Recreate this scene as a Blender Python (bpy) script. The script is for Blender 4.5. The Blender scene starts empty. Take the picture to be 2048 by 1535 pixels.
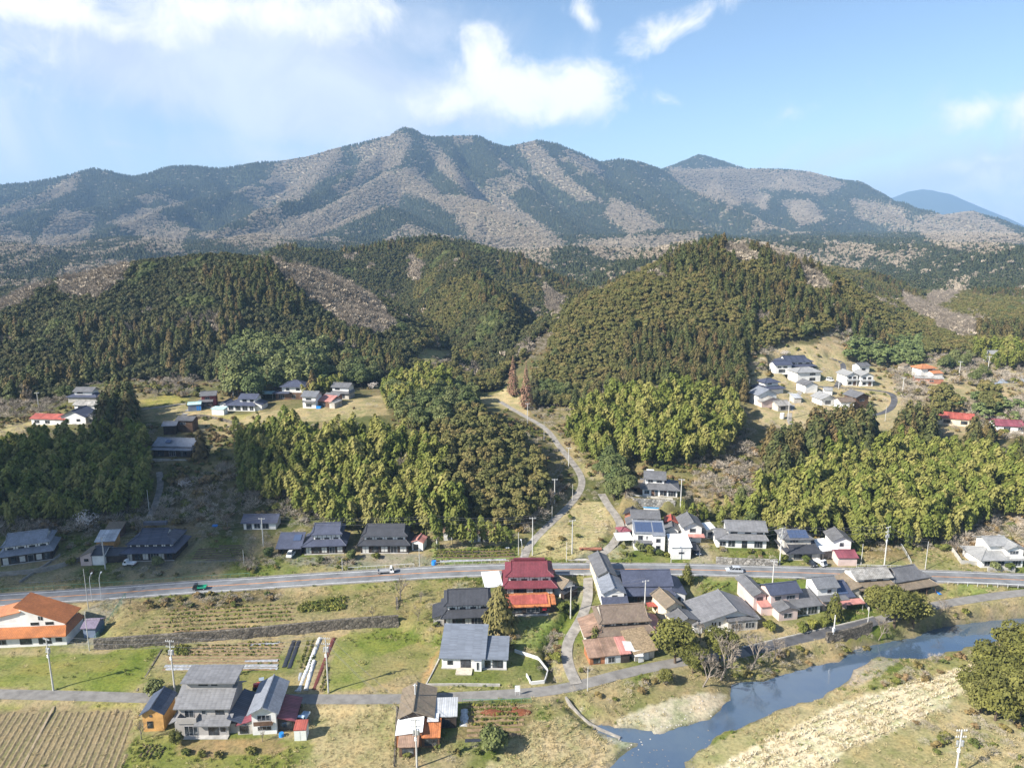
import bpy, bmesh, math, random
import numpy as np
from mathutils import Vector, Matrix
random.seed(7)
RNG = np.random.default_rng(11)
sc = bpy.context.scene
COL = sc.collection
# ------------------------------------------------------------------ camera
W, F, CX, CY = 2048.0, 1440.0, 1024.0, 767.5      # photograph pixels used to survey the place
TH = math.radians(11.7)
HC = 90.0
CT, ST = math.cos(TH), math.sin(TH)
cam = bpy.data.cameras.new('camera')
cam.sensor_width = 36.0
cam.lens = 36.0 * F / W
cam.clip_start = 0.5
cam.clip_end = 40000
camo = bpy.data.objects.new('camera', cam)
COL.objects.link(camo)
camo.location = (0, 0, HC)
camo.rotation_euler = (math.pi / 2 - TH, 0, 0)
sc.camera = camo
# ------------------------------------------------------------------ sun, exposure
SUN_EL = math.radians(36)
SUN_AZ = math.atan2(-0.885, -0.466)                 # compass angle, from +Y towards +X
SUN_DIR = Vector((math.cos(SUN_EL) * math.sin(SUN_AZ), math.cos(SUN_EL) * math.cos(SUN_AZ), math.sin(SUN_EL)))
sun = bpy.data.lights.new('sun', 'SUN')
sun.energy = 5.0
sun.angle = math.radians(0.55)
sun.color = (1.0, 0.94, 0.85)
suno = bpy.data.objects.new('sun', sun)
COL.objects.link(suno)
suno.rotation_euler = SUN_DIR.to_track_quat('Z', 'Y').to_euler()
suno.location = SUN_DIR * 500
sc.view_settings.view_transform = 'Standard'
sc.view_settings.look = 'None'
sc.view_settings.gamma = 1
sc.view_settings.use_curve_mapping = False
sc.view_settings.exposure = 1.18
sc.cycles.use_denoising = True
sc.cycles.max_bounces = 6
sc.cycles.diffuse_bounces = 3
sc.cycles.glossy_bounces = 3
sc.cycles.transmission_bounces = 3
sc.cycles.transparent_max_bounces = 6
sc.cycles.volume_bounces = 0


def ray(px, py):
 dx = (px - CX) / F
 dv = (CY - py) / F
 return (dx, CT + dv * ST, -ST + dv * CT)


def azel(px, py):
 d = ray(px, py)
 n = math.sqrt(d[0] ** 2 + d[1] ** 2 + d[2] ** 2)
 return math.atan2(d[0], d[1]), math.asin(d[2] / n)


def at_Y(px, py, Y):
 d = ray(px, py)
 t = Y / d[1]
 return (d[0] * t, Y, HC + d[2] * t)


def project(x, y, z):
 """world -> photograph pixel (arrays)"""
 zc = y * CT - (z - HC) * ST
 up = y * ST + (z - HC) * CT
 zc = np.maximum(zc, 0.1)
 return CX + F * x / zc, CY - F * up / zc


# ------------------------------------------------------------------ world: sky with clouds
world = bpy.data.worlds.new('World')
sc.world = world
world.use_nodes = True
wt = world.node_tree
wn, wl = wt.nodes, wt.links
bg = wn['Background']
sky = wn.new('ShaderNodeTexSky')
sky.sky_type = 'NISHITA'
sky.sun_disc = False
sky.sun_elevation = SUN_EL
sky.sun_rotation = SUN_AZ
sky.altitude = 250
sky.air_density = 1.0
sky.dust_density = 0.6
sky.ozone_density = 2.5
tc = wn.new('ShaderNodeTexCoord')


def wmath(op, a, b=None, c=None, clamp=False):
 n = wn.new('ShaderNodeMath')
 n.operation = op
 n.use_clamp = clamp
 for i, v in enumerate((a, b, c)):
  if v is None:
   continue
  if isinstance(v, (int, float)):
   n.inputs[i].default_value = v
  else:
   wl.new(v, n.inputs[i])
 return n.outputs[0]


def wnoise(vec, scale, detail, rough=0.55, dist=0.0):
 n = wn.new('ShaderNodeTexNoise')
 n.inputs['Scale'].default_value = scale
 n.inputs['Detail'].default_value = detail
 n.inputs['Roughness'].default_value = rough
 n.inputs['Distortion'].default_value = dist
 wl.new(vec, n.inputs['Vector'])
 return n


def wsmooth(v, a, b):
 n = wn.new('ShaderNodeMapRange')
 n.interpolation_type = 'SMOOTHSTEP'
 n.inputs['From Min'].default_value = a
 n.inputs['From Max'].default_value = b
 wl.new(v, n.inputs['Value'])
 return n.outputs[0]


sep = wn.new('ShaderNodeSeparateXYZ')
wl.new(tc.outputs['Generated'], sep.inputs[0])
w_az = wmath('ARCTAN2', sep.outputs[0], sep.outputs[1])
w_el = wmath('ARCSINE', sep.outputs[2])
ae = wn.new('ShaderNodeCombineXYZ')
wl.new(w_az, ae.inputs[0])
wl.new(w_el, ae.inputs[1])
warp = wnoise(tc.outputs['Generated'], 7.0, 5, 0.6)
wv = wn.new('ShaderNodeVectorMath')
wv.operation = 'MULTIPLY_ADD'
wl.new(warp.outputs['Color'], wv.inputs[0])
wv.inputs[1].default_value = (0.11, 0.075, 0)
wl.new(ae.outputs[0], wv.inputs[2])
wc = wn.new('ShaderNodeVectorMath')
wc.operation = 'SUBTRACT'
wl.new(wv.outputs[0], wc.inputs[0])
wc.inputs[1].default_value = (0.055, 0.0375, 0)


def cloud_group(items):
 """items: (px, py, half width, half height, tilt deg, gain) -> field, largest wins"""
 acc = None
 for px, py, a, b, rot, gain in items:
  a0, e0 = azel(px, py)
  m = wn.new('ShaderNodeMapping')
  m.vector_type = 'TEXTURE'
  m.inputs['Location'].default_value = (a0, e0, 0)
  m.inputs['Rotation'].default_value = (0, 0, math.radians(rot))
  m.inputs['Scale'].default_value = (a / F, b / F, 1)
  wl.new(wc.outputs[0], m.inputs['Vector'])
  ln = wn.new('ShaderNodeVectorMath')
  ln.operation = 'LENGTH'
  wl.new(m.outputs[0], ln.inputs[0])
  v = wmath('MULTIPLY_ADD', ln.outputs['Value'], -gain, gain)
  acc = v if acc is None else wmath('MAXIMUM', acc, v)
 return acc


fine = wnoise(tc.outputs['Generated'], 14.0, 9, 0.66, 0.5)
fine2 = wnoise(tc.outputs['Generated'], 6.0, 9, 0.62, 0.8)
cum = cloud_group([(968, 140, 75, 85, 0, 1.2), (1030, 178, 190, 72, -6, 1.35), (1160, 185, 140, 66, -10, 1.1), (880, 205, 140, 60, 8, 1.1),
                   (1165, 35, 60, 30, -50, 0.7), (1370, 55, 150, 38, 22, 0.8), (1280, 110, 90, 26, 25, 0.5), (1340, 212, 42, 22, -20, 0.55),
                   (1950, 240, 75, 48, 12, 0.9), (2050, 235, 90, 60, 0, 0.9), (2200, 200, 160, 70, 0, 0.8), (2090, 400, 340, 75, 8, 0.9), (1960, 335, 160, 22, 6, 0.45),
                   (100, 15, 420, 48, 0, 1.0), (450, 20, 380, 60, 0, 0.9), (720, 20, 200, 55, 5, 0.6), (-400, 60, 400, 120, 0, 0.9),
                   (20, 145, 60, 26, 10, 0.4), (1590, 222, 90, 22, 15, 0.28)])
sheet = cloud_group([(430, 90, 620, 150, 0, 1.0), (640, 170, 460, 130, -6, 1.0), (870, 235, 320, 60, 0, 0.6), (300, 165, 150, 25, -5, 0.5),
                     (250, 303, 110, 16, 4, 0.35), (520, 300, 400, 60, 0, 0.3), (2080, 420, 620, 150, 10, 1.2), (1750, 310, 300, 40, 8, 0.3),
                     (-300, 250, 500, 200, 0, 0.6), (2500, 350, 500, 200, 0, 0.7), (30, 300, 60, 30, 30, 0.25), (40, 135, 120, 60, 10, 0.45)])
dens_c = wsmooth(wmath('MULTIPLY_ADD', fine.outputs['Fac'], 2.1, wmath('ADD', cum, -1.12)), 0.0, 0.92)
dens_s = wsmooth(wmath('MULTIPLY_ADD', fine2.outputs['Fac'], 1.1, wmath('ADD', sheet, -0.42)), 0.0, 0.75)
# scattered cloud over the rest of the sky, on a flat cloud deck
pl = wn.new('ShaderNodeVectorMath')
pl.operation = 'DIVIDE'
dz = wmath('ADD', wmath('MAXIMUM', sep.outputs[2], 0.0), 0.14)
dzz = wn.new('ShaderNodeCombineXYZ')
for i in range(3):
 wl.new(dz, dzz.inputs[i])
wl.new(tc.outputs['Generated'], pl.inputs[0])
wl.new(dzz.outputs[0], pl.inputs[1])
deck = wnoise(pl.outputs[0], 0.9, 7, 0.58, 0.3)
inframe = wsmooth(sep.outputs[2], 0.30, 0.5)
dens_d = wmath('MULTIPLY', wsmooth(deck.outputs['Fac'], 0.52, 0.68), inframe)
# colours: lit tops, grey-lilac undersides
skycol = sky.outputs[0]
SKY_STR = 0.078


def wmix(fac, a, b):
 n = wn.new('ShaderNodeMix')
 n.data_type = 'RGBA'
 n.inputs['Factor'].default_value = 1.0
 if not isinstance(fac, (int, float)):
  wl.new(fac, n.inputs['Factor'])
 else:
  n.inputs['Factor'].default_value = fac
 for s, v in (('A', a), ('B', b)):
  sock = [i for i in n.inputs if i.name == s and i.type == 'RGBA'][0]
  if isinstance(v, tuple):
   sock.default_value = (*v, 1)
  else:
   wl.new(v, sock)
 return [o for o in n.outputs if o.type == 'RGBA'][0]


def cl(r, g, b):
 k = 1.0 / SKY_STR
 return (r * k, g * k, b * k)


shade = wsmooth(wmath('MULTIPLY_ADD', fine2.outputs['Fac'], 0.6, wmath('MULTIPLY', cum, -0.5)), 0.0, 0.5)
c_cum = wmix(shade, cl(0.56, 0.555, 0.545), cl(0.39, 0.42, 0.475))
c_sheet = wmix(wsmooth(fine2.outputs['Fac'], 0.35, 0.7), cl(0.315, 0.355, 0.43), cl(0.40, 0.435, 0.49))
skyb = wn.new('ShaderNodeMix')
skyb.data_type = 'RGBA'
skyb.blend_type = 'MULTIPLY'
skyb.inputs['Factor'].default_value = 1
sa = [i for i in skyb.inputs if i.type == 'RGBA']
wl.new(skycol, sa[0])
sa[1].default_value = (1.0, 1.0, 1.0, 1)
skycol = [o for o in skyb.outputs if o.type == 'RGBA'][0]
k1 = wmix(wmath('MULTIPLY', dens_s, 0.92), skycol, c_sheet)
k2 = wmix(wmath('MULTIPLY', dens_c, 0.95), k1, c_cum)
k3 = wmix(wmath('MULTIPLY', dens_d, 0.7), k2, cl(0.5, 0.52, 0.56))
wl.new(k3, bg.inputs[0])
bg.inputs[1].default_value = SKY_STR
world.cycles.sampling_method = 'MANUAL'
world.cycles.sample_map_resolution = 512
# ------------------------------------------------------------------ terrain
def vnoise(x, y, seed=0):
 ix, iy = np.floor(x), np.floor(y)
 fx, fy = x - ix, y - iy
 fx = fx * fx * (3 - 2 * fx)
 fy = fy * fy * (3 - 2 * fy)

 def h(a, b):
  v = np.sin(a * 127.1 + b * 311.7 + seed * 74.7) * 43758.5453
  return v - np.floor(v)
 a, b, c, d = h(ix, iy), h(ix + 1, iy), h(ix, iy + 1), h(ix + 1, iy + 1)
 return (a * (1 - fx) + b * fx) * (1 - fy) + (c * (1 - fx) + d * fx) * fy


def fbm(x, y, scale, octaves=4, seed=0):
 v, amp, tot = 0, 1.0, 0
 for o in range(octaves):
  v = v + amp * vnoise(x / scale, y / scale, seed + o * 13)
  tot += amp
  amp *= 0.5
  scale *= 0.5
 return v / tot


CP = []


def colpts(px, pts):
 for Y, z in pts:
  zc = Y * CT + (HC - z) * ST
  CP.append(((px - CX) / F * zc, Y, z))


c0 = [(60, -5.5), (95, -5.2), (115, -5), (134, -4), (145, -3.4), (152, -2.4), (162, -.8), (168, 0), (178, .8), (187, 1.5), (196, 2.2), (206, 4), (225, 8), (245, 11), (270, 13), (290, 13.5), (320, 16)]
colpts(-500, c0)
colpts(-150, c0)
colpts(0, c0)
colpts(250, [(60, -5.6), (95, -5.3), (115, -5), (133, -4), (145, -3.6), (152, -2.6), (168, -.8), (171, 0), (178, 0), (185, .5), (195, 1.5), (205, 3), (225, 8), (245, 13), (262, 14.5), (280, 17), (300, 18.5), (330, 21)])
colpts(500, [(60, -5.8), (95, -5.4), (115, -5), (133, -4), (146, -3.4), (157, -2.2), (172, -.6), (176, 0), (183, 0), (190, .8), (200, 2.2), (212, 6), (235, 14), (255, 17), (275, 18.5), (300, 19.3), (330, 22)])
colpts(750, [(60, -6), (95, -5.6), (115, -5), (133, -4), (150, -3.2), (160, -2), (174, -.6), (180, 0), (186, 0), (193, 1), (205, 2.5), (218, 9), (235, 15), (255, 19), (280, 22.5), (300, 21.5), (320, 21)])
colpts(950, [(60, -6.5), (95, -6), (112, -5.5), (130, -4.2), (142, -3.2), (152, -2.8), (165, -1.5), (175, -.3), (180, 0), (188, 0), (193, .8), (203, 2.2), (212, 7), (230, 14), (250, 18), (270, 20), (290, 17), (310, 14), (330, 14)])
colpts(1130, [(60, -7), (95, -6.5), (112, -5.5), (125, -4.6), (133, -4), (150, -3), (170, -.9), (180, 0), (188, 0), (200, 2), (215, 3.2), (240, 6), (265, 8), (290, 10), (310, 12), (350, 14)])
colpts(1300, [(60, -7), (100, -6.4), (112, -6.4), (120, -6.2), (126, -5.5), (135, -4), (150, -3), (170, -1), (180, 0), (188, 0), (200, 1.5), (210, 3.5), (220, 6), (236, 9), (250, 13), (270, 19), (300, 27)])
colpts(1500, [(60, -5), (90, -4.5), (105, -4.6), (114, -5), (130, -5), (148, -3.4), (156, -3.2), (165, -2), (175, -.8), (180, 0), (188, 0), (193, .8), (203, 1.8), (215, 5), (235, 8), (250, 11), (270, 15), (290, 17.5), (330, 22)])
colpts(1700, [(60, -3.5), (105, -3.6), (118, -3.8), (130, -4.2), (147, -4), (157, -2.9), (163, -2), (172, -.8), (178, 0), (186, 0), (192, 1), (203, 2), (220, 5), (240, 7.5), (257, 10), (275, 14), (300, 17.5), (330, 21.5), (380, 27), (440, 33)])
colpts(1900, [(60, -2.5), (105, -3), (120, -3.4), (140, -4), (158, -3.5), (169, -2.1), (175, 0), (183, 0), (190, 1), (205, 3), (220, 7), (240, 9), (257, 11), (275, 14), (300, 17), (330, 20), (360, 22.6), (420, 28)])
c9 = [(60, -2), (105, -2.5), (125, -3), (150, -4), (162, -3.2), (170, -1.9), (177, 0), (184, 0), (190, 1), (205, 4), (220, 9), (240, 11), (275, 14), (300, 17), (360, 23), (420, 29)]
colpts(2048, c9)
colpts(2250, c9)
colpts(2600, c9)
colpts(1075, [(400, 14.5), (450, 15), (520, 17), (600, 20), (700, 24)])
colpts(1040, [(400, 14.5), (450, 15.5), (520, 18)])
for X in (-5000, -2500, -1000, -400, 0, 400, 1000, 2500, 5000):
 for Y, z in ((-3000, -5), (-600, -5), (-100, -6), (700, 30), (1200, 42), (2000, 60), (4000, 80), (9000, 80)):
  CP.append((X, Y, z))
CP = np.array(CP)
RBF_C = 1.5


def rbf_fit(P):
 d = np.sqrt((P[:, None, 0] - P[None, :, 0]) ** 2 + (P[:, None, 1] - P[None, :, 1]) ** 2 + RBF_C ** 2)
 n = len(P)
 A = np.zeros((n + 1, n + 1))
 A[:n, :n] = -d
 A[:n, :n] -= np.eye(n) * 0.3
 A[:n, n] = 1
 A[n, :n] = 1
 return np.linalg.solve(A, np.append(P[:, 2], 0))


RBW = rbf_fit(CP)


def rbf_eval(x, y):
 out = np.zeros(x.size)
 xf, yf = x.ravel(), y.ravel()
 for i in range(0, xf.size, 40000):
  d = np.sqrt((xf[i:i + 40000, None] - CP[None, :, 0]) ** 2 + (yf[i:i + 40000, None] - CP[None, :, 1]) ** 2 + RBF_C ** 2)
  out[i:i + 40000] = -d @ RBW[:-1] + RBW[-1]
 return out.reshape(x.shape)


# hills: ridge lines surveyed as (pixel x, pixel y, distance); canopy height is taken off
HILLS = [
 # slope, roundness, canopy, ridge points
 (.50, 22, 9, [(-450, 680, 430), (-200, 640, 430), (0, 590, 432), (150, 535, 445), (300, 505, 455), (450, 492, 462), (520, 502, 460), (600, 558, 440), (700, 610, 415), (800, 672, 385)]),
 (.62, 26, 9, [(560, 490, 720), (640, 490, 720), (720, 496, 720), (800, 472, 730), (860, 463, 740), (950, 477, 720), (1030, 505, 700), (1090, 545, 650), (1125, 600, 590)]),
 (1.05, 8, 9, [(860, 465, 740), (905, 500, 620), (962, 545, 510), (1000, 605, 435), (1015, 665, 400)]),  # spur raised and steepened so its right flank lies in shade
 (.45, 30, 10, [(-200, 535, 800), (0, 545, 760), (90, 560, 700)]),
 (.62, 15, 9, [(1092, 712, 352), (1120, 690, 362), (1160, 640, 378), (1220, 588, 396), (1290, 530, 415), (1380, 486, 432), (1440, 473, 442), (1500, 480, 462), (1580, 512, 475), (1650, 560, 490), (1750, 578, 530), (1850, 615, 570), (1960, 655, 610), (2150, 690, 650)]),
 (.45, 30, 9, [(1380, 472, 800), (1480, 468, 790), (1560, 490, 770), (1650, 520, 740), (1740, 548, 730), (1830, 590, 720)]),
 (.5, 40, 10, [(1790, 640, 1000), (1840, 592, 1000), (1880, 548, 1000), (1940, 512, 1000), (2000, 487, 1000), (2048, 482, 1000), (2300, 470, 1000)]),
 (.4, 40, 9, [(1800, 655, 760), (1880, 622, 760), (1960, 590, 760), (2048, 560, 760), (2300, 520, 760)]),
 (.7, 24, 10, [(1070, 560, 950), (1130, 510, 980), (1180, 530, 950), (1215, 570, 900)]),
 (.45, 40, 10, [(1180, 540, 1200), (1250, 522, 1250), (1330, 515, 1250), (1420, 490, 1300)]),
 (.42, 60, 9, [(-200, 520, 1500), (0, 515, 1500), (70, 505, 1480), (140, 520, 1400)]),
 (.45, 60, 9, [(130, 475, 1900), (300, 490, 1700), (420, 478, 1650), (520, 492, 1500)]),
 (.45, 60, 9, [(480, 470, 1500), (520, 462, 1550), (570, 478, 1500), (640, 482, 1450)]),
 (.55, 50, 9, [(700, 455, 1900), (770, 408, 2100), (830, 455, 1900), (900, 470, 1700)]),
 (.5, 60, 9, [(640, 410, 2300), (600, 440, 2100), (545, 470, 1900)]),
 (.5, 60, 9, [(300, 428, 2300), (350, 450, 2100), (440, 470, 1900)]),
 (.5, 60, 9, [(250, 432, 2400), (190, 470, 2000), (120, 500, 1700), (20, 530, 1400)]),
 (.5, 60, 9, [(1430, 475, 1700), (1560, 488, 1650), (1690, 500, 1600), (1760, 515, 1500)]),
 (.5, 60, 9, [(1600, 470, 2000), (1780, 480, 1900), (1900, 512, 1700), (2000, 500, 1800)]),
 (.5, 60, 9, [(1240, 470, 1900), (1330, 455, 1950), (1420, 462, 1900)]),
 (.5, 60, 9, [(960, 500, 1500), (1040, 490, 1550), (1130, 495, 1500), (1210, 500, 1400)]),
 # main range, skyline
 (1.0, 45, 8, [(-900, 420, 3000), (-300, 385, 3000), (0, 368, 3000), (70, 361, 3000), (150, 345, 3000), (185, 335, 3000), (225, 340, 3000), (262, 349, 3050), (330, 331, 3100), (370, 327, 3100), (440, 334, 3150), (500, 327, 3150),
                  (560, 322, 3200), (620, 311, 3200), (660, 299, 3200), (720, 285, 3200), (770, 272, 3200), (798, 269, 3200), (811, 253, 3200), (820, 255, 3200), (836, 269, 3200), (870, 271, 3220), (930, 270, 3250), (955, 270, 3250), (990, 286, 3270), (1015, 293, 3280),
                  (1050, 285, 3300), (1075, 279, 3300), (1110, 285, 3320), (1150, 302, 3350), (1200, 323, 3400), (1240, 316, 3450), (1290, 328, 3500), (1330, 338, 3600)]),
 (.8, 60, 8, [(1300, 345, 4200), (1350, 328, 4300), (1400, 308, 4400), (1440, 320, 4400), (1480, 333, 4300)]),
 (.85, 60, 8, [(1330, 340, 3700), (1440, 338, 3900), (1520, 336, 4000), (1580, 338, 4000), (1620, 343, 4000), (1690, 361, 3950), (1712, 363, 3900), (1750, 380, 3900), (1790, 402, 3900), (1830, 412, 3800), (1870, 432, 3700)]),
 (.75, 60, 8, [(1840, 445, 3200), (1880, 430, 3300), (1940, 421, 3400), (1980, 432, 3300), (2040, 458, 3100), (2200, 480, 2900), (2600, 470, 2900)]),
 (.5, 80, 0, [(1600, 470, 9500), (1790, 397, 9500), (1830, 380, 9500), (1850, 377, 9500), (1880, 383, 9500), (1950, 420, 9300), (2048, 462, 9000), (2300, 478, 9000)]),
 # spurs of the main range
 (.74, 26, 8, [(815, 262, 3200), (805, 335, 2750), (880, 388, 2450), (960, 398, 2250), (1040, 440, 1980), (1110, 488, 1720)]),
 (.72, 26, 8, [(800, 338, 2750), (720, 372, 2500), (640, 425, 2200), (570, 470, 1900)]),
 (.72, 26, 8, [(680, 297, 3150), (640, 350, 2850), (590, 400, 2600), (520, 440, 2300)]),
 (.72, 26, 8, [(955, 275, 3250), (1010, 335, 2900), (1080, 395, 2550), (1150, 452, 2200)]),
 (.72, 26, 8, [(1075, 283, 3300), (1130, 340, 3000), (1200, 395, 2700), (1290, 450, 2250)]),
 (.72, 26, 8, [(1240, 320, 3450), (1300, 380, 3000), (1370, 430, 2600), (1430, 465, 2200)]),
 (.66, 26, 8, [(1440, 345, 3900), (1420, 395, 3400), (1370, 430, 3000)]),
 (.66, 26, 8, [(1580, 342, 4000), (1540, 400, 3400), (1490, 440, 2900)]),
 (.66, 26, 8, [(1580, 342, 4000), (1610, 400, 3400), (1600, 440, 2900)]),
 (.66, 26, 8, [(1700, 365, 3950), (1680, 420, 3300), (1620, 455, 2800)]),
 (.66, 26, 8, [(1790, 405, 3900), (1850, 445, 3200), (1920, 480, 2500)]),
 (.72, 26, 8, [(185, 338, 3000), (130, 390, 2600), (40, 435, 2200), (-60, 470, 1900)]),
 (.72, 26, 8, [(200, 340, 3000), (290, 372, 2750), (330, 410, 2500), (310, 440, 2200)]),
 (.72, 26, 8, [(400, 332, 3100), (430, 385, 2800), (520, 420, 2450), (590, 440, 2200)]),
 (.72, 26, 8, [(-300, 388, 3000), (-350, 430, 2500)]),
]


# side spurs: from the skyline towards the valley, each with ribs of its own
_r = random.Random(4)
HILLW = []
for _line in [h for h in HILLS if h[3][0][0] in (-900, 1330, 1840)]:
 P_ = np.array([at_Y(*p) for p in _line[3]])
 P_ = P_[P_[:, 0] > -3200]
 L_ = np.concatenate([[0], np.cumsum(np.hypot(*(P_[1:, :2] - P_[:-1, :2]).T))])
 for q in np.arange(60, L_[-1], 240):
  a = np.array([np.interp(q, L_, P_[:, i]) for i in range(3)])
  D, dr = _r.uniform(1000, 1650), _r.uniform(-380, 380)
  pts = []
  for f in (0, .25, .5, .75, 1):
   pts.append((a[0] + dr * f + _r.uniform(-40, 40) * (f > 0), a[1] - D * f, (a[2] - 30) * (1 - f) ** 1.12 + 62 * (1 - (1 - f) ** 1.12) + _r.uniform(-12, 12)))
  HILLW.append((1.0, 12, 8, pts))
  for m in (1, 2, 3):
   for sd in (-1, 1):
    b = pts[m]
    e = (b[0] + sd * _r.uniform(130, 230), b[1] - _r.uniform(80, 220), max(55, b[2] - _r.uniform(80, 140)))
    HILLW.append((1.0, 9, 8, [b, e]))


def smax(a, b, k):
 h = np.clip(0.5 + 0.5 * (a - b) / k, 0, 1)
 return b * (1 - h) + a * h + k * h * (1 - h)


def hill_eval(x, y, base):
 out = base
 for hi, (s, w, can, pts) in enumerate(HILLS + HILLW):
  P = np.array([at_Y(*p) for p in pts]) if hi < len(HILLS) else np.array(pts)
  P[:, 2] -= can
  R = (P[:, 2].max() + 80) / s + 2 * w
  x0, x1, y0, y1 = P[:, 0].min() - R, P[:, 0].max() + R, P[:, 1].min() - R, P[:, 1].max() + R
  m = (x > x0) & (x < x1) & (y > y0) & (y < y1)
  if not m.any():
   continue
  xm, ym = x[m], y[m]
  far = P[:, 1].mean() > 1100
  best = np.full(xm.shape, -1e9)
  k = 8.0 if far else 4.0
  for a, b in zip(P[:-1], P[1:]):
   ab = b - a
   L2 = ab[0] ** 2 + ab[1] ** 2
   t = np.clip(((xm - a[0]) * ab[0] + (ym - a[1]) * ab[1]) / L2, 0, 1)
   d = np.hypot(xm - a[0] - t * ab[0], ym - a[1] - t * ab[1])
   hgt = a[2] + t * ab[2] - s * d * d / (d + w)
   best = np.maximum(best, hgt)
  if far:
   wob = ((fbm(xm, ym, 300, 4, 3) - .5) * 36) * np.clip((out[m] * 0 + P[:, 2].max() - best) / 160, 0, 1)
   best = best + wob
  else:
   best = best + (fbm(xm, ym, 70, 3, 5) - .5) * 16 * np.clip((P[:, 2].max() - best) / 14, 0, 1) * np.clip((best - 22) / 20, 0, 1)
  out[m] = smax(out[m], best, k)
 return out


def axis(lo, a, b, hi, st, g, mx):
 v = list(np.arange(a, b + 1e-6, st))
 s, p = st, v[-1]
 while p < hi:
  s = min(s * g, mx)
  p += s
  v.append(p)
 s, p, L = st, a, []
 while p > lo:
  s = min(s * g, mx)
  p -= s
  L.append(p)
 return np.array(L[::-1] + v)


GX = axis(-9000, -128, 148, 9000, 1.0, 1.055, 38)
GY = np.concatenate([axis(-3000, 100, 345, 700, 1.0, 1.05, 10), np.arange(712, 4700, 24), np.arange(4730, 12500, 130)])
MX, MY = np.meshgrid(GX, GY)
GZ = rbf_eval(MX, MY)
_rm = np.clip((MY - 820) / 300, 0, 1) * np.clip((4200 - MY) / 1500, 0, 1)
GZ += _rm * ((1 - np.abs(2 * fbm(MX, MY, 520, 4, 41) - 1)) ** 2 * 62 - 34)
GZ = hill_eval(MX, MY, GZ)
rough = (fbm(MX, MY, 9, 3, 21) - .5)
GZ += rough * np.clip((MY - 190) / 30, 0.12, 1.0) * 1.4 * np.clip((700 - MY) / 300, 0, 1)


def T(x, y):
 """ground height, bilinear on the surveyed grid"""
 x = np.asarray(x, float)
 y = np.asarray(y, float)
 i = np.clip(np.searchsorted(GX, x) - 1, 0, len(GX) - 2)
 j = np.clip(np.searchsorted(GY, y) - 1, 0, len(GY) - 2)
 fx = np.clip((x - GX[i]) / (GX[i + 1] - GX[i]), 0, 1)
 fy = np.clip((y - GY[j]) / (GY[j + 1] - GY[j]), 0, 1)
 return (GZ[j, i] * (1 - fx) + GZ[j, i + 1] * fx) * (1 - fy) + (GZ[j + 1, i] * (1 - fx) + GZ[j + 1, i + 1] * fx) * fy


_Y = np.concatenate([np.arange(96, 400, 0.5), np.arange(400, 1000, 3)])


def ground(px, py):
 """where a photograph pixel meets the ground"""
 d = ray(px, py)
 t = _Y / d[1]
 zz = HC + d[2] * t
 g = T(d[0] * t, _Y)
 k = np.nonzero(zz <= g)[0]
 if len(k) == 0:
  i = len(_Y) - 1
  f = 0
 else:
  i = max(k[0], 1)
  a, b = zz[i - 1] - g[i - 1], zz[i] - g[i]
  f = a / (a - b + 1e-9)
  i -= 1
 tt = t[i] + f * (t[min(i + 1, len(t) - 1)] - t[i])
 return np.array([d[0] * tt, d[1] * tt, float(T(d[0] * tt, d[1] * tt))])


def polyline(pts, step=2.0, smooth=2):
 """pixel polyline -> smooth world polyline resting on the ground"""
 P = np.array([ground(*p) if len(p) == 2 else np.array(p, float) for p in pts])
 for _ in range(smooth):
  Q = [P[0]]
  for a, b in zip(P[:-1], P[1:]):
   Q += [a * .75 + b * .25, a * .25 + b * .75]
  Q.append(P[-1])
  P = np.array(Q)
 L = np.concatenate([[0], np.cumsum(np.hypot(*(P[1:, :2] - P[:-1, :2]).T))])
 n = max(2, int(L[-1] / step) + 1)
 s = np.linspace(0, L[-1], n)
 return np.stack([np.interp(s, L, P[:, i]) for i in range(3)], 1)


def path_dist(P, x, y):
 best = np.full(x.shape, 1e9)
 zb = np.zeros(x.shape)
 for a, b in zip(P[:-1], P[1:]):
  ab = b - a
  t = np.clip(((x - a[0]) * ab[0] + (y - a[1]) * ab[1]) / (ab[0] ** 2 + ab[1] ** 2 + 1e-9), 0, 1)
  d = np.hypot(x - a[0] - t * ab[0], y - a[1] - t * ab[1])
  m = d < best
  best[m] = d[m]
  zb[m] = (a[2] + t * ab[2])[m]
 return best, zb


def carve_path(P, half, fall, dz=-0.06):
 x0, x1 = P[:, 0].min() - half - fall, P[:, 0].max() + half + fall
 y0, y1 = P[:, 1].min() - half - fall, P[:, 1].max() + half + fall
 i = np.nonzero((GX > x0) & (GX < x1))[0]
 j = np.nonzero((GY > y0) & (GY < y1))[0]
 if not len(i) or not len(j):
  return
 sl = np.ix_(j, i)
 d, z = path_dist(P, MX[sl], MY[sl])
 w = np.clip(1 - (d - half) / fall, 0, 1)
 w = w * w * (3 - 2 * w)
 GZ[sl] = GZ[sl] * (1 - w) + (z + dz) * w


def carve_rect(o, ang, u0, u1, v0, v1, z, fall=1.5):
 c, s = math.cos(ang), math.sin(ang)
 R = math.hypot(max(abs(u0), abs(u1)), max(abs(v0), abs(v1))) + fall + 2
 i = np.nonzero((GX > o[0] - R) & (GX < o[0] + R))[0]
 j = np.nonzero((GY > o[1] - R) & (GY < o[1] + R))[0]
 if not len(i) or not len(j):
  return
 sl = np.ix_(j, i)
 dx, dy = MX[sl] - o[0], MY[sl] - o[1]
 u, v = dx * c + dy * s, -dx * s + dy * c
 d = np.hypot(np.maximum(np.maximum(u0 - u, u - u1), 0), np.maximum(np.maximum(v0 - v, v - v1), 0))
 w = np.clip(1 - d / fall, 0, 1)
 GZ[sl] = GZ[sl] * (1 - w) + (z - 0.03) * w


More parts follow.
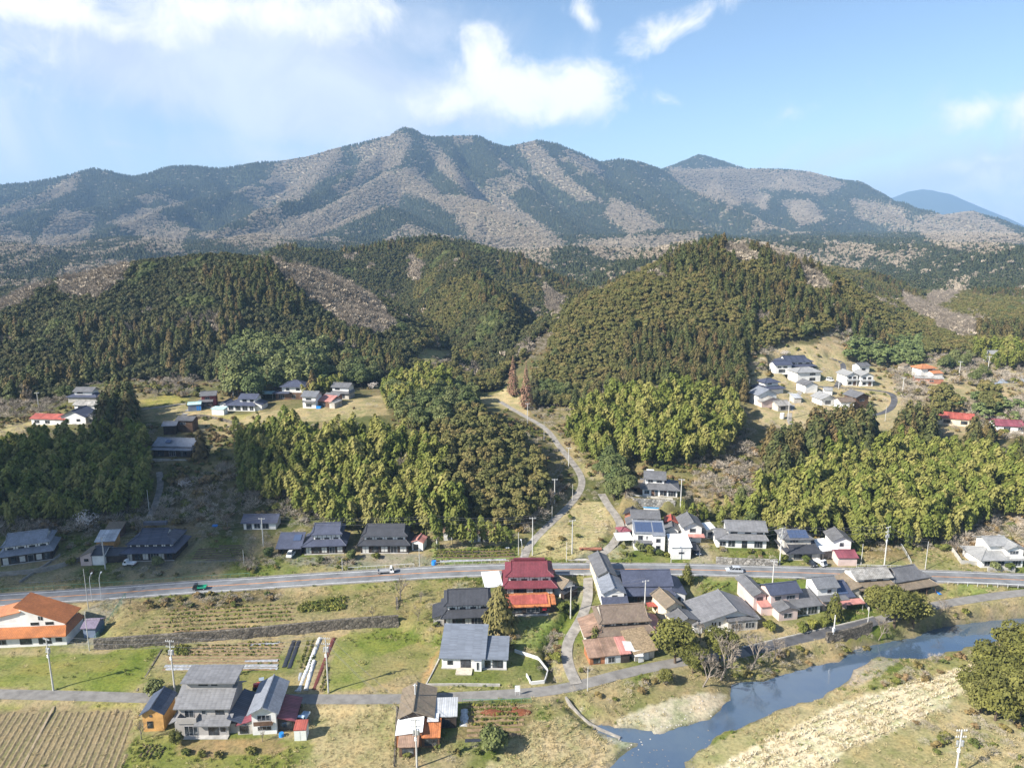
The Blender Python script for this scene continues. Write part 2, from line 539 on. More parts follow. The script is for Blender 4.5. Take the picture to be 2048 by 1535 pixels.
def inpoly(px, py, poly):
 poly = np.asarray(poly, float)
 r = np.zeros(np.shape(px), bool)
 x, y = poly[:, 0], poly[:, 1]
 j = len(poly) - 1
 for i in range(len(poly)):
  dy = y[j] - y[i]
  c = ((y[i] > py) != (y[j] > py)) & (px < (x[j] - x[i]) * (py - y[i]) / (dy if dy else 1e-9) + x[i])
  r ^= c
  j = i
 return r
# ------------------------------------------------------------------ roads, river and terraces are cut into the ground first
ROADS = {}


def road(key, pts, half, fall=2.0, smooth=2, step=2.0, zsm=9):
 P = polyline(pts, step, smooth)
 z = P[:, 2]
 k = min(zsm, len(z) // 2 * 2 - 1)
 if k > 2:
  zp = np.pad(z, k // 2, mode='edge')
  P[:, 2] = np.convolve(zp, np.ones(k) / k, 'valid')
 ROADS[key] = (P, half)
 carve_path(P, half + 0.4, fall)
 return P


road('main', [(-420, 1226), (-150, 1209), (0, 1199), (200, 1187), (390, 1174), (470, 1168), (600, 1160), (800, 1147.5), (900, 1142), (1010, 1138.5), (1150, 1137), (1340, 1138), (1440, 1139.5), (1700, 1147), (1950, 1155), (2048, 1158), (2300, 1167), (2500, 1174)], 3.6, 3.0, zsm=25)
road('valley', [(1046, 1130), (1048, 1110), (1062, 1085), (1090, 1055), (1125, 1025), (1152, 995), (1166, 968), (1160, 945), (1140, 918), (1115, 888), (1098, 862), (1075, 845), (1050, 832), (1020, 815), (1000, 802)], 1.2)
road('lane', [(1178, 1127), (1215, 1100), (1236, 1075), (1243, 1050), (1232, 1030), (1216, 1010), (1203, 985)], 1.3)
road('lower', [(-250, 1380), (0, 1387), (150, 1390), (300, 1395), (480, 1397), (640, 1397), (800, 1397), (900, 1393), (1000, 1388), (1080, 1383), (1150, 1372), (1230, 1350), (1310, 1331), (1380, 1320), (1460, 1310), (1520, 1296), (1600, 1277), (1680, 1259), (1745, 1243), (1800, 1228), (1860, 1212), (1950, 1196), (2048, 1183), (2250, 1168)], 1.6)
road('village', [(1176, 1146), (1176, 1170), (1176, 1195), (1168, 1225), (1152, 1255), (1136, 1280), (1132, 1310), (1140, 1340), (1153, 1368)], 1.25)
road('terrace', [(362, 836), (385, 812), (400, 803), (440, 822)], 1.2, 1.5)
road('terrace_field', [(285, 818), (330, 812), (372, 806)], 0.9, 1.0)
road('slope_path', [(300, 1035), (312, 1005), (322, 970), (318, 940)], 1.0, 1.0)
road('upper_village', [(1664, 712), (1683, 722), (1688, 738), (1682, 752), (1677, 768), (1673, 773)], 1.3)
road('upper_village_cross', [(1628, 773), (1673, 773), (1720, 777), (1762, 781), (1785, 786), (1790, 800), (1784, 815), (1768, 826), (1738, 831)], 1.3)
road('upper_village_path', [(1603, 776), (1595, 795), (1583, 812), (1577, 835), (1582, 850)], 1.0, 1.0)

WATER_Z = -6.0
RIVER = [(2300, 1180), (2120, 1205), (2010, 1226), (1960, 1228), (1895, 1243), (1830, 1273), (1760, 1289), (1715, 1296), (1682, 1324), (1600, 1340), (1535, 1360), (1472, 1370), (1462, 1385), (1466, 1402), (1430, 1430), (1385, 1452), (1330, 1462), (1268, 1498), (1215, 1540), (1150, 1640),
         (1300, 1640), (1345, 1538), (1385, 1500), (1480, 1452), (1560, 1420), (1640, 1392), (1692, 1368), (1706, 1340), (1760, 1312), (1800, 1320), (1870, 1309), (1960, 1290), (2060, 1246), (2300, 1235)]


def at_z(px, py, z):
 d = ray(px, py)
 t = (z - HC) / d[2]
 return np.array([d[0] * t, d[1] * t, z])


RIVW = np.array([at_z(x, y, WATER_Z)[:2] for x, y in RIVER])


def poly_dist(P, x, y):
 d = np.full(x.shape, 1e9)
 n = len(P)
 for i in range(n):
  a, b = P[i], P[(i + 1) % n]
  ab = b - a
  t = np.clip(((x - a[0]) * ab[0] + (y - a[1]) * ab[1]) / (ab @ ab + 1e-9), 0, 1)
  d = np.minimum(d, np.hypot(x - a[0] - t * ab[0], y - a[1] - t * ab[1]))
 return np.where(inpoly(x, y, P), -d, d)


def near_slice(P, m):
 i = np.nonzero((GX > P[:, 0].min() - m) & (GX < P[:, 0].max() + m))[0]
 j = np.nonzero((GY > P[:, 1].min() - m) & (GY < P[:, 1].max() + m))[0]
 return np.ix_(j, i)


sl = near_slice(RIVW, 16)
rd = poly_dist(RIVW, MX[sl], MY[sl]) + (fbm(MX[sl], MY[sl], 5, 3, 77) - .5) * 3.0
bed = np.where(rd < 0, np.maximum(-6.1 + rd * 0.35, -7.4), -6.02 + rd * 0.3 + np.clip(rd - 3, 0, 99) * 0.35)
GZ[sl] = np.where(rd < 0, bed, np.minimum(GZ[sl], bed))
# banks may not drown the roads
for k in ('lower', 'main'):
 carve_path(ROADS[k][0], ROADS[k][1] + 0.6, 1.6)


def level(pix, z, fall=1.2, zpix=None):
 P = np.array([at_z(x, y, z if zpix is None else zpix)[:2] for x, y in pix])
 s = near_slice(P, fall + 2)
 d = poly_dist(P, MX[s], MY[s])
 w = np.clip(1 - d / fall, 0, 1)
 GZ[s] = GZ[s] * (1 - w) + z * w
 return P


UPF = level([(215, 1262), (260, 1205), (430, 1192), (640, 1180), (800, 1182), (798, 1232), (700, 1238), (560, 1252), (400, 1268), (300, 1275)], -1.0, 1.6)
LOF = level([(-50, 1378), (-50, 1312), (180, 1305), (300, 1292), (440, 1286), (620, 1270), (790, 1258), (880, 1285), (845, 1378), (650, 1384), (300, 1380)], -3.7, 1.6)
level([(850, 1370), (882, 1312), (900, 1262), (985, 1262), (1028, 1300), (1074, 1317), (1094, 1343), (1090, 1364), (1000, 1371)], -3.2, 0.8)
level([(-50, 1600), (-50, 1412), (270, 1408), (255, 1600)], -5.0, 1.5)
level([(630, 1412), (790, 1410), (785, 1600), (600, 1600)], -4.9, 1.2)
# stone-faced house platform by the valley lane
STONE_PLAT = level([(1246, 1000), (1244, 975), (1300, 950), (1385, 962), (1372, 1000), (1300, 1006)], 8.2, 0.9)
_c = ground(2025, 758)
level([(1985, 770), (2070, 766), (2080, 748), (2005, 750)], _c[2], 4, _c[2])
COURT_Z = _c[2]
# gullies of the stream
road('stream_a', [(1205, 985), (1222, 1020), (1233, 1048), (1224, 1078), (1196, 1104), (1160, 1122)], 0.1)
road('stream_b', [(1150, 1160), (1148, 1215), (1124, 1252), (1102, 1278), (1092, 1310), (1104, 1342), (1120, 1372)], 0.1)
road('stream_c', [(1128, 1392), (1150, 1410), (1172, 1430), (1215, 1455), (1290, 1470)], 0.1)
for k, dep, hw in (('stream_a', -1.3, .7), ('stream_b', -1.7, 1.0), ('stream_c', -1.2, 1.3)):
 carve_path(ROADS[k][0], hw, 1.1, dep)
for k in ('main', 'lower', 'village', 'lane'):
 carve_path(ROADS[k][0], ROADS[k][1] + 0.3, 1.0)

# ------------------------------------------------------------------ building plots: front wall base (left, right pixel), depth, extra width left / right
PLOTS = {}


def plot(key, L, R, depth, pad=0.8, z=None):
 a, b = ground(*L), ground(*R)
 w = math.hypot(b[0] - a[0], b[1] - a[1])
 ang = math.atan2(b[1] - a[1], b[0] - a[0])
 if z is None:
  z = 0.5 * (a[2] + b[2])
 PLOTS[key] = (np.array([a[0], a[1], z]), ang, w, depth)
 carve_rect(a, ang, -pad, w + pad, -pad, depth + pad, z, 2.2)


# foreground row
plot('timber_hut', (288, 1462), (329, 1460), 6)
plot('grey_house', (352, 1471), (458, 1470), 9)
plot('white_gable', (506, 1469), (554, 1466), 9)
plot('garden_shed', (589, 1480), (613, 1480), 2.2, 0.3)
plot('dark_old', (801, 1462), (865, 1460), 8.5)
plot('modern', (884, 1335), (966, 1337), 9.5, 0.5)
plot('black_tile', (889, 1254), (984, 1249), 8.5)
plot('maroon_farm', (1011, 1192), (1108, 1190), 9)
plot('rust_barn', (1016, 1229), (1096, 1226), 6)
plot('white_canopy', (972, 1192), (1004, 1190), 6)
plot('gate_store', (1124, 1190), (1145, 1189), 4.5, 0.3)
plot('barn_dark', (1196, 1182), (1228, 1180), 11)
plot('kura_light', (1206, 1218), (1247, 1217), 8)
plot('long_dark', (1252, 1208), (1345, 1206), 10)
plot('brown_farm', (1200, 1291), (1305, 1284), 9)
plot('brown_sheds', (1180, 1330), (1258, 1322), 5)
plot('thatch_shed', (1262, 1326), (1310, 1316), 6)
plot('tan_store', (1336, 1246), (1366, 1240), 7)
plot('hall', (1402, 1262), (1512, 1254), 9)
plot('pink_gable', (1506, 1222), (1530, 1218), 9)
plot('pink_two', (1557, 1243), (1645, 1230), 7)
plot('solar_white', (1648, 1226), (1700, 1217), 7)
plot('grey_tile', (1716, 1192), (1786, 1188), 7)
plot('hip_open', (1796, 1192), (1866, 1188), 8)
# north side of the road, right
plot('stonewall_house', (1285, 990), (1354, 994), 8, z=8.2)
plot('brick_store', (1249, 1044), (1268, 1046), 4, 0.3)
plot('blue_roof', (1288, 1036), (1316, 1037), 3, 0.3)
plot('dark_two', (1264, 1066), (1316, 1066), 5)
plot('solar_two', (1268, 1100), (1327, 1101), 5)
plot('maroon_shed', (1241, 1076), (1259, 1076), 3, 0.3)
plot('carport_white', (1235, 1094), (1265, 1095), 4, 0.3)
plot('red_store', (1330, 1074), (1356, 1075), 6, 0.3)
plot('kura_north', (1366, 1084), (1402, 1084), 7)
plot('white_box', (1343, 1118), (1381, 1117), 6)
plot('grey_long', (1433, 1093), (1532, 1097), 7)
plot('white_tin', (1412, 1074), (1430, 1075), 3.5, 0.3)
plot('solar_hip', (1576, 1120), (1640, 1119), 8)
plot('kura_east', (1664, 1108), (1700, 1108), 6)
plot('pink_garage', (1676, 1131), (1713, 1131), 5, 0.3)
plot('tin_garage', (1644, 1117), (1672, 1117), 6, 0.3)
plot('east_house', (1962, 1132), (2044, 1136), 8)
# north side of the road, left
plot('blue_farm', (4, 1131), (104, 1117), 8.5)
plot('kura_west', (162, 1130), (208, 1130), 6)
plot('tin_west', (194, 1098), (230, 1096), 4, 0.3)
plot('brown_hut', (214, 1073), (243, 1073), 3, 0.3)
plot('steep_farm', (252, 1122), (348, 1119), 10)
plot('small_dark', (488, 1059), (552, 1057), 5)
plot('car_garage', (556, 1110), (602, 1109), 5, 0.3)
plot('grey_farm', (610, 1108), (688, 1106), 8)
plot('black_farm', (722, 1106), (816, 1105), 8)
plot('pink_shed', (824, 1100), (846, 1100), 4, 0.3)
plot('foot_shed_a', (888, 1080), (904, 1080), 3, 0.3)
plot('foot_shed_b', (938, 1083), (961, 1083), 3.5, 0.3)
plot('foot_shed_c', (966, 1083), (989, 1083), 3.5, 0.3)
# hillside, left
plot('slope_house', (308, 914), (383, 912), 8)
plot('slope_store_a', (328, 869), (352, 868), 4, 0.3)
plot('slope_store_b', (356, 864), (386, 862), 4, 0.3)
plot('west_red', (64, 850), (130, 849), 6)
plot('west_gable', (124, 850), (172, 846), 8)
plot('west_long', (150, 822), (194, 820), 5)
plot('west_top', (148, 805), (182, 803), 6)
plot('blue_door', (377, 823), (402, 820), 4, 0.3)
plot('maroon_terrace', (404, 813), (432, 810), 5)
plot('mint_shed', (424, 830), (448, 829), 3, 0.3)
plot('terrace_farm', (454, 822), (510, 821), 7)
plot('terrace_hip', (552, 799), (610, 798), 8)
plot('terrace_white', (606, 816), (632, 816), 6)
plot('terrace_pink', (636, 814), (672, 814), 5)
plot('terrace_back', (664, 797), (698, 798), 6)
# hillside, right
plot('uv_steep', (1562, 744), (1628, 742), 9)
plot('uv_wing', (1550, 747), (1582, 746), 6)
plot('uv_white_hip', (1594, 764), (1640, 763), 8)
plot('uv_dark_hip', (1526, 788), (1566, 787), 8)
plot('uv_gable', (1520, 812), (1556, 810), 8)
plot('uv_white_store', (1610, 786), (1634, 785), 7)
plot('uv_pair_a', (1692, 771), (1714, 771), 8)
plot('uv_pair_b', (1720, 772), (1745, 772), 8)
plot('uv_row_a', (1643, 810), (1672, 809), 7)
plot('uv_row_b', (1680, 819), (1707, 819), 5)
plot('uv_row_c', (1710, 817), (1735, 816), 7)
plot('uv_orange', (1841, 754), (1868, 753), 6)
plot('uv_brown_long', (1830, 764), (1886, 769), 4)
plot('uv_shed', (1806, 742), (1822, 742), 4, 0.3)
plot('uv_red_long', (1876, 846), (1946, 856), 7)
plot('uv_red_east', (1990, 862), (2046, 868), 7)
plot('uv_shed_b', (1718, 745), (1738, 745), 5, 0.3)
plot('uv_shed_c', (1588, 806), (1602, 805), 4, 0.3)
plot('uv_shed_d', (1648, 790), (1664, 790), 4, 0.3)
plot('uv_house_e', (1556, 822), (1580, 821), 6, 0.3)
plot('west_shed', (172, 846), (192, 844), 4, 0.3)
plot('uv_far', (1981, 725), (2003, 725), 6)
plot('orange_house', (-80, 1299), (134, 1288), 8.5)
plot('purple_shed', (168, 1275), (192, 1274), 4, 0.3)
for k in ('main', 'valley', 'lower'):
 carve_path(ROADS[k][0], ROADS[k][1] + 0.5, 1.2)


# ------------------------------------------------------------------ mesh builder
class MB:
 def __init__(self):
  self.v, self.f, self.uv, self.mi = [], [], [], []

 def face(self, pts, uvs=None, m=0):
  n = len(self.v)
  self.v += [tuple(p) for p in pts]
  self.f.append(tuple(range(n, n + len(pts))))
  self.uv.append(uvs if uvs else [(p[0], p[1]) for p in pts])
  self.mi.append(m)
  return self

 def box(self, a, b, m=0):
  x0, y0, z0 = a
  x1, y1, z1 = b
  p = [(x0, y0, z0), (x1, y0, z0), (x1, y1, z0), (x0, y1, z0), (x0, y0, z1), (x1, y0, z1), (x1, y1, z1), (x0, y1, z1)]
  for q in ((3, 2, 1, 0), (4, 5, 6, 7), (0, 1, 5, 4), (1, 2, 6, 5), (2, 3, 7, 6), (3, 0, 4, 7)):
   pts = [p[i] for i in q]
   if q in ((0, 1, 5, 4), (2, 3, 7, 6)):
    uv = [(t[0], t[2]) for t in pts]
   elif q in ((1, 2, 6, 5), (3, 0, 4, 7)):
    uv = [(t[1], t[2]) for t in pts]
   else:
    uv = [(t[0], t[1]) for t in pts]
   self.face(pts, uv, m)
  return self

 def prism(self, poly, d, m=0, top_uv=None):
  """polygon extruded by vector d (poly is the lower side, counter-clockwise seen from d)"""
  q = [(p[0] + d[0], p[1] + d[1], p[2] + d[2]) for p in poly]
  self.face(q, top_uv, m)
  self.face(poly[::-1], None, m)
  n = len(poly)
  for i in range(n):
   j = (i + 1) % n
   self.face([poly[i], poly[j], q[j], q[i]], [(0, 0), (1, 0), (1, .1), (0, .1)], m)
  return self

 def tube(self, a, b, r0, r1=None, n=6, m=0, caps=True):
  a, b = Vector(a), Vector(b)
  r1 = r0 if r1 is None else r1
  d = (b - a).normalized()
  s = d.orthogonal().normalized()
  t = d.cross(s)
  A = [a + (s * math.cos(k * 2 * math.pi / n) + t * math.sin(k * 2 * math.pi / n)) * r0 for k in range(n)]
  B = [b + (s * math.cos(k * 2 * math.pi / n) + t * math.sin(k * 2 * math.pi / n)) * r1 for k in range(n)]
  for k in range(n):
   j = (k + 1) % n
   self.face([A[k], A[j], B[j], B[k]], None, m)
  if caps:
   self.face(A[::-1], None, m)
   self.face(B, None, m)
  return self

 def mesh(self, name, mats):
  me = bpy.data.meshes.new(name)
  me.from_pydata(self.v, [], self.f)
  ul = me.uv_layers.new(name='UVMap')
  ul.data.foreach_set('uv', np.array([c for u in self.uv for p in u for c in p[:2]], 'f'))
  for m in (mats if isinstance(mats, (list, tuple)) else [mats]):
   me.materials.append(m)
  if any(self.mi):
   me.polygons.foreach_set('material_index', self.mi)
  me.update()
  return me

 def build(self, name, mats, parent=None, loc=None, smooth=False):
  return link(name, self.mesh(name, mats), parent, loc, smooth)


def link(name, me, parent=None, loc=None, smooth=False):
 o = bpy.data.objects.new(name, me)
 COL.objects.link(o)
 if parent is not None:
  o.parent = parent
 if loc is not None:
  o.location = loc
 if smooth:
  me.polygons.foreach_set('use_smooth', [True] * len(me.polygons))
 return o


def tag(o, label=None, cat=None, group=None, kind=None):
 if label:
  o['label'] = label
 if cat:
  o['category'] = cat
 if group:
  o['group'] = group
 if kind:
  o['kind'] = kind
 return o


def empty(name, loc, rz=0.0):
 o = bpy.data.objects.new(name, None)
 o.empty_display_size = 0.5
 COL.objects.link(o)
 o.location = loc
 o.rotation_euler = (0, 0, rz)
 return o


# ------------------------------------------------------------------ materials
def nodes(name):
 m = bpy.data.materials.new(name)
 m.use_nodes = True
 return m, m.node_tree.nodes, m.node_tree.links, m.node_tree.nodes['Principled BSDF']


def ramp(nt, links, fac, cols):
 r = nt.new('ShaderNodeValToRGB')
 e = r.color_ramp.elements
 while len(e) < len(cols):
  e.new(0.5)
 for i, (p, c) in enumerate(cols):
  e[i].position = p
  e[i].color = (*c, 1)
 links.new(fac, r.inputs[0])
 return r.outputs[0]


def noise(nt, links, vec, scale, detail=4, rough=.55):
 n = nt.new('ShaderNodeTexNoise')
 n.inputs['Scale'].default_value = scale
 n.inputs['Detail'].default_value = detail
 n.inputs['Roughness'].default_value = rough
 if vec is not None:
  links.new(vec, n.inputs['Vector'])
 return n.outputs['Fac']


def mixc(nt, links, a, b, fac=None, mode='MIX', f=0.5):
 n = nt.new('ShaderNodeMix')
 n.data_type = 'RGBA'
 n.blend_type = mode
 n.inputs['Factor'].default_value = f
 if fac is not None:
  links.new(fac, n.inputs['Factor'])
 s = [i for i in n.inputs if i.type == 'RGBA']
 for sock, v in zip(s, (a, b)):
  if isinstance(v, tuple):
   sock.default_value = (*v, 1)
  else:
   links.new(v, sock)
 return [o for o in n.outputs if o.type == 'RGBA'][0]


def bump(nt, links, bs, h, strength=0.4, dist=0.05):
 b = nt.new('ShaderNodeBump')
 b.inputs['Strength'].default_value = strength
 b.inputs['Distance'].default_value = dist
 links.new(h, b.inputs['Height'])
 links.new(b.outputs[0], bs.inputs['Normal'])


MATS = {}


def plain(key, col, var=0.25, scale=0.6, rough=.85, spec=.3, metal=0.0, dirt=None):
 """painted or raw surface: base colour with weathering noise"""
 if key in MATS:
  return MATS[key]
 m, n, l, b = nodes(key)
 g = n.new('ShaderNodeTexCoord').outputs['Object']
 a = noise(n, l, g, scale, 6, .6)
 lo = tuple(c * (1 - var) for c in col) if dirt is None else dirt
 hi = tuple(min(1, c * (1 + var * .45)) for c in col)
 l.new(ramp(n, l, a, [(.3, lo), (.62, hi)]), b.inputs['Base Color'])
 b.inputs['Roughness'].default_value = rough
 b.inputs['Specular IOR Level'].default_value = spec
 b.inputs['Metallic'].default_value = metal
 bump(n, l, b, noise(n, l, g, scale * 9, 3), .15, .03)
 MATS[key] = m
 return m


def tiles(key, col, pitch=0.32, course=0.3, rough=.5, var=.2, rib=.55, moss=None):
 """roof covering laid in ribs (u) and courses (v), in metres"""
 if key in MATS:
  return MATS[key]
 m, n, l, b = nodes(key)
 uv = n.new('ShaderNodeUVMap').outputs[0]
 sp = n.new('ShaderNodeSeparateXYZ')
 l.new(uv, sp.inputs[0])

 def mt(op, a, c=None):
  x = n.new('ShaderNodeMath')
  x.operation = op
  for i, v in enumerate((a, c)):
   if v is None:
    continue
   if isinstance(v, (int, float)):
    x.inputs[i].default_value = v
   else:
    l.new(v, x.inputs[i])
  return x.outputs[0]
 ru = mt('ABSOLUTE', mt('SINE', mt('MULTIPLY', sp.outputs[0], math.pi / pitch)))
 rv = mt('FRACT', mt('MULTIPLY', sp.outputs[1], 1 / course))
 h = mt('ADD', mt('MULTIPLY', ru, rib), mt('MULTIPLY', rv, .35))
 g = n.new('ShaderNodeTexCoord').outputs['Object']
 big = noise(n, l, g, .35, 5, .65)
 # individual tiles differ
 wn_ = n.new('ShaderNodeTexWhiteNoise')
 sn = n.new('ShaderNodeVectorMath')
 sn.operation = 'SNAP'
 sn.inputs[1].default_value = (pitch * 1.0, course * 1.0, 1)
 l.new(uv, sn.inputs[0])
 l.new(sn.outputs[0], wn_.inputs[0])
 base = ramp(n, l, big, [(.3, tuple(c * (1 - var) for c in col)), (.68, tuple(min(1, c * (1 + var)) for c in col))])
 if moss:
  base = mixc(n, l, base, moss, ramp(n, l, noise(n, l, g, .9, 6, .7), [(.5, (0, 0, 0)), (.7, (.7, .7, .7))]))
 tile = mixc(n, l, base, ramp(n, l, wn_.outputs['Value'], [(0, (.8, .8, .8)), (1, (1.15, 1.15, 1.15))]), mode='MULTIPLY', f=.7)
 rows = mixc(n, l, tile, ramp(n, l, h, [(.05, (.5, .5, .5)), (.5, (1.12, 1.12, 1.12))]), mode='MULTIPLY', f=.8 if rib > .35 else .28)
 l.new(rows, b.inputs['Base Color'])
 b.inputs['Roughness'].default_value = rough
 b.inputs['Specular IOR Level'].default_value = .4
 bump(n, l, b, h, .6, .07)
 MATS[key] = m
 return m


def glass():
 if 'glass' in MATS:
  return MATS['glass']
 m, n, l, b = nodes('glass')
 g = n.new('ShaderNodeTexCoord').outputs['Object']
 l.new(ramp(n, l, noise(n, l, g, .8, 2), [(.35, (.012, .014, .018)), (.6, (.05, .06, .07)), (.8, (.25, .25, .24))]), b.inputs['Base Color'])
 b.inputs['Roughness'].default_value = .12
 b.inputs['Specular IOR Level'].default_value = .6
 MATS['glass'] = m
 return m
BAREP = [[(515, 498), (560, 518), (640, 532), (700, 556), (760, 598), (792, 640), (760, 655), (690, 640), (640, 605), (590, 565), (545, 530)], [(110, 540), (180, 516), (262, 516), (250, 545), (195, 590), (150, 585), (120, 570)], [(-80, 620), (0, 596), (75, 556), (100, 560), (40, 600), (-80, 640)],
         [(1440, 484), (1490, 488), (1530, 512), (1470, 510)], [(1590, 518), (1640, 543), (1675, 578), (1620, 570)], [(1795, 575), (1870, 608), (1962, 640), (1950, 662), (1880, 650), (1815, 610)], [(1480, 474), (1560, 488), (1640, 503), (1730, 522), (1720, 540), (1600, 520), (1500, 492)],
         [(820, 500), (850, 520), (840, 560), (815, 540)], [(1085, 560), (1130, 590), (1120, 630), (1090, 610)], [(1850, 590), (1900, 560), (1960, 545), (1900, 600), (1870, 612)],
         [(550, 330), (680, 290), (690, 312), (640, 360), (600, 400), (550, 402), (538, 360)], [(700, 300), (800, 264), (830, 280), (800, 330), (730, 355), (700, 390), (690, 370), (730, 320)],
         [(770, 345), (830, 332), (880, 388), (960, 393), (1050, 438), (1130, 490), (1100, 502), (1000, 450), (930, 442), (860, 402), (800, 382), (740, 430), (680, 452), (620, 472), (560, 492), (500, 497), (480, 470), (560, 440), (640, 420), (720, 378)],
         [(915, 402), (1000, 383), (1060, 428), (1125, 480), (1085, 525), (960, 492), (908, 440)], [(840, 270), (872, 288), (925, 350), (985, 392), (940, 390), (880, 340)], [(1030, 290), (1070, 280), (1100, 308), (1130, 348), (1205, 402), (1160, 402), (1080, 350)],
         [(100, 378), (162, 343), (150, 380), (80, 410), (0, 432), (0, 418)], [(238, 430), (300, 414), (322, 440), (290, 470), (240, 462)], [(-50, 438), (60, 470), (72, 502), (-50, 505)], [(120, 418), (192, 425), (180, 470), (110, 502), (40, 532), (-20, 532), (60, 500)],
         [(280, 470), (382, 458), (360, 502), (290, 502)], [(1335, 335), (1470, 335), (1560, 340), (1640, 345), (1692, 368), (1650, 390), (1560, 378), (1500, 378), (1440, 402), (1390, 385), (1350, 360)], [(1440, 380), (1500, 370), (1542, 390), (1530, 422), (1500, 402), (1460, 412)],
         [(1560, 400), (1620, 398), (1652, 440), (1600, 452)], [(1700, 398), (1800, 410), (1822, 450), (1720, 442)], [(1828, 432), (1940, 420), (2005, 450), (2060, 480), (1960, 502), (1880, 492), (1830, 462)], [(1170, 480), (1300, 470), (1400, 463), (1390, 502), (1250, 522), (1190, 512)],
         [(1650, 480), (1762, 490), (1730, 512), (1640, 502)], [(1730, 500), (1852, 500), (1800, 532)], [(1220, 395), (1290, 420), (1330, 455), (1260, 470), (1210, 430)], [(380, 470), (470, 455), (560, 450), (480, 490)], [(1130, 300), (1190, 325), (1210, 350), (1150, 330)]]


def bare_share(x, y, px, py):
 """share of leafless trees in the far woods, surveyed patch by patch"""
 wx = (fbm(x, y, 140, 3, 97) - .5) * (22000 / np.maximum(y, 300))
 inside = np.zeros(np.shape(x), bool)
 for b_ in BAREP:
  inside |= inpoly(px + wx, py + wx * .5, b_)
 nz = fbm(x, y, 230, 4, 95)
 lo = y < 1500
 return np.where(inside, np.where(lo, .72, .93), np.where(nz > .66, .7, np.where(lo, .05, .03)))


# ------------------------------------------------------------------ ground cover (one value per ground vertex, from the survey)
PXG, PYG = project(MX, MY, GZ)
near = (MY > 95) & (MY < 700)
wob1 = fbm(MX, MY, 3.5, 3, 31) - .5
wob2 = fbm(MX, MY, 3.5, 3, 32) - .5
pxw, pyw = PXG + wob1 * 16, PYG + wob2 * 9
mixn = fbm(MX, MY, 14, 5, 51)
mixf = fbm(MX, MY, 4, 4, 52)
DRY, GREEN, SOIL = np.array((.285, .235, .135)), np.array((.125, .15, .035)), np.array((.2, .145, .085))
FLOOR = np.array((.085, .07, .042))
t = np.clip((mixn - .38) * 4, 0, 1)[..., None]
cover = DRY * t + GREEN * (1 - t)
# slopes and far ground carry undergrowth
u = np.clip((MY - 196) / 14, 0, 1)[..., None]
cover = cover * (1 - u) + (np.array((.20, .165, .085)) * t + np.array((.10, .105, .04)) * (1 - t)) * u
u = np.clip((MY - 345) / 40, 0, 1)[..., None]
cover = cover * (1 - u) + FLOOR * u
fm = (MY > 330) & (MY < 720)
fb = np.zeros(MX.shape)
for b_ in BAREP[:10]:
 fb[fm] = np.maximum(fb[fm], inpoly(PXG[fm] + wob1[fm] * 14, PYG[fm] - 8 + wob2[fm] * 8, b_) * 1.0)
cover = cover * (1 - fb[..., None]) + np.array((.27, .235, .185)) * fb[..., None]
fm = (MY > 720) & (MY < 5200)
fb = np.zeros(MX.shape)
fb[fm] = bare_share(MX[fm], MY[fm], PXG[fm], PYG[fm])
u = np.clip((MY - 720) / 200, 0, 1)[..., None]
cover = cover * (1 - u) + (np.array((.042, .052, .026)) * (1 - fb[..., None]) + np.array((.275, .228, .168)) * fb[..., None]) * u
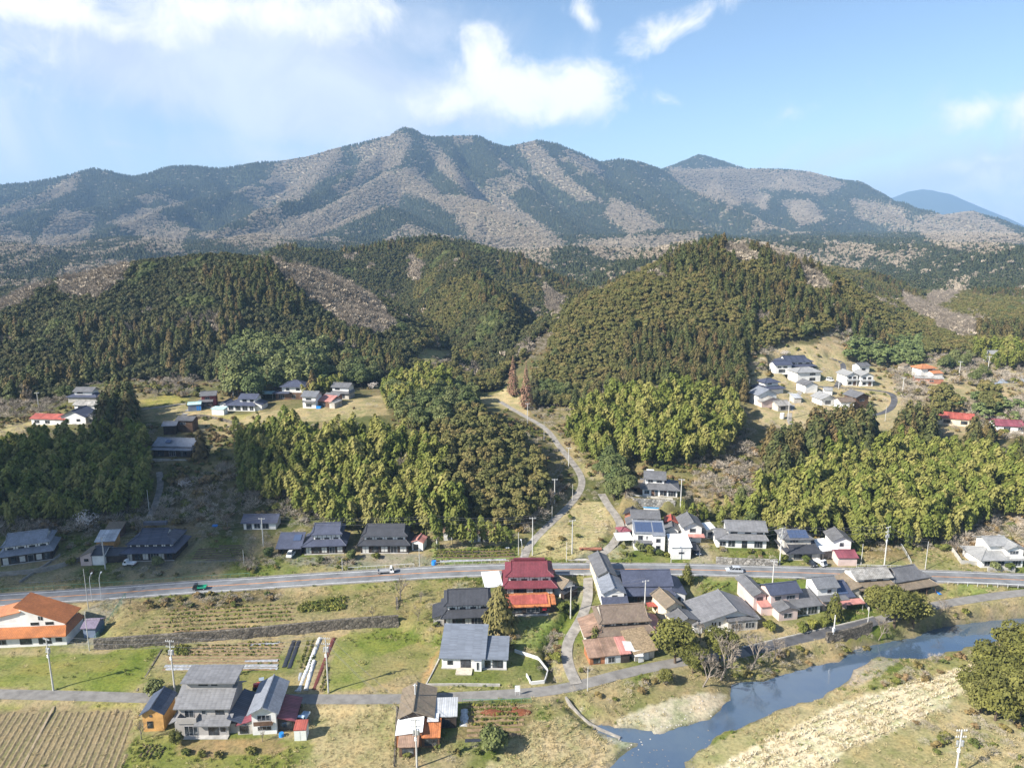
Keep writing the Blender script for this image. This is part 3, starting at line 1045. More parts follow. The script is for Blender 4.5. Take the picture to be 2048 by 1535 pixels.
COVER = [
 ((.11, .09, .055), .5, [(-60, 1060), (-60, 990), (300, 1000), (500, 990), (560, 1020), (480, 1075), (250, 1075)]),
 ((.15, .18, .032), .95, [(-60, 1312), (180, 1308), (300, 1294), (322, 1302), (272, 1382), (-60, 1376)]),
 ((.24, .20, .06), .45, [(40, 1330), (240, 1315), (225, 1345), (30, 1350)]),
 ((.27, .225, .10), .7, [(320, 1340), (590, 1345), (600, 1385), (290, 1388)]),
 ((.17, .195, .042), .95, [(668, 1282), (700, 1268), (800, 1262), (880, 1290), (850, 1340), (700, 1382), (650, 1384)]),
 ((.29, .225, .12), .7, [(745, 1312), (830, 1285), (880, 1292), (846, 1378), (720, 1384)]),
 ((.36, .21, .09), .8, [(843, 1376), (884, 1300), (874, 1300), (834, 1372)]),
 ((.21, .17, .10), .95, [(-60, 1414), (272, 1410), (262, 1480), (240, 1560), (-60, 1560)]),
 ((.22, .22, .06), .8, [(-60, 1404), (275, 1403), (275, 1412), (-60, 1416)]),
 ((.38, .32, .175), .85, [(632, 1412), (790, 1410), (785, 1560), (560, 1560), (620, 1500)]),
 ((.18, .19, .045), .85, [(268, 1470), (480, 1475), (630, 1480), (620, 1510), (560, 1560), (235, 1560)]),
 ((.27, .195, .105), 1.1, [(352, 1478), (560, 1476), (575, 1500), (480, 1512), (350, 1512)]),
 ((.23, .19, .09), .75, [(215, 1262), (260, 1205), (430, 1192), (640, 1180), (800, 1182), (798, 1240), (560, 1255), (300, 1275)]),
 ((.12, .14, .035), .5, [(600, 1195), (690, 1190), (680, 1225), (600, 1225)]),
 ((.13, .095, .06), .85, [(262, 1200), (430, 1184), (560, 1174), (560, 1200), (400, 1222), (270, 1222)]),
 ((.28, .22, .11), .7, [(800, 1165), (965, 1160), (975, 1200), (885, 1270), (800, 1262)]),
 ((.12, .19, .03), .75, [(1000, 1234), (1112, 1236), (1138, 1200), (1125, 1262), (1088, 1292), (1030, 1300), (1005, 1270)]),
 ((.115, .14, .03), 1.0, [(852, 1368), (880, 1318), (900, 1300), (1026, 1302), (1072, 1318), (1092, 1343), (1088, 1363), (1000, 1371)]),
 ((.43, .36, .205), .95, [(1066, 1112), (1075, 1078), (1125, 1030), (1160, 1002), (1205, 1004), (1228, 1050), (1190, 1098), (1150, 1122)]),
 ((.11, .20, .03), .8, [(862, 1096), (1032, 1092), (1038, 1120), (868, 1127)]),
 ((.45, .37, .21), .9, [(940, 800), (1030, 772), (1062, 835), (1010, 818)]),
 ((.42, .34, .2), .6, [(1060, 845), (1110, 850), (1180, 930), (1230, 960), (1180, 960), (1090, 880)]),
 ((.14, .19, .04), .75, [(1405, 1160), (1690, 1163), (1705, 1185), (1620, 1190), (1480, 1180), (1400, 1180)]),
 ((.13, .18, .04), .8, [(1885, 1168), (1990, 1171), (2000, 1184), (1900, 1192)]),
 ((.24, .2, .105), .85, [(1180, 1390), (1330, 1345), (1500, 1320), (1740, 1268), (1770, 1300), (1600, 1346), (1470, 1380), (1330, 1470), (1180, 1445)]),
 ((.47, .42, .33), .9, [(1240, 1432), (1330, 1400), (1400, 1385), (1455, 1390), (1430, 1430), (1330, 1462), (1230, 1448)]),
 ((.5, .47, .41), .95, [(1146, 1408), (1192, 1452), (1330, 1464), (1275, 1502), (1212, 1478)]),
 ((.13, .12, .11), .9, [(1200, 1560), (1230, 1500), (1300, 1480), (1340, 1500), (1350, 1560)]),
 ((.40, .34, .2), .85, [(1330, 1560), (1400, 1500), (1560, 1420), (1700, 1370), (1950, 1300), (1960, 1420), (2100, 1440), (2100, 1600), (1330, 1600)]),
 ((.60, .53, .39), 1.1, [(1400, 1560), (1440, 1525), (1540, 1478), (1690, 1402), (1800, 1372), (1946, 1326), (1955, 1350), (1905, 1405), (1800, 1455), (1690, 1500), (1640, 1560)]),
 ((.17, .18, .05), .8, [(1680, 1392), (1760, 1350), (1850, 1322), (1955, 1300), (1945, 1328), (1800, 1368)]),
 ((.33, .29, .24), .9, [(1690, 1372), (1706, 1335), (1760, 1308), (1800, 1318), (1760, 1350)]),
 ((.27, .235, .11), .85, [(1660, 1560), (1700, 1512), (1800, 1462), (1890, 1500), (1905, 1560)]),
 ((.46, .38, .24), .85, [(960, 1560), (1000, 1495), (1065, 1440), (1135, 1436), (1240, 1500), (1200, 1560)]),
 ((.2, .135, .08), .7, [(918, 1408), (1078, 1404), (1050, 1478), (912, 1478)]),
 ((.30, .27, .075), .9, [(282, 800), (345, 785), (374, 790), (372, 802), (300, 814)]),
 ((.38, .31, .175), .85, [(285, 815), (380, 808), (480, 832), (560, 820), (700, 800), (780, 785), (775, 830), (600, 845), (480, 850), (430, 905), (395, 880), (384, 850), (290, 842)]),
 ((.30, .28, .08), .7, [(440, 832), (520, 822), (470, 845)]),
 ((.36, .31, .16), .8, [(-60, 850), (60, 832), (125, 852), (-60, 880)]),
 ((.31, .235, .135), .75, [(1380, 900), (1480, 880), (1530, 960), (1500, 1012), (1388, 1002)]),
 ((.40, .325, .195), 1.0, [(1500, 730), (1560, 690), (1700, 690), (2100, 740), (2100, 870), (1600, 860), (1520, 850)]),
 ((.28, .215, .135), .6, [(1800, 800), (2100, 780), (2100, 880), (1840, 870)]),
 ((.39, .31, .19), .9, [(1630, 700), (1655, 645), (1690, 650), (1730, 690)]),
 ((.37, .33, .15), .9, [(822, 700), (850, 682), (905, 684), (908, 706), (850, 728)]),
 ((.36, .26, .155), .85, [(1880, 1050), (1920, 1000), (2100, 950), (2100, 1070), (1985, 1045)]),
 ((.21, .14, .08), .7, [(1730, 1120), (1730, 1090), (1800, 1085), (1835, 1118)]),
 ((.34, .31, .22), .9, [(1150, 1112), (1240, 1078), (1265, 1092), (1262, 1110), (1200, 1125)]),
 ((.30, .27, .22), .8, [(1380, 1125), (1385, 1100), (1405, 1090), (1425, 1125)]),
 ((.22, .205, .19), .8, [(140, 1292), (150, 1230), (215, 1195), (262, 1192), (215, 1240), (195, 1290)]),
 ((.15, .14, .125), .8, [(230, 1142), (250, 1122), (350, 1120), (345, 1140)]),
 ((.21, .2, .19), .8, [(590, 1132), (560, 1112), (700, 1110), (830, 1104), (880, 1120), (850, 1132)]),
 ((.33, .3, .26), .7, [(905, 1195), (905, 1165), (945, 1163), (930, 1195)]),
 ((.28, .25, .2), .7, [(1108, 1200), (1108, 1180), (1180, 1180), (1172, 1206)]),
 ((.25, .225, .19), .7, [(1640, 1128), (1640, 1112), (1680, 1112), (1680, 1132)]),
]
for colr, amt, poly in COVER:
 m = near & inpoly(pxw, pyw, poly)
 f = amt * (0.75 + 0.5 * (mixf[m] - .5))[..., None]
 cover[m] = cover[m] * (1 - f) + np.array(colr) * f
# river bed and wet margin
sl = near_slice(RIVW, 14)
wet = np.clip((-5.75 - GZ[sl]) * 3, 0, 1)[..., None]
cover[sl] = cover[sl] * (1 - wet) + np.array((.16, .14, .11)) * wet

m_ground, n, l, b = nodes('ground_cover')
at = n.new('ShaderNodeAttribute')
at.attribute_name = 'cover'
g = n.new('ShaderNodeTexCoord').outputs['Object']
n1 = noise(n, l, g, 1.6, 8, .72)
n2 = noise(n, l, g, .22, 6, .6)
n3 = noise(n, l, g, .05, 4, .6)
c = mixc(n, l, at.outputs['Color'], ramp(n, l, n1, [(.3, (.42, .43, .4)), (.5, (.95, .95, .94)), (.72, (1.4, 1.36, 1.28))]), mode='MULTIPLY', f=.9)
c = mixc(n, l, c, ramp(n, l, n2, [(.34, (.62, .74, .55)), (.52, (1, 1, 1)), (.68, (1.22, 1.1, 1.05))]), mode='MULTIPLY', f=.8)
c = mixc(n, l, c, ramp(n, l, n3, [(.3, (.86, .9, .84)), (.7, (1.1, 1.06, 1.04))]), mode='MULTIPLY', f=.8)
l.new(c, b.inputs['Base Color'])
b.inputs['Roughness'].default_value = .95
b.inputs['Specular IOR Level'].default_value = .1
bump(n, l, b, n1, .5, .25)


def build_ground():
 ny, nx = GZ.shape
 V = np.stack([MX.ravel(), MY.ravel(), GZ.ravel()], 1).astype('f')
 idx = np.arange(nx * ny, dtype=np.int32).reshape(ny, nx)
 Q = np.stack([idx[:-1, :-1], idx[:-1, 1:], idx[1:, 1:], idx[1:, :-1]], -1).reshape(-1, 4)
 me = bpy.data.meshes.new('ground')
 me.vertices.add(len(V))
 me.vertices.foreach_set('co', V.ravel())
 me.loops.add(Q.size)
 me.loops.foreach_set('vertex_index', Q.ravel())
 me.polygons.add(len(Q))
 me.polygons.foreach_set('loop_start', np.arange(0, Q.size, 4, dtype=np.int32))
 me.polygons.foreach_set('use_smooth', np.ones(len(Q), bool))
 a = me.attributes.new('cover', 'FLOAT_COLOR', 'POINT')
 C4 = np.ones((len(V), 4), 'f')
 C4[:, :3] = cover.reshape(-1, 3)
 a.data.foreach_set('color', C4.ravel())
 me.materials.append(m_ground)
 me.update(calc_edges=True)
 me.validate()
 o = bpy.data.objects.new('ground', me)
 COL.objects.link(o)
 tag(o, kind='structure')
 return o


build_ground()

# ------------------------------------------------------------------ water
m_water, n, l, b = nodes('river_water')
g = n.new('ShaderNodeTexCoord').outputs['Object']
b.inputs['Base Color'].default_value = (.035, .055, .075, 1)
b.inputs['Roughness'].default_value = .12
b.inputs['Specular IOR Level'].default_value = .8
b.inputs['IOR'].default_value = 1.5
b.inputs['Coat Weight'].default_value = 1.0
b.inputs['Coat IOR'].default_value = 1.6
b.inputs['Coat Roughness'].default_value = .05
l.new(ramp(n, l, noise(n, l, g, .12, 5, .6), [(.35, (.05, .085, .14)), (.65, (.075, .11, .15))]), b.inputs['Base Color'])
bump(n, l, b, noise(n, l, g, 1.6, 3), .22, .06)
wb = MB()
RW = np.array([at_z(x, y, WATER_Z)[:2] for x, y in RIVER])
ctr = RW.mean(0)
wx0, wx1 = RW[:, 0].min() - 8, RW[:, 0].max() + 8
wy0, wy1 = RW[:, 1].min() - 8, RW[:, 1].max() + 8
for xa in np.arange(wx0, wx1, 4):
 for ya in np.arange(wy0, wy1, 4):
  xs, ys = np.array([xa + 2.0]), np.array([ya + 2.0])
  if poly_dist(RW, xs, ys)[0] < 9:
   wb.face([(xa, ya, WATER_Z), (xa + 4, ya, WATER_Z), (xa + 4, ya + 4, WATER_Z), (xa, ya + 4, WATER_Z)])
tag(wb.build('river', m_water), kind='structure')

# ------------------------------------------------------------------ road surfaces
m_asphalt = plain('asphalt', (.18, .185, .19), .38, .22, .9, .25)
m_old = plain('old_asphalt', (.2, .19, .175), .3, .5, .95, .2)
m_fresh = plain('dark_asphalt', (.085, .085, .09), .4, .4, .8, .3)
m_conc = plain('concrete', (.42, .40, .36), .3, .5, .95, .2)
m_concd = plain('weathered_concrete', (.27, .25, .22), .4, .6, .95, .2)
m_line_w = plain('white_paint', (.72, .72, .70), .25, 2.0, .7)
m_line_o = plain('orange_paint', (.62, .25, .06), .3, 1.0, .8)
m_dirt = plain('dirt_track', (.30, .24, .16), .3, .6, .98, .1)


def offs(P, o):
 d = np.gradient(P[:, :2], axis=0)
 d /= np.linalg.norm(d, axis=1)[:, None] + 1e-9
 n_ = np.stack([-d[:, 1], d[:, 0]], 1)
 Q = P.copy()
 Q[:, :2] += n_ * (o if np.isscalar(o) else np.asarray(o)[:, None])
 return Q


def strip(mb, P, o0, o1, dz, th=0.0, m=0):
 A, B = offs(P, o0), offs(P, o1)
 for i in range(len(P) - 1):
  a, b_, c_, d = A[i], A[i + 1], B[i + 1], B[i]
  q = [(p[0], p[1], p[2] + dz) for p in (d, c_, b_, a)]
  mb.face(q if o0 < o1 else q, None, m)
  if th:
   for (p, r) in ((a, b_), (c_, d)):
    mb.face([(p[0], p[1], p[2] + dz - th), (r[0], r[1], r[2] + dz - th), (r[0], r[1], r[2] + dz), (p[0], p[1], p[2] + dz)], None, m)
 return mb


PM = ROADS['main'][0]
rd_o = strip(MB(), PM, -3.6, 3.6, 0.0, .15).build('main_road', m_asphalt)
tag(rd_o, kind='structure')
strip(MB(), PM, -.12, .12, .006).build('centre_line', m_line_o, rd_o)
strip(MB(), PM, 2.76, 2.91, .006).build('edge_line', m_line_w, rd_o)
strip(MB(), PM, -2.91, -2.76, .006).build('edge_line', m_line_w, rd_o)
strip(MB(), PM, 3.6, 3.85, .12, .3).build('kerb', m_concd, rd_o)
strip(MB(), PM, -3.85, -3.6, .12, .3).build('kerb', m_concd, rd_o)
for key, nm, mt_ in (('valley', 'valley_road', m_concd), ('lane', 'stream_lane', m_concd), ('lower', 'lower_road', m_old), ('village', 'village_lane', m_concd), ('terrace', 'terrace_lane', m_concd),
                     ('terrace_field', 'field_path', m_concd), ('slope_path', 'slope_path', m_concd), ('upper_village', 'upper_village_road', m_fresh), ('upper_village_cross', 'upper_village_road', m_fresh), ('upper_village_path', 'upper_village_path', m_concd)):
 P, hw = ROADS[key]
 tag(strip(MB(), P, -hw, hw, 0.0 if key != 'village' else .012, .12).build(nm, mt_), kind='structure')
# freshly laid dark stretch of the lower road
PL = ROADS['lower'][0]
pxl = project(PL[:, 0], PL[:, 1], PL[:, 2])[0]
sel = PL[(pxl > 1490) & (pxl < 1760)]
tag(strip(MB(), sel, -1.5, 1.5, .006).build('asphalt_patch', m_fresh), kind='structure')
sel = PL[(pxl > 1490) & (pxl < 1760)]
tag(strip(MB(), sel, 1.6, 1.85, .18, .4).build('kerb', m_conc), kind='structure')
# ------------------------------------------------------------------ buildings
TILE = lambda k: {
 'blue': tiles('blue_grey_tiles', (.062, .07, .105)), 'grey': tiles('grey_tiles', (.15, .155, .165)), 'black': tiles('black_tiles', (.045, .047, .055), rib=.7),
 'lgrey': tiles('light_grey_tiles', (.27, .27, .265)), 'brown': tiles('brown_tiles', (.165, .125, .095), moss=(.2, .16, .11)), 'tan': tiles('tan_tiles', (.19, .15, .105), moss=(.13, .12, .08)),
 'maroon': tiles('maroon_tiles', (.15, .035, .045), .4, .35), 'orange': tiles('orange_tiles', (.33, .115, .034), .4, .38), 'orange2': tiles('pale_orange_tiles', (.43, .18, .08), .4, .38),
 'navy': tiles('navy_metal', (.05, .058, .085), 3.0, .42, .5), 'purple': tiles('violet_tiles', (.17, .14, .19), .35, .3), 'old': tiles('old_grey_tiles', (.28, .27, .25), .5, .5, .9, .5, moss=(.13, .11, .09)),
 'tin_w': tiles('white_tin', (.72, .73, .73), .45, 9, .5, .15, .25), 'tin_g': tiles('grey_tin', (.36, .37, .38), .45, 9, .5, .3), 'tin_r': tiles('red_tin', (.30, .075, .055), .4, 9, .6, .4),
 'tin_m': tiles('maroon_tin', (.20, .06, .075), .45, 9, .5, .3), 'tin_rust': tiles('rusty_tin', (.40, .14, .05), .4, 9, .8, .5, moss=(.2, .08, .04)), 'tin_b': tiles('brown_tin', (.24, .155, .11), .35, 9, .85, .45, moss=(.16, .11, .07)),
 'tin_p': tiles('pink_tin', (.42, .19, .16), .4, 9, .7, .3), 'tin_blue': tiles('sky_blue_tin', (.04, .38, .72), .4, 9, .5, .15, .3), 'tin_mint': tiles('mint_tin', (.42, .60, .60), .4, 9, .5, .15, .3),
 'slate': tiles('blue_slate', (.16, .18, .215), 1.8, .32, .55, .12, .15), 'sheet': tiles('grey_sheet', (.17, .17, .175), .9, .45, .55, .15, .3), 'dark': tiles('dark_slate', (.075, .075, .08), .9, .4, .6, .2, .3),
 'slatg': tiles('grey_slate', (.125, .125, .13), .35, .3, .6, .25, .45), 'greyblue': tiles('grey_blue_tiles', (.19, .205, .235)), 'dkblue': tiles('dark_blue_metal', (.06, .075, .11), .5, 9, .5, .15),
 'thatch': plain('weathered_thatch', (.27, .205, .13), .5, 2.5, 1.0, .05)}[k]
WALL = lambda k: {
 'white': plain('white_plaster', (.70, .69, .66), .18, .35, .9, .2), 'cream': plain('cream_wall', (.62, .54, .40), .2, .4, .9, .2), 'grey': plain('grey_siding', (.33, .31, .29), .15, .5, .8, .2),
 'wood': plain('honey_timber', (.55, .31, .11), .3, .8, .8, .2), 'dark': plain('dark_timber', (.055, .042, .034), .45, .8, .9, .2), 'brown': plain('brown_boards', (.14, .085, .055), .4, .8, .9, .2),
 'pink': plain('pink_stucco', (.56, .44, .40), .2, .4, .9, .2), 'brick': plain('red_board', (.33, .15, .10), .3, .6, .9, .2), 'blue': plain('blue_grey_wall', (.16, .20, .28), .25, .5, .8, .2),
 'maroon': plain('maroon_wall', (.19, .05, .05), .3, .6, .8, .2), 'dusty': plain('dusty_plaster', (.45, .42, .37), .35, .5, .95, .2), 'tin': plain('corrugated_wall', (.52, .53, .53), .3, .7, .6, .3),
 'stone': plain('footing_concrete', (.40, .385, .36), .3, .6, .95, .2), 'rust': plain('rusty_sheet', (.36, .15, .07), .45, .8, .9, .2), 'mint': plain('off_white_panel', (.66, .68, .64), .15, .5, .7, .3)}[k]
m_glass = glass()
m_shoji = plain('paper_screen', (.52, .51, .48), .2, 1.5, .8)
m_frame = plain('window_frame', (.40, .40, .41), .2, 2, .6)
m_dframe = plain('dark_frame', (.06, .05, .045), .3, 2, .8)
m_timber = WALL('dark')
m_blue = plain('blue_plastic', (.03, .22, .62), .25, 1, .5)
m_cell, n, l, b = nodes('solar_cells')
b.inputs['Base Color'].default_value = (.06, .085, .15, 1)
b.inputs['Roughness'].default_value = .15
m_alu = plain('aluminium', (.55, .56, .57), .1, 2, .4, .5, .6)


def auto_uv(pts):
 a = Vector(pts[0])
 nrm = Vector((0, 0, 0))
 for i in range(len(pts)):
  p, q = Vector(pts[i]), Vector(pts[(i + 1) % len(pts)])
  nrm += p.cross(q)
 nrm.normalize()
 dn = Vector((0, 0, -1)) - nrm * (-nrm.z)
 if dn.length < 1e-4:
  dn = Vector((0, -1, 0))
 dn.normalize()
 u = dn.cross(nrm)
 return [((Vector(p) - a).dot(u), (Vector(p) - a).dot(dn)) for p in pts]


def roof_shape(kind, u0, u1, v0, v1, ze, p, o, rp=.5, a=None):
 """-> (roof polygons, wall infill prisms (poly, extrusion), ridge segments)"""
 U0, U1, V0, V1 = u0 - o, u1 + o, v0 - o, v1 + o
 polys, infill, ridges = [], [], []
 if kind == 'gable_u':
  vm = v0 + (v1 - v0) * rp
  zr = ze + p * (vm - v0)
  p2 = (zr - ze) / (v1 - vm)
  polys = [[(U0, V0, ze - o * p), (U1, V0, ze - o * p), (U1, vm, zr), (U0, vm, zr)], [(U1, V1, ze - o * p2), (U0, V1, ze - o * p2), (U0, vm, zr), (U1, vm, zr)]]
  infill = [([(u0, v0, ze), (u0, v1, ze), (u0, vm, zr)], (u1 - u0, 0, 0))]
  ridges = [((U0, vm, zr), (U1, vm, zr))]
 elif kind == 'gable_v':
  um = u0 + (u1 - u0) * rp
  zr = ze + p * (um - u0) if rp <= .5 else ze + p * (u1 - um)
  pl, pr = (zr - ze) / (um - u0), (zr - ze) / (u1 - um)
  polys = [[(U0, V1, ze - o * pl), (U0, V0, ze - o * pl), (um, V0, zr), (um, V1, zr)], [(U1, V0, ze - o * pr), (U1, V1, ze - o * pr), (um, V1, zr), (um, V0, zr)]]
  infill = [([(u1, v0, ze), (u0, v0, ze), (um, v0, zr)], (0, v1 - v0, 0))]
  ridges = [((um, V0, zr), (um, V1, zr))]
 elif kind in ('hip_u', 'hip_v'):
  w, d = U1 - U0, V1 - V0
  e = ze - o * p
  k = min(w, d) / 2
  zr = e + k * p
  if w >= d:
   A, B = (U0 + k, V0 + k, zr), (U1 - k, V0 + k, zr)
   polys = [[(U0, V0, e), (U1, V0, e), B, A], [(U1, V1, e), (U0, V1, e), A, B], [(U1, V0, e), (U1, V1, e), B], [(U0, V1, e), (U0, V0, e), A]]
  else:
   A, B = (U0 + k, V0 + k, zr), (U0 + k, V1 - k, zr)
   polys = [[(U0, V0, e), (U1, V0, e), A], [(U1, V1, e), (U0, V1, e), B], [(U1, V0, e), (U1, V1, e), B, A], [(U0, V1, e), (U0, V0, e), A, B]]
  ridges = [(A, B), ((U0, V0, e), A), ((U1, V0, e), A if w < d else B), ((U1, V1, e), B), ((U0, V1, e), A if w >= d else B)]
 elif kind == 'iri_u':
  e = ze - o * p
  a = a or (V1 - V0) * .2
  vm = (V0 + V1) / 2
  za, zr = e + a * p, e + (vm - V0) * p
  polys = [[(U0, V0, e), (U1, V0, e), (U1 - a, V0 + a, za), (U1 - a, vm, zr), (U0 + a, vm, zr), (U0 + a, V0 + a, za)],
                 [(U1, V1, e), (U0, V1, e), (U0 + a, V1 - a, za), (U0 + a, vm, zr), (U1 - a, vm, zr), (U1 - a, V1 - a, za)],
                 [(U1, V0, e), (U1, V1, e), (U1 - a, V1 - a, za), (U1 - a, V0 + a, za)], [(U0, V1, e), (U0, V0, e), (U0 + a, V0 + a, za), (U0 + a, V1 - a, za)]]
  infill = [([(U0 + a + .25, V0 + a, za), (U0 + a + .25, V1 - a, za), (U0 + a + .25, vm, zr)], (U1 - U0 - 2 * a - .5, 0, 0))]
  ridges = [((U0 + a, vm, zr), (U1 - a, vm, zr)), ((U0, V0, e), (U0 + a, V0 + a, za)), ((U1, V0, e), (U1 - a, V0 + a, za)), ((U1 - a, V0 + a, za), (U1 - a, vm, zr)), ((U0 + a, V0 + a, za), (U0 + a, vm, zr)), ((U1, V1, e), (U1 - a, V1 - a, za))]
 elif kind in ('shed_b', 'shed_f'):
  D = v1 - v0
  za, zb = (ze, ze + p * D) if kind == 'shed_b' else (ze + p * D, ze)
  s = (zb - za) / D
  polys = [[(U0, V0, za - o * s), (U1, V0, za - o * s), (U1, V1, zb + o * s), (U0, V1, zb + o * s)]]
  if kind == 'shed_b':
   infill = [([(u0, v0, ze), (u0, v1, ze), (u0, v1, zb)], (u1 - u0, 0, 0))]
  else:
   infill = [([(u0, v0, ze), (u0, v1, ze), (u0, v0, za)], (u1 - u0, 0, 0))]
 elif kind in ('shed_l', 'shed_r'):          # rises to the left / right
  D = u1 - u0
  za, zb = (ze + p * D, ze) if kind == 'shed_l' else (ze, ze + p * D)
  s = (zb - za) / D
  polys = [[(U0, V0, za - o * s), (U1, V0, zb + o * s), (U1, V1, zb + o * s), (U0, V1, za - o * s)]]
  apex = (u0, v0, za) if kind == 'shed_l' else (u1, v0, zb)
  infill = [([(u1, v0, ze), (u0, v0, ze), apex], (0, v1 - v0, 0))]
 return polys, infill, ridges


class House:
 def __init__(self, key, name, label, cat='house', group=None):
  self.o, self.ang, self.w, self.d = PLOTS[key]
  self.root = empty(name, self.o, self.ang)
  tag(self.root, label, cat, group)
  self.n = 0

 def lift(self):
  self.n += 1
  return self.n * 0.004

 def roof(self, kind, u0, u1, v0, v1, ze, p, o, mat, rp=.5, a=None, th=.17, ridge=True, wall=None, rmat=None):
  polys, infill, ridges = roof_shape(kind, u0, u1, v0, v1, ze + .02, p, o, rp, a)
  mb = MB()
  for q in polys:
   mb.prism(q, (0, 0, th), 0, auto_uv(q))
  mt = TILE(mat)
  ro = mb.build('roof', mt, self.root)
  if wall is not None and infill:
   gb = MB()
   for q, d in infill:
    gb.prism(q, d)
   gb.build('gable', wall, self.root)
  if ridge and ridges:
   for A, B in ridges:
    r = .17 if A[2] == B[2] else .11
    A2, B2 = (A[0], A[1], A[2] + th + .05), (B[0], B[1], B[2] + th + .05)
    if (Vector(A2) - Vector(B2)).length > .05:
     MB().tube(A2, B2, r, r, 6).build('ridge', rmat or mt, ro)
  return ro

 def block(self, u0, u1, v0, v1, z0, h, wall='white', roof=None, win=None, base=.5, **k):
  e = self.lift()
  mb = MB().box((u0 - e, v0 - e, z0 - (base if z0 <= 0 else 0)), (u1 + e, v1 + e, z0 + h))
  wm = WALL(wall) if isinstance(wall, str) else wall
  mb.build('wall', wm, self.root)
  if roof:
   kind, p, o, mat = roof[:4]
   self.roof(kind, u0, u1, v0, v1, z0 + h, p, o, mat, wall=wm, **k)
  for wdw in (win or []):
   self.window(u0, u1, v0, v1, z0, e, *wdw)

 def window(self, u0, u1, v0, v1, z0, e, face, c, zb, w, h, style='alu'):
  """one window on a block face; c = centre along the face from its left end seen from outside"""
  fm = {'alu': m_frame, 'dark': m_dframe, 'door': m_dframe, 'blue': m_frame, 'wood': WALL('brown'), 'shoji': m_dframe}[style]
  fr = .06 if style != 'door' else .08
  mb, pb = MB(), MB()

  def put(b_, x0, x1, za, zb_, d0, d1):
   if face == 'f':
    b_.box((u0 + x0, v0 - e - d1, z0 + za), (u0 + x1, v0 - e - d0, z0 + zb_))
   elif face == 'r':
    b_.box((u1 + e + d0, v0 + x0, z0 + za), (u1 + e + d1, v0 + x1, z0 + zb_))
   else:
    b_.box((u0 - e - d1, v1 - x1, z0 + za), (u0 - e - d0, v1 - x0, z0 + zb_))
  x0, x1 = c - w / 2, c + w / 2
  put(mb, x0, x1, zb, zb + fr, -.03, .07)
  put(mb, x0, x1, zb + h - fr, zb + h, -.03, .07)
  nm = max(1, int(round(w / .95)))
  for i in range(nm + 1):
   xc = x0 + (w - fr) * i / nm
   put(mb, xc, xc + fr, zb + fr, zb + h - fr, -.03, .065)
  put(pb, x0 + .02, x1 - .02, zb + .02, zb + h - .02, -.05, .03)
  wo = mb.build('window' if style != 'door' else 'door', fm, self.root)
  pb.build('pane', m_blue if style == 'blue' else WALL('brown') if style == 'wood' else m_shoji if style == 'shoji' else m_glass, wo)

 def skirt(self, U0, U1, V0, V1, ze, u0, u1, v0, v1, zt, mat, sides='flr', th=.15):
  """pent roof running round the foot of an upper storey"""
  mb = MB()
  A, B, C, D = (U0, V0, ze), (U1, V0, ze), (U1, V1, ze), (U0, V1, ze)
  a, b_, c, d = (u0, v0, zt), (u1, v0, zt), (u1, v1, zt), (u0, v1, zt)
  for s, q in (('f', [A, B, b_, a]), ('r', [B, C, c, b_]), ('l', [D, A, a, d]), ('b', [C, D, d, c])):
   if s in sides:
    mb.prism(q, (0, 0, th), 0, auto_uv(q))
  ro = mb.build('pent_roof', TILE(mat), self.root)
  for P, Q in ((A, a), (B, b_)):
   MB().tube((P[0], P[1], P[2] + th + .04), (Q[0], Q[1], Q[2] + th + .04), .1, .1, 6).build('ridge', TILE(mat), ro)

 def posts(self, u0, u1, v, zs, z1, nn, m=None):
  mb = MB()
  for i in range(nn + 1):
   x = u0 + (u1 - u0) * i / nn
   mb.box((x - .07, v - .05, zs), (x + .07, v + .02, z1))
  mb.box((u0, v - .055, z1 - .18), (u1, v + .015, z1))
  mb.build('timber_frame', m or m_timber, self.root)

 def part(self, name, mb, mat):
  return mb.build(name, mat, self.root)

 def solar(self, u0, u1, v0, v1, z0, z1, nu, nv=1):
  for i in range(nu):
   for j in range(nv):
    a, b_ = u0 + (u1 - u0) * i / nu, u0 + (u1 - u0) * (i + .95) / nu
    c, d = j / nv, (j + .95) / nv
    P = [(a, v0 + (v1 - v0) * c, z0 + (z1 - z0) * c), (b_, v0 + (v1 - v0) * c, z0 + (z1 - z0) * c), (b_, v0 + (v1 - v0) * d, z0 + (z1 - z0) * d), (a, v0 + (v1 - v0) * d, z0 + (z1 - z0) * d)]
    MB().prism(P, (0, 0, .06)).build('solar_panel', m_cell, self.root)


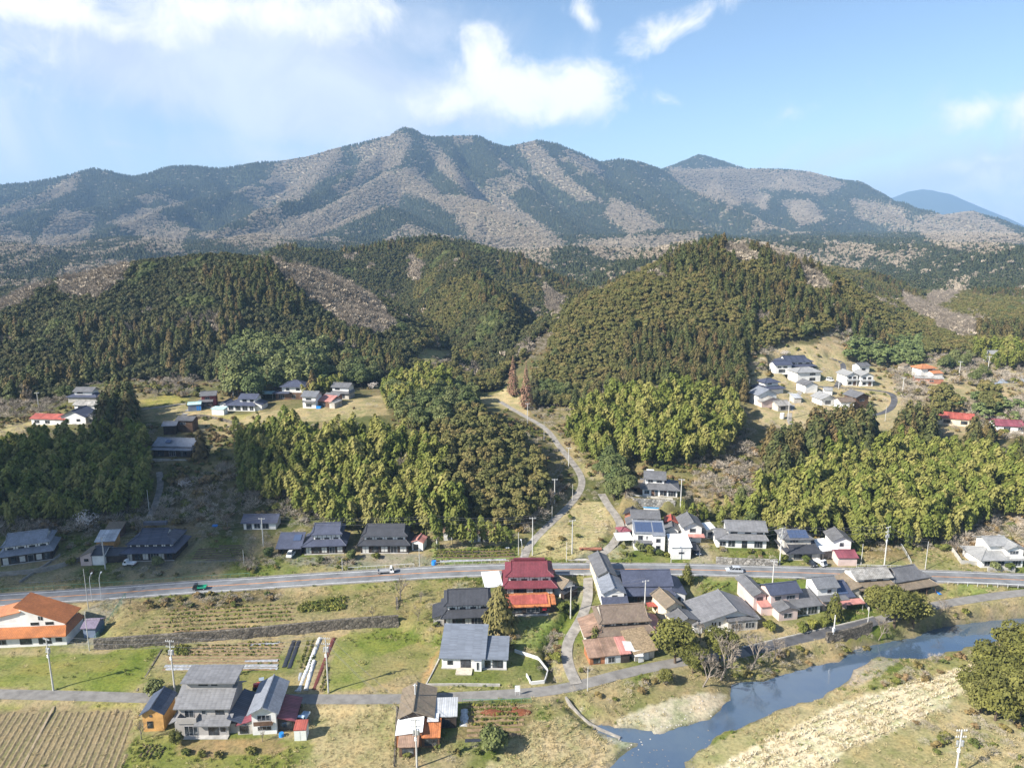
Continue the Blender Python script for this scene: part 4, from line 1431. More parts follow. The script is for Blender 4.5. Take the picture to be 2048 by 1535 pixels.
def farmhouse(key, name, label, tile, h1=2.6, h2=1.9, lift=.95, p=.55, walls='white', low='dark', kind='iri_u', inset=1.3, eave=.9, up=(0.06, 0.94), group=None, pent=None, lowwin=5, upwin=4, rmat=None, a=None, cat='farmhouse'):
 """two-storey traditional house: closed lower storey, pent roof, low plastered upper storey, big tiled roof"""
 H = House(key, name, label, cat, group)
 h2 += lift
 w, d = H.w, H.d
 H.block(0, w, 0, d, 0, h1, low)
 st = w / (lowwin + .0)
 for i in range(lowwin):
  H.window(0, w, 0, d, 0, .004, 'f', st * (i + .5), .35 if i % 3 else .1, st * .72, 1.75 if i % 3 else 2.05, ('shoji', 'dark', 'shoji', 'alu')[i % 4])
 H.posts(0, w, -.01, 0, h1, lowwin)
 u0, u1 = w * up[0], w * up[1]
 v0, v1 = inset, d - .4
 zt = h1 + .35 + inset * .38
 H.skirt(-eave, w + eave, -eave, d + .3, h1 - .02, u0, u1, v0, v1, zt, pent or tile)
 ub = []
 su = (u1 - u0) / upwin
 for i in range(upwin):
  ub.append(('f', su * (i + .5), zt - h1 - .1, su * .55, min(.75, h2 * .5), 'dark'))
 H.block(u0, u1, v0, v1, h1, h2, walls, (kind, p, .8, tile), ub, a=a, rmat=rmat)
 H.posts(u0, u1, v0 - .012, zt - .05, h1 + h2, upwin * 2)
 MB().box((-.1, -.35, -.4), (w + .1, .02, .12)).build('footing', WALL('stone'), H.root)
 return H


def store(key, name, label, wall, roof, h=2.4, kind='gable_u', p=.4, o=.4, cat='shed', win=(), group=None, **k):
 H = House(key, name, label, cat, group)
 H.block(0, H.w, 0, H.d, 0, h, wall, (kind, p, o, roof), list(win), **k)
 return H


# --- foreground row
H = store('timber_hut', 'timber_hut', 'small honey-coloured timber hut with steep metal roof beside the grey two-storey house', 'wood', 'dkblue', 3.9, 'gable_v', .62, .45, 'hut',
          [('f', 1.3, .7, 1.1, 1.5, 'dark'), ('f', 1.6, 3.1, .5, .45, 'dark')])
q = [(-.47, -.5, 3.62), (-.47, 6.5, 3.62)]

H = House('grey_house', 'modern_house', 'grey two-storey house with clerestory roof and balcony in the foreground', 'house')
w = H.w
H.block(0, w, 0, 9, 0, 2.8, 'grey', None, [('f', w * .72, .15, 2.0, 2.05, 'dark'), ('f', w * .3, .1, 2.6, 2.1, 'alu'), ('f', w * .9, .8, 1.2, 1.2, 'alu')])
H.block(.3, w - .3, 1.3, 9, 2.8, 2.7, 'grey', ('gable_u', .5, .7, 'sheet'), [('f', w * .2, .3, 1.8, 1.5, 'alu'), ('f', w * .48, .9, .9, .9, 'alu'), ('f', w * .78, .7, 1.7, 1.2, 'dark')], rp=.52)
H.roof('shed_b', w * .42, w + .3, -.6, 1.3, 2.75, .38, .35, 'sheet')
H.block(.9, w - .4, 4.4, 8.2, 6.6, 2.2, 'grey', ('shed_b', .08, .9, 'sheet'), [('f', 3.2, 1.2, 1.8, .5, 'dark'), ('f', 5.4, 1.2, 1.2, .5, 'dark')])
bal = MB().box((.5, -.25, 2.75), (w * .42, 1.3, 2.95)).box((.5, -.25, 2.95), (w * .42, -.13, 4.0)).box((.5, -.13, 2.95), (.62, 1.3, 4.0)).box((w * .42 - .12, -.13, 2.95), (w * .42, 1.3, 4.0))
H.part('balcony', bal, WALL('grey'))
H.roof('shed_l', w, w + 3.2, .3, 9.3, 2.1, .42, .2, 'dkblue')
H.block(w + .05, w + 2.9, .8, 8.8, 0, 2.05, 'grey', None)
H.roof('shed_r', -1.3, .2, .8, 5, 2.1, .45, .2, 'sheet')
MB().box((-.1, -1.0, -.4), (w + .1, .01, .16)).build('terrace', WALL('stone'), H.root)

H = House('white_gable', 'gable_house', 'narrow white two-storey house with grey gable roof and maroon lean-to roofs', 'house')
w = H.w
H.block(0, w, 0, 9, 0, 5.0, 'white', ('gable_v', .52, .75, 'greyblue'), [('f', w * .5, 3.0, 2.4, 1.2, 'alu'), ('f', w * .5, .9, 2.6, .9, 'alu')])
H.block(-2.9, -.1, .4, 7.5, 0, 2.1, 'dusty', ('shed_r', .28, .3, 'tin_m'), [('f', 1.2, .2, 1.6, 1.6, 'dark')])
H.block(w + .1, w + 3.2, .8, 7.5, 0, 2.1, 'dark', ('shed_l', .28, .35, 'tin_m'), [('f', 1.5, .2, 2.4, 1.7, 'dark')])
MB().box((.5, -.9, 2.5), (w - .5, -.02, 2.62)).box((.5, -.9, 2.62), (w - .5, -.84, 3.4)).build('balcony', WALL('brown'), H.root)

H = store('garden_shed', 'garden_shed', 'small white garden shed with rusty red roof beside the gabled house', 'mint', 'tin_r', 2.2, 'shed_b', .22, .08)
MB().box((H.w * .48, -.03, .1), (H.w * .5, .0, 2.0)).build('door_seam', m_frame, H.root)

H = House('dark_old', 'old_farmhouse', 'old dark farmhouse with brown-black gable roof and white tin lean-to by the vegetable plot', 'farmhouse')
w = H.w
H.block(0, w, 0, 8.5, 0, 3.2, 'dark', ('gable_v', .5, .5, 'tan'), [('f', 2, .4, 2.2, 1.5, 'dark')], rp=.42)
H.block(-.2, w * .72, -4.2, -.1, 0, 2.5, 'rust', ('shed_r', .12, .25, 'tin_w'), [('f', 1.5, .3, 1.8, 1.6, 'dark')])
H.block(.5, w * .62, -6.6, -4.3, 0, 1.8, 'brown', ('shed_b', .2, .25, 'tin_b'), [('f', 1.6, .2, 2.2, 1.3, 'dark')])
H.block(w * .74, w + 1.6, -4.4, -.2, 0, 1.9, 'brown', ('shed_b', .16, .2, 'tin_rust'), [('f', 1.6, .2, 2.4, 1.4, 'dark')])
H.block(w + .2, w + 4.6, .6, 5.6, 0, 2.6, 'dark', ('shed_b', .06, .25, 'tin_g'), [('f', 2, .3, 2.4, 1.7, 'dark')])
H.part('tin_canopy', MB().box((w - .9, -1.3, 2.9), (w + 1.3, 1.2, 3.0)), WALL('tin'))
H.part('chimney', MB().tube((w * .42, 4.5, 4), (w * .42, 4.5, 7.2), .14, .14, 8).tube((w * .42 - .4, 4.5, 6.9), (w * .42 + .4, 4.5, 6.9), .1, .1, 6), WALL('tin'))

H = House('modern', 'bungalow', 'new white bungalow with wide blue-grey single-slope roofs and wooden deck on a lawn', 'bungalow')
w = H.w
H.block(0, w, 0, 9, 0, 2.75, 'white', ('shed_b', .24, .6, 'slate'), [('f', w * .2, .9, 1.2, 1.0, 'dark'), ('f', w * .58, .1, 2.3, 2.1, 'dark')])
H.block(w * .8, w * .97, -.9, 0, 0, 2.5, 'white', ('shed_b', .05, .12, 'slate'), [('f', .75, .3, .55, 1.9, 'alu')])
H.block(w, w + 5.1, .3, 6.8, 0, 2.4, 'white', ('shed_b', .17, .45, 'slate'), [('f', 1.0, .15, 1.3, 1.8, 'dark'), ('f', 3.2, .1, 2.3, 2.0, 'dark')])
dk = MB()
for i in range(12):
 dk.box((w * .36, -2.6 + i * .21, .22), (w * .75, -2.6 + i * .21 + .19, .3))
dk.box((w * .37, -2.5, -.2), (w * .74, -.1, .21))
H.part('deck', dk, plain('deck_boards', (.52, .47, .38), .25, 1.2, .8))
H.part('footing', MB().box((-.15, -.25, -.4), (w + 5.2, .28, .18)), WALL('stone'))

H = farmhouse('black_tile', 'farmhouse', 'black-tiled two-storey farmhouse left of the tall conifer', 'black', 2.6, 2.2, .5, kind='iri_u', a=.9, inset=1.6)
H.block(-2.6, -.1, .6, 6.5, 0, 2.3, 'dusty', ('shed_r', .3, .35, 'black'), [('f', 1.2, .5, 1.0, 1.0, 'alu')])

H = farmhouse('maroon_farm', 'farmhouse', 'large farmhouse with maroon tiled roofs beside the main road', 'maroon', 2.5, 2.2, .56, kind='iri_u', a=1.6, inset=1.5)
H.part('ridge_cap', MB().box((H.w * .17, 4.75, 7.6), (H.w * .83, 5.35, 8.12)), TILE('maroon'))
H.block(H.w + .5, H.w + 2.2, 1.5, 5.0, 0, 2.4, 'white', ('gable_u', .4, .3, 'black'))

H = store('rust_barn', 'barn', 'long low barn with rusty orange-red tin roof in front of the maroon farmhouse', 'dark', 'tin_rust', 2.3, 'gable_u', .3, .6, 'barn', [('f', 2, .4, 3, 1.3, 'dark'), ('f', 6.2, .4, 3.2, 1.3, 'alu'), ('f', 9.4, .4, 1.6, 1.2, 'dark')], rp=.55)
H.part('skylight', MB().prism([(H.w * .58, .3, 2.52), (H.w * .64, .3, 2.52), (H.w * .64, 2.9, 3.3), (H.w * .58, 2.9, 3.3)], (0, 0, .06)), WALL('white'))
H.roof('shed_b', H.w * .02, H.w * .98, .2, 3.0, 2.62, .3, .1, 'tin_r', th=.08, ridge=False)
H.block(H.w + .1, H.w + 1.8, .5, 5.5, 0, 2.2, 'dark', ('gable_u', .3, .2, 'tin_rust'))
H.part('step', MB().box((0, -.9, -.3), (H.w, -.02, .08)), WALL('stone'))
H.part('sign_board', MB().box((H.w * .86, -.12, 1.0), (H.w * .97, -.05, 1.7)), plain('red_board_paint', (.5, .03, .04), .2, 2, .6))

H = House('white_canopy', 'tin_canopy', 'white corrugated canopy beside the maroon farmhouse', 'canopy')
H.roof('shed_b', 0, H.w, 0, 6, 2.6, .16, .3, 'tin_w')
for x in (0.1, H.w - .1):
 for y in (.1, 5.9):
  H.part('post', MB().tube((x, y, -.3), (x, y, 2.6 + y * .16), .06, .06, 6), m_alu)

H = store('gate_store', 'storehouse', 'little plastered storehouse with brown gable roof beside the village lane', 'white', 'tan', 3.0, 'gable_v', .55, .6, 'storehouse', [('f', 1.3, .2, 1.0, 1.4, 'dark')])
H.block(-.6, H.w + .5, -1.2, -.05, 0, 1.7, 'dark', ('shed_b', .3, .2, 'black'))

H = store('barn_dark', 'storehouse', 'dark-tiled gabled storehouse at the head of the village lane', 'cream', 'slatg', 4.6, 'gable_v', .5, .6, 'storehouse', [('f', 2, 2.4, 1, .9, 'dark')])

H = House('kura_light', 'storehouse', 'white plastered storehouse with pale blue-grey gable roof and dark lean-to', 'storehouse')
w = H.w
H.block(0, w, 0, 8, 0, 4.5, 'white', ('gable_v', .5, .55, 'greyblue'), [('f', w * .55, 2.9, 1.3, .9, 'dark')])
H.block(-.3, w + .5, -2.6, -.02, 0, 2.3, 'dark', ('shed_b', .35, .35, 'blue'), [('f', 1.8, .4, 2.6, 1.4, 'dark')])

H = House('long_dark', 'farmhouse', 'long farmhouse with huge dark violet-grey tiled roof and pent roof', 'farmhouse')
w = H.w
H.block(0, w, 0, 10, 0, 2.7, 'dark', None, [('f', 1.6, .3, 2.6, 1.8, 'dark'), ('f', 4.6, .3, 2.6, 1.8, 'dark')])
H.block(w * .55, w + .1, -1.2, -.02, 0, 2.2, 'white', None, [('f', 1.3, .6, .4, 1.1, 'dark'), ('f', 2.2, .6, .4, 1.1, 'dark')])
H.block(.3, w - .4, 2.2, 9.6, 2.7, 1.7, 'dark', ('gable_u', .48, .9, 'blue'))
H.skirt(-.5, w + .6, -1.0, 9.8, 2.6, .3, w - .4, 2.2, 9.6, 3.9, 'blue', 'fl')
H.block(w + .1, w + 3.2, .2, 9.2, 0, 2.5, 'white', ('shed_l', .3, .4, 'blue'), [('f', 1.6, .5, .8, 1.2, 'dark')])
H.part('red_porch', MB().box((w * .38, -4.4, 1.6), (w * .6, -2.2, 1.72)).tube((w * .39, -4.3, -.2), (w * .39, -4.3, 1.6), .06, .06, 6).tube((w * .59, -4.3, -.2), (w * .59, -4.3, 1.6), .06, .06, 6), TILE('tin_r'))

H = farmhouse('brown_farm', 'farmhouse', 'weathered farmhouse with brown tiled roof behind the tumbledown sheds', 'brown', 2.7, 2.0, .5, walls='dusty', inset=1.8, kind='iri_u', a=.8)
H.block(-3.2, -.1, .5, 8, 0, 2.4, 'dusty', ('shed_r', .28, .5, 'tin_b'))
H.block(H.w + .1, H.w + 2.8, 1.0, 8, 0, 2.2, 'dusty', ('shed_l', .3, .4, 'tin_p'))

H = House('brown_sheds', 'patched_shed', 'low tumbledown shed with brown and pink tin roof sheets along the lower road', 'shed')
w = H.w
H.block(0, w * .38, .2, 5.0, 0, 1.9, 'rust', ('shed_b', .2, .4, 'tin_b'), [('f', 1.6, .2, 1.6, 1.3, 'dark')])
H.block(w * .39, w * .78, 0, 4.8, 0, 2.1, 'tin', ('shed_b', .2, .4, 'tin_b'), [('f', 1.4, .2, 1.6, 1.4, 'alu')])
H.block(w * .79, w, -.2, 4.6, 0, 2.2, 'dark', ('shed_b', .2, .3, 'tin_p'))

H = House('thatch_shed', 'thatched_shed', 'collapsing thatched shed with white sheets of tin beside the patched shed', 'shed')
w = H.w
H.block(1.2, w, .4, 6, 0, 2.2, 'dusty', ('shed_b', .3, .6, 'thatch'), [('f', 2.8, .2, 1.6, 1.6, 'alu')])
H.part('tin_sheet', MB().prism([(-.8, 1.2, 2.6), (1.3, .6, 2.4), (1.5, 3.2, 3.2), (-.4, 3.8, 3.4)], (0, 0, .05)), WALL('tin'))
H.part('tin_sheet', MB().prism([(.6, -.5, 1.9), (2.6, -.9, 1.8), (2.7, .6, 2.4), (.8, .8, 2.5)], (0, 0, .05)), WALL('white'))
H.part('tin_sheet', MB().prism([(1.6, -.4, .1), (2.9, -.4, .1), (2.9, -.3, 2.2), (1.6, -.3, 2.2)], (0, -.04, 0)), WALL('white'))
H.part('tin_sheet', MB().prism([(3.3, .1, .1), (4.5, .1, .1), (4.5, .2, 2.0), (3.3, .2, 2.0)], (0, -.04, 0)), WALL('tin'))

H = House('tan_store', 'storehouse', 'narrow cream storehouse with tan gable roof and long grey lean-to', 'storehouse')
w = H.w
H.block(-.6, w - .6, 0, 7, 0, 4.3, 'cream', ('gable_v', .5, .5, 'tan'), [('f', w * .5, 2.8, .8, .7, 'dark')])
H.block(-.3, w + .8, -4.6, -.05, 0, 2.6, 'cream', ('gable_v', .35, .5, 'slatg'))

H = House('hall', 'gabled_house', 'large house with sweeping grey gable roof and white gable above the river road', 'house')
w = H.w
H.block(0, w, 0, 9, 0, 2.7, 'white', ('gable_v', .42, .9, 'sheet'), [('f', w * .2, 1.2, .4, 1.0, 'dark'), ('f', w * .25, 1.2, .4, 1.0, 'dark'), ('f', w * .33, 1.2, .4, 1.0, 'dark'), ('f', w * .62, .4, 2.6, 1.6, 'alu'), ('f', w * .86, .4, 2.0, 1.6, 'alu')], rp=.6)
H.skirt(w * .42, w + .3, -1.2, 1, 2.6, w * .44, w, -.02, 1, 3.1, 'slatg', 'f')
H.block(w * .45, w - .2, -.9, -.03, 0, 2.45, 'dusty', None, [('f', 2.2, .5, 2.8, 1.5, 'alu'), ('f', 5.6, .5, 2.4, 1.5, 'alu')])
H.block(-2.2, -.1, -.6, 3.6, 0, 2.2, 'white', ('gable_v', .4, .3, 'sheet'))

H = store('pink_gable', 'gabled_annex', 'narrow grey-roofed annex with pinkish walls behind the large gabled house', 'pink', 'slatg', 4.3, 'gable_v', .45, .6, 'annex', [('f', 1.6, 2.6, 1.5, 1.0, 'dark')])
H.block(H.w * .3, H.w + 2.6, -2.2, -.05, 0, 2.2, 'pink', ('shed_b', .15, .3, 'tin_p'))

H = House('pink_two', 'house', 'pinkish two-storey house with dark tiled roof and projecting entrance near the river road', 'house')
w = H.w
H.block(0, w * .42, 0, 6.5, 0, 2.6, 'pink', ('gable_v', .32, .45, 'slatg'), [('f', w * .2, .6, 2.2, 1.3, 'alu')])
H.block(w * .43, w, 1.2, 6.5, 0, 2.5, 'white', ('shed_b', .22, .5, 'slatg'), [('f', w * .14, .2, 3.0, 2.0, 'alu'), ('f', w * .4, .2, 2.6, 2.0, 'alu')])
H.block(-.2, w * .62, 3.6, 8.4, 2.6, 2.8, 'pink', ('gable_u', .5, .6, 'blue'), [('f', w * .16, .9, 1.6, 1.0, 'dark'), ('f', w * .45, .8, 2.4, 1.1, 'alu')])

H = House('solar_white', 'house', 'white-gabled two-storey house with solar panel on its low side roof', 'house')
w = H.w
H.block(0, w * .95, .8, 7, 0, 2.5, 'pink', ('shed_b', .12, .4, 'slatg'), [('f', w * .3, .4, 2.4, 1.6, 'alu')])
H.block(-.2, w * .72, 3.0, 8.2, 2.5, 2.7, 'white', ('gable_u', .5, .6, 'grey'), [('f', w * .45, .9, 1.2, 1.0, 'alu')])
H.roof('shed_b', w * .74, w + 2.2, 1.8, 6.8, 2.5, .35, .3, 'blue')
H.block(w * .75, w + 2.0, 2.0, 6.6, 0, 2.45, 'white', None)
H.solar(w * .78, w + 1.2, 2.6, 6.0, 3.05, 4.25, 2)
H.roof('shed_b', w * .5, w + 3.0, -1.0, .7, 2.1, .12, .2, 'tin_p')
for x in (w * .55, w + 2.8):
 H.part('post', MB().tube((x, -.9, -.3), (x, -.9, 2.15), .06, .06, 6), m_alu)

H = House('grey_tile', 'farmhouse', 'farmhouse with rough pale grey roof and brown lean-to roofs beside the main road', 'farmhouse')
w = H.w
H.block(0, w, 0, 7, 0, 2.4, 'dusty', None, [('f', 2, .4, 2.2, 1.4, 'dark')])
H.block(.3, w - .3, 1.5, 6.8, 2.4, 2.0, 'white', ('gable_u', .46, .7, 'old'), [('f', 3, .6, 1.8, .9, 'dark'), ('f', 6.5, .6, 1.8, .9, 'dark')])
H.skirt(-.5, w + .5, -1.4, 6.8, 2.2, .3, w - .3, 1.5, 6.8, 3.2, 'tan', 'fr')
H.block(-3.0, -.1, -.5, 6.6, 0, 2.2, 'dusty', ('shed_r', .3, .4, 'tan'))

H = House('hip_open', 'farmhouse', 'grey hip-roofed farmhouse with open-fronted store and blue tarpaulin beside the main road', 'farmhouse')
w = H.w
H.block(0, w, .8, 8, 0, 2.5, 'dark', None, [('f', 2.4, .2, 3.6, 1.9, 'dark'), ('f', 6.6, .2, 2.6, 1.9, 'dark')])
H.block(.9, w - .6, 2.4, 8, 2.5, 1.5, 'dark', ('iri_u', .55, 1.0, 'slatg'), [('f', 3, .3, 3, .8, 'dark')], a=2.2)
H.skirt(-.6, w + .6, -.9, 7.8, 2.3, .9, w - .6, 2.4, 8, 3.2, 'tan', 'flr')
for i in range(5):
 x = w * i / 4
 H.part('post', MB().tube((x, -.6, -.3), (x, -.6, 2.3), .08, .08, 6), WALL('brown'))
H.part('tarpaulin', MB().prism([(w + .6, -1.2, -.2), (w + 1.8, -1.0, -.4), (w + .9, 3.6, 1.6), (w + .4, 3.4, 2.0)], (.05, 0, .06)), m_blue)

# --- north of the road, right half
H = House('stonewall_house', 'house', 'white two-storey house with dark roofs on a stone platform above the stream lane', 'house')
w = H.w
H.block(0, w, 0, 8, 0, 2.6, 'white', ('hip_u', .42, .8, 'slatg'), [('f', w * .12, .6, 1.6, 1.3, 'alu'), ('f', w * .3, .1, 1.0, 2.0, 'wood'), ('f', w * .4, .1, .9, 2.0, 'dark'), ('f', w * .6, .2, 2.2, 1.9, 'alu'), ('f', w * .85, .2, 2.4, 1.9, 'alu')])
H.block(w * .08, w * .62, 2.0, 7.6, 2.6, 2.6, 'white', ('gable_u', .45, .7, 'slatg'), [('f', w * .14, 1.2, 1.6, .9, 'alu'), ('f', w * .4, 1.2, 1.8, .9, 'alu')])
H.solar(w * .12, w * .3, 3.6, 4.8, 6.0, 6.6, 1)
H.part('water_tank', MB().tube((w * .1, 5.1, 6.95), (w * .32, 5.1, 6.95), .25, .25, 8), WALL('white'))
H.solar(w * .68, w * .8, 2.2, 3.8, 3.75, 4.4, 1)
H.block(-4.4, -.1, 2.0, 5.5, 0, 2.0, 'brown', ('shed_b', .22, .5, 'tan'), [('f', 1.6, .4, 2.4, 1.1, 'dark')])

store('brick_store', 'storehouse', 'small reddish-walled storehouse with dark gable roof beside the stream lane', 'brick', 'black', 2.9, 'gable_v', .5, .6, 'storehouse', [('f', 1.6, .1, 1.2, 1.9, 'dark')])
store('blue_roof', 'shed', 'little white shed with bright blue roof below the stone platform', 'white', 'tin_blue', 2.4, 'shed_f', .35, .2, 'shed', [('f', 1.5, .9, 1.8, .8, 'alu'), ('f', 3.2, .4, 1.4, 1.5, 'alu')])
H = House('dark_two', 'house', 'dark-roofed two-storey house directly behind the solar-panelled white house', 'house')
H.block(0, H.w, 0, 5, 0, 5.0, 'white', ('gable_u', .48, .6, 'slatg'), [('f', 2.4, 3.6, 2.0, .9, 'dark'), ('f', 5.6, 3.6, 1.8, .9, 'dark')])
H.block(-1.6, -.1, .3, 4.4, 0, 2.8, 'dusty', ('shed_r', .4, .3, 'slatg'))
H = House('solar_two', 'house', 'white two-storey house with solar panels across its roof behind clipped bushes', 'house')
w = H.w
H.block(0, w, 0, 5, 0, 5.4, 'white', ('shed_b', .3, .3, 'greyblue'), [('f', w * .2, 3.2, 1.4, 1.5, 'alu'), ('f', w * .42, 3.5, .4, 1.0, 'alu'), ('f', w * .2, .4, 1.6, 1.8, 'alu')])
H.solar(.3, w * .6, .2, 4.6, 5.66, 6.98, 5)
H.solar(w * .64, w - .2, .2, 4.6, 5.66, 6.98, 3)
H.block(w * .6, w + .1, -1.0, -.02, 0, 5.0, 'white', ('shed_b', .3, .15, 'greyblue'), [('f', 1.6, 3.0, 1.3, 1.2, 'alu'), ('f', 1.6, .4, 1.3, 1.7, 'alu')])
H.skirt(-.3, w * .6, -1.1, 1, 2.6, 0, w * .6, -.02, 1, 3.0, 'slatg', 'f')
store('maroon_shed', 'shed', 'little shed with maroon hipped roof beside the stream lane', 'dark', 'tin_m', 2.2, 'hip_u', .4, .35, 'shed')
H = House('carport_white', 'carport', 'white flat-roofed carport beside the stream lane', 'carport')
H.roof('shed_b', 0, H.w, 0, 4, 2.3, .1, .2, 'tin_w')
for x in (.1, H.w - .1):
 for y in (.1, 3.9):
  H.part('post', MB().tube((x, y, -.3), (x, y, 2.3 + y * .1), .06, .06, 6), m_alu)
H = House('red_store', 'storehouse', 'storehouse with dark front gable and red tin roof behind, east of the solar-panelled white house', 'storehouse')
H.block(0, H.w, 0, 3.6, 0, 2.6, 'white', ('gable_v', .5, .6, 'slatg'))
H.block(.2, H.w - .3, 3.7, 7.4, 0, 3.4, 'brown', ('gable_v', .45, .4, 'tin_r'))
H.part('lower_front', MB().box((.1, -.08, -.2), (H.w - .1, -.01, 1.6)), WALL('dark'))
H = House('kura_north', 'storehouse', 'tall white storehouse with grey gable roof and pink awning east of the red-roofed store', 'storehouse')
H.block(0, H.w, 0, 7, 0, 5.0, 'white', ('gable_v', .5, .7, 'slatg'), [('f', H.w * .5, 3.2, 1.7, 1.1, 'dark')])
H.roof('shed_b', -.4, H.w + .6, -1.4, 0, 2.1, .25, .1, 'tin_p')
H = House('white_box', 'store', 'boxy white store with white single-slope roof at the roadside', 'store')
H.block(0, H.w, 0, 6, 0, 3.7, 'white', ('shed_b', .18, .3, 'tin_w'), [('f', H.w * .5, 1.6, 1.6, .6, 'alu')])
H.roof('shed_l', H.w + .2, H.w + 2.8, .5, 6, 2.3, .12, .1, 'dark')
H.part('post', MB().tube((H.w + 2.7, .6, -.3), (H.w + 2.7, .6, 2.4), .06, .06, 6), m_alu)
H = House('grey_long', 'house', 'wide two-storey house with long grey roofs behind a garden wall', 'house')
w = H.w
H.block(0, w, 0, 7, 0, 2.8, 'white', None, [('f', w * .12, .5, 1.8, 1.5, 'alu'), ('f', w * .3, .3, 2.0, 1.9, 'alu'), ('f', w * .56, .05, 1.5, 2.2, 'door'), ('f', w * .84, .2, 2.4, 2.0, 'alu')])
H.block(w * .24, w - .3, 1.3, 7, 2.8, 2.3, 'white', ('gable_u', .5, .8, 'sheet'), [('f', w * .12, 1.0, 2.0, .9, 'dark'), ('f', w * .4, 1.0, 1.8, .9, 'dark'), ('f', w * .64, 1.0, 1.8, .9, 'dark')])
H.skirt(-.4, w + .4, -1.0, 6.9, 2.7, w * .24, w - .3, 1.3, 7, 3.7, 'sheet', 'fr')
H.roof('gable_u', -.4, w * .23, -.6, 6.6, 2.75, .42, .3, 'sheet')
store('white_tin', 'shed', 'small white tin shed left of the wide grey-roofed house', 'tin', 'tin_w', 2.6, 'shed_b', .15, .2, 'shed', [('f', 1.3, .2, 1.6, 1.6, 'dark')])
H = House('solar_hip', 'house', 'house with five blue solar panels on its upper roof and a low curved front roof', 'house')
w = H.w
H.block(0, w, 0, 8, 0, 2.5, 'dusty', ('iri_u', .36, .9, 'black'), [('f', w * .3, .3, 2.4, 1.8, 'dark'), ('f', w * .6, .3, 2.4, 1.8, 'dark')], a=1.4)
H.block(-.3, w * .8, 2.6, 8, 2.5, 3.0, 'dusty', ('hip_u', .5, .7, 'slatg'), [('f', w * .3, 1.6, 2.4, 1.0, 'alu'), ('l', 1.6, 1.4, 1.4, 1.0, 'alu')])
H.solar(w * .1, w * .72, 2.3, 5.0, 5.65, 7.0, 5)
store('kura_east', 'storehouse', 'white storehouse with dark gable roof behind the red-roofed garage', 'white', 'slatg', 4.2, 'gable_v', .5, .6, 'storehouse', [('f', 2.4, 2.4, 1.2, 1.2, 'alu')])
store('pink_garage', 'garage', 'pinkish garage with maroon roof at the roadside', 'pink', 'tin_m', 2.5, 'gable_u', .35, .35, 'garage')
store('tin_garage', 'garage', 'open garage with white tin roof beside the solar-panelled hipped house', 'dusty', 'tin_w', 2.6, 'shed_b', .1, .3, 'garage', [('f', 2, .1, 3.0, 2.1, 'dark')])
H = House('east_house', 'house', 'pale grey-roofed two-storey house behind concrete walls at the east end', 'house')
w = H.w
H.block(0, w, 0, 8, 0, 2.6, 'white', ('hip_u', .4, .8, 'lgrey'), [('f', 2, .5, 2.4, 1.5, 'alu'), ('f', 5.5, .5, 2.0, 1.5, 'alu'), ('f', w - 1.8, .4, 2.4, 1.7, 'alu')])
H.block(w * .3, w * .75, 2.6, 8, 2.6, 3.0, 'white', ('gable_u', .42, .7, 'lgrey'))
H.block(w * .62, w + .2, .6, 7, 2.6, 2.6, 'white', ('gable_v', .4, .6, 'lgrey'), [('f', 2, 1.0, 2.4, 1.0, 'alu')])
H.part('balcony', MB().box((w * .66, -.5, 2.7), (w, .55, 2.8)).box((w * .66, -.5, 2.8), (w, -.42, 3.5)), WALL('white'))

# --- north of the road, left half
farmhouse('blue_farm', 'farmhouse', 'blue-grey tiled farmhouse at the west edge above the main road', 'greyblue', 2.7, 2.0, .52, inset=1.5, kind='iri_u', a=1.1, lowwin=6)
H = House('kura_west', 'storehouse', 'low storehouse with white front and brown gable roof west of the steep-roofed farmhouse', 'storehouse')
w = H.w
H.block(0, w * .48, 0, 6, 0, 2.6, 'pink', ('shed_r', .42, .3, 'tan'), [('f', 1.6, 1.2, 1.2, .8, 'dark')])
H.block(w * .5, w, .2, 6, 0, 2.9, 'white', ('gable_u', .4, .3, 'black'))
H.block(w + .1, w + 5.5, 1.5, 6, 0, 2.3, 'dark', ('gable_u', .4, .5, 'black'))
store('tin_west', 'shed', 'shed with pale blue-grey tin roof behind the low storehouse', 'wood', 'tin_g', 2.4, 'shed_b', .35, .4, 'shed')
store('brown_hut', 'hut', 'little brown hut on the slope beneath the white-blossomed tree', 'brown', 'tan', 2.3, 'shed_b', .3, .4, 'hut', [('f', 2.6, .2, 1.4, 1.5, 'dark')])
H = farmhouse('steep_farm', 'farmhouse', 'steep-roofed farmhouse with tall blue-black metal roof and white truck outside', 'navy', 2.6, 1.3, .95, kind='iri_u', a=2.8, inset=1.4, eave=1.2, pent='blue', lowwin=6, upwin=5)
H.part('ridge_cap', MB().box((H.w * .26, 4.9, 8.5), (H.w * .74, 6.1, 9.35)), TILE('navy'))
store('small_dark', 'house', 'low dark-roofed house on the shaded slope above the terraced plot', 'white', 'blue', 2.4, 'gable_u', .5, .7, 'house', [('f', 1.6, .1, 1.6, 2.0, 'dark'), ('f', 4.0, .3, 1.8, 1.7, 'alu'), ('f', 6.4, .2, 2.2, 1.8, 'alu')])
H = House('car_garage', 'garage', 'open garage with blue-grey tiled roof and parked white van', 'garage')
H.block(0, .3, .4, 5, 0, 2.3, 'dark')
H.block(H.w - .3, H.w, .4, 5, 0, 2.3, 'dark')
H.block(.3, H.w - .3, 4.7, 5, 0, 2.3, 'dark')
H.roof('shed_b', 0, H.w, -.4, 5, 2.3, .38, .4, 'blue')
H.solar(H.w * .6, H.w * .95, 2.0, 4.4, 3.5, 4.4, 1)
H.part('post', MB().tube((H.w * .3, .1, -.3), (H.w * .3, .1, 2.3), .09, .09, 6), m_timber)
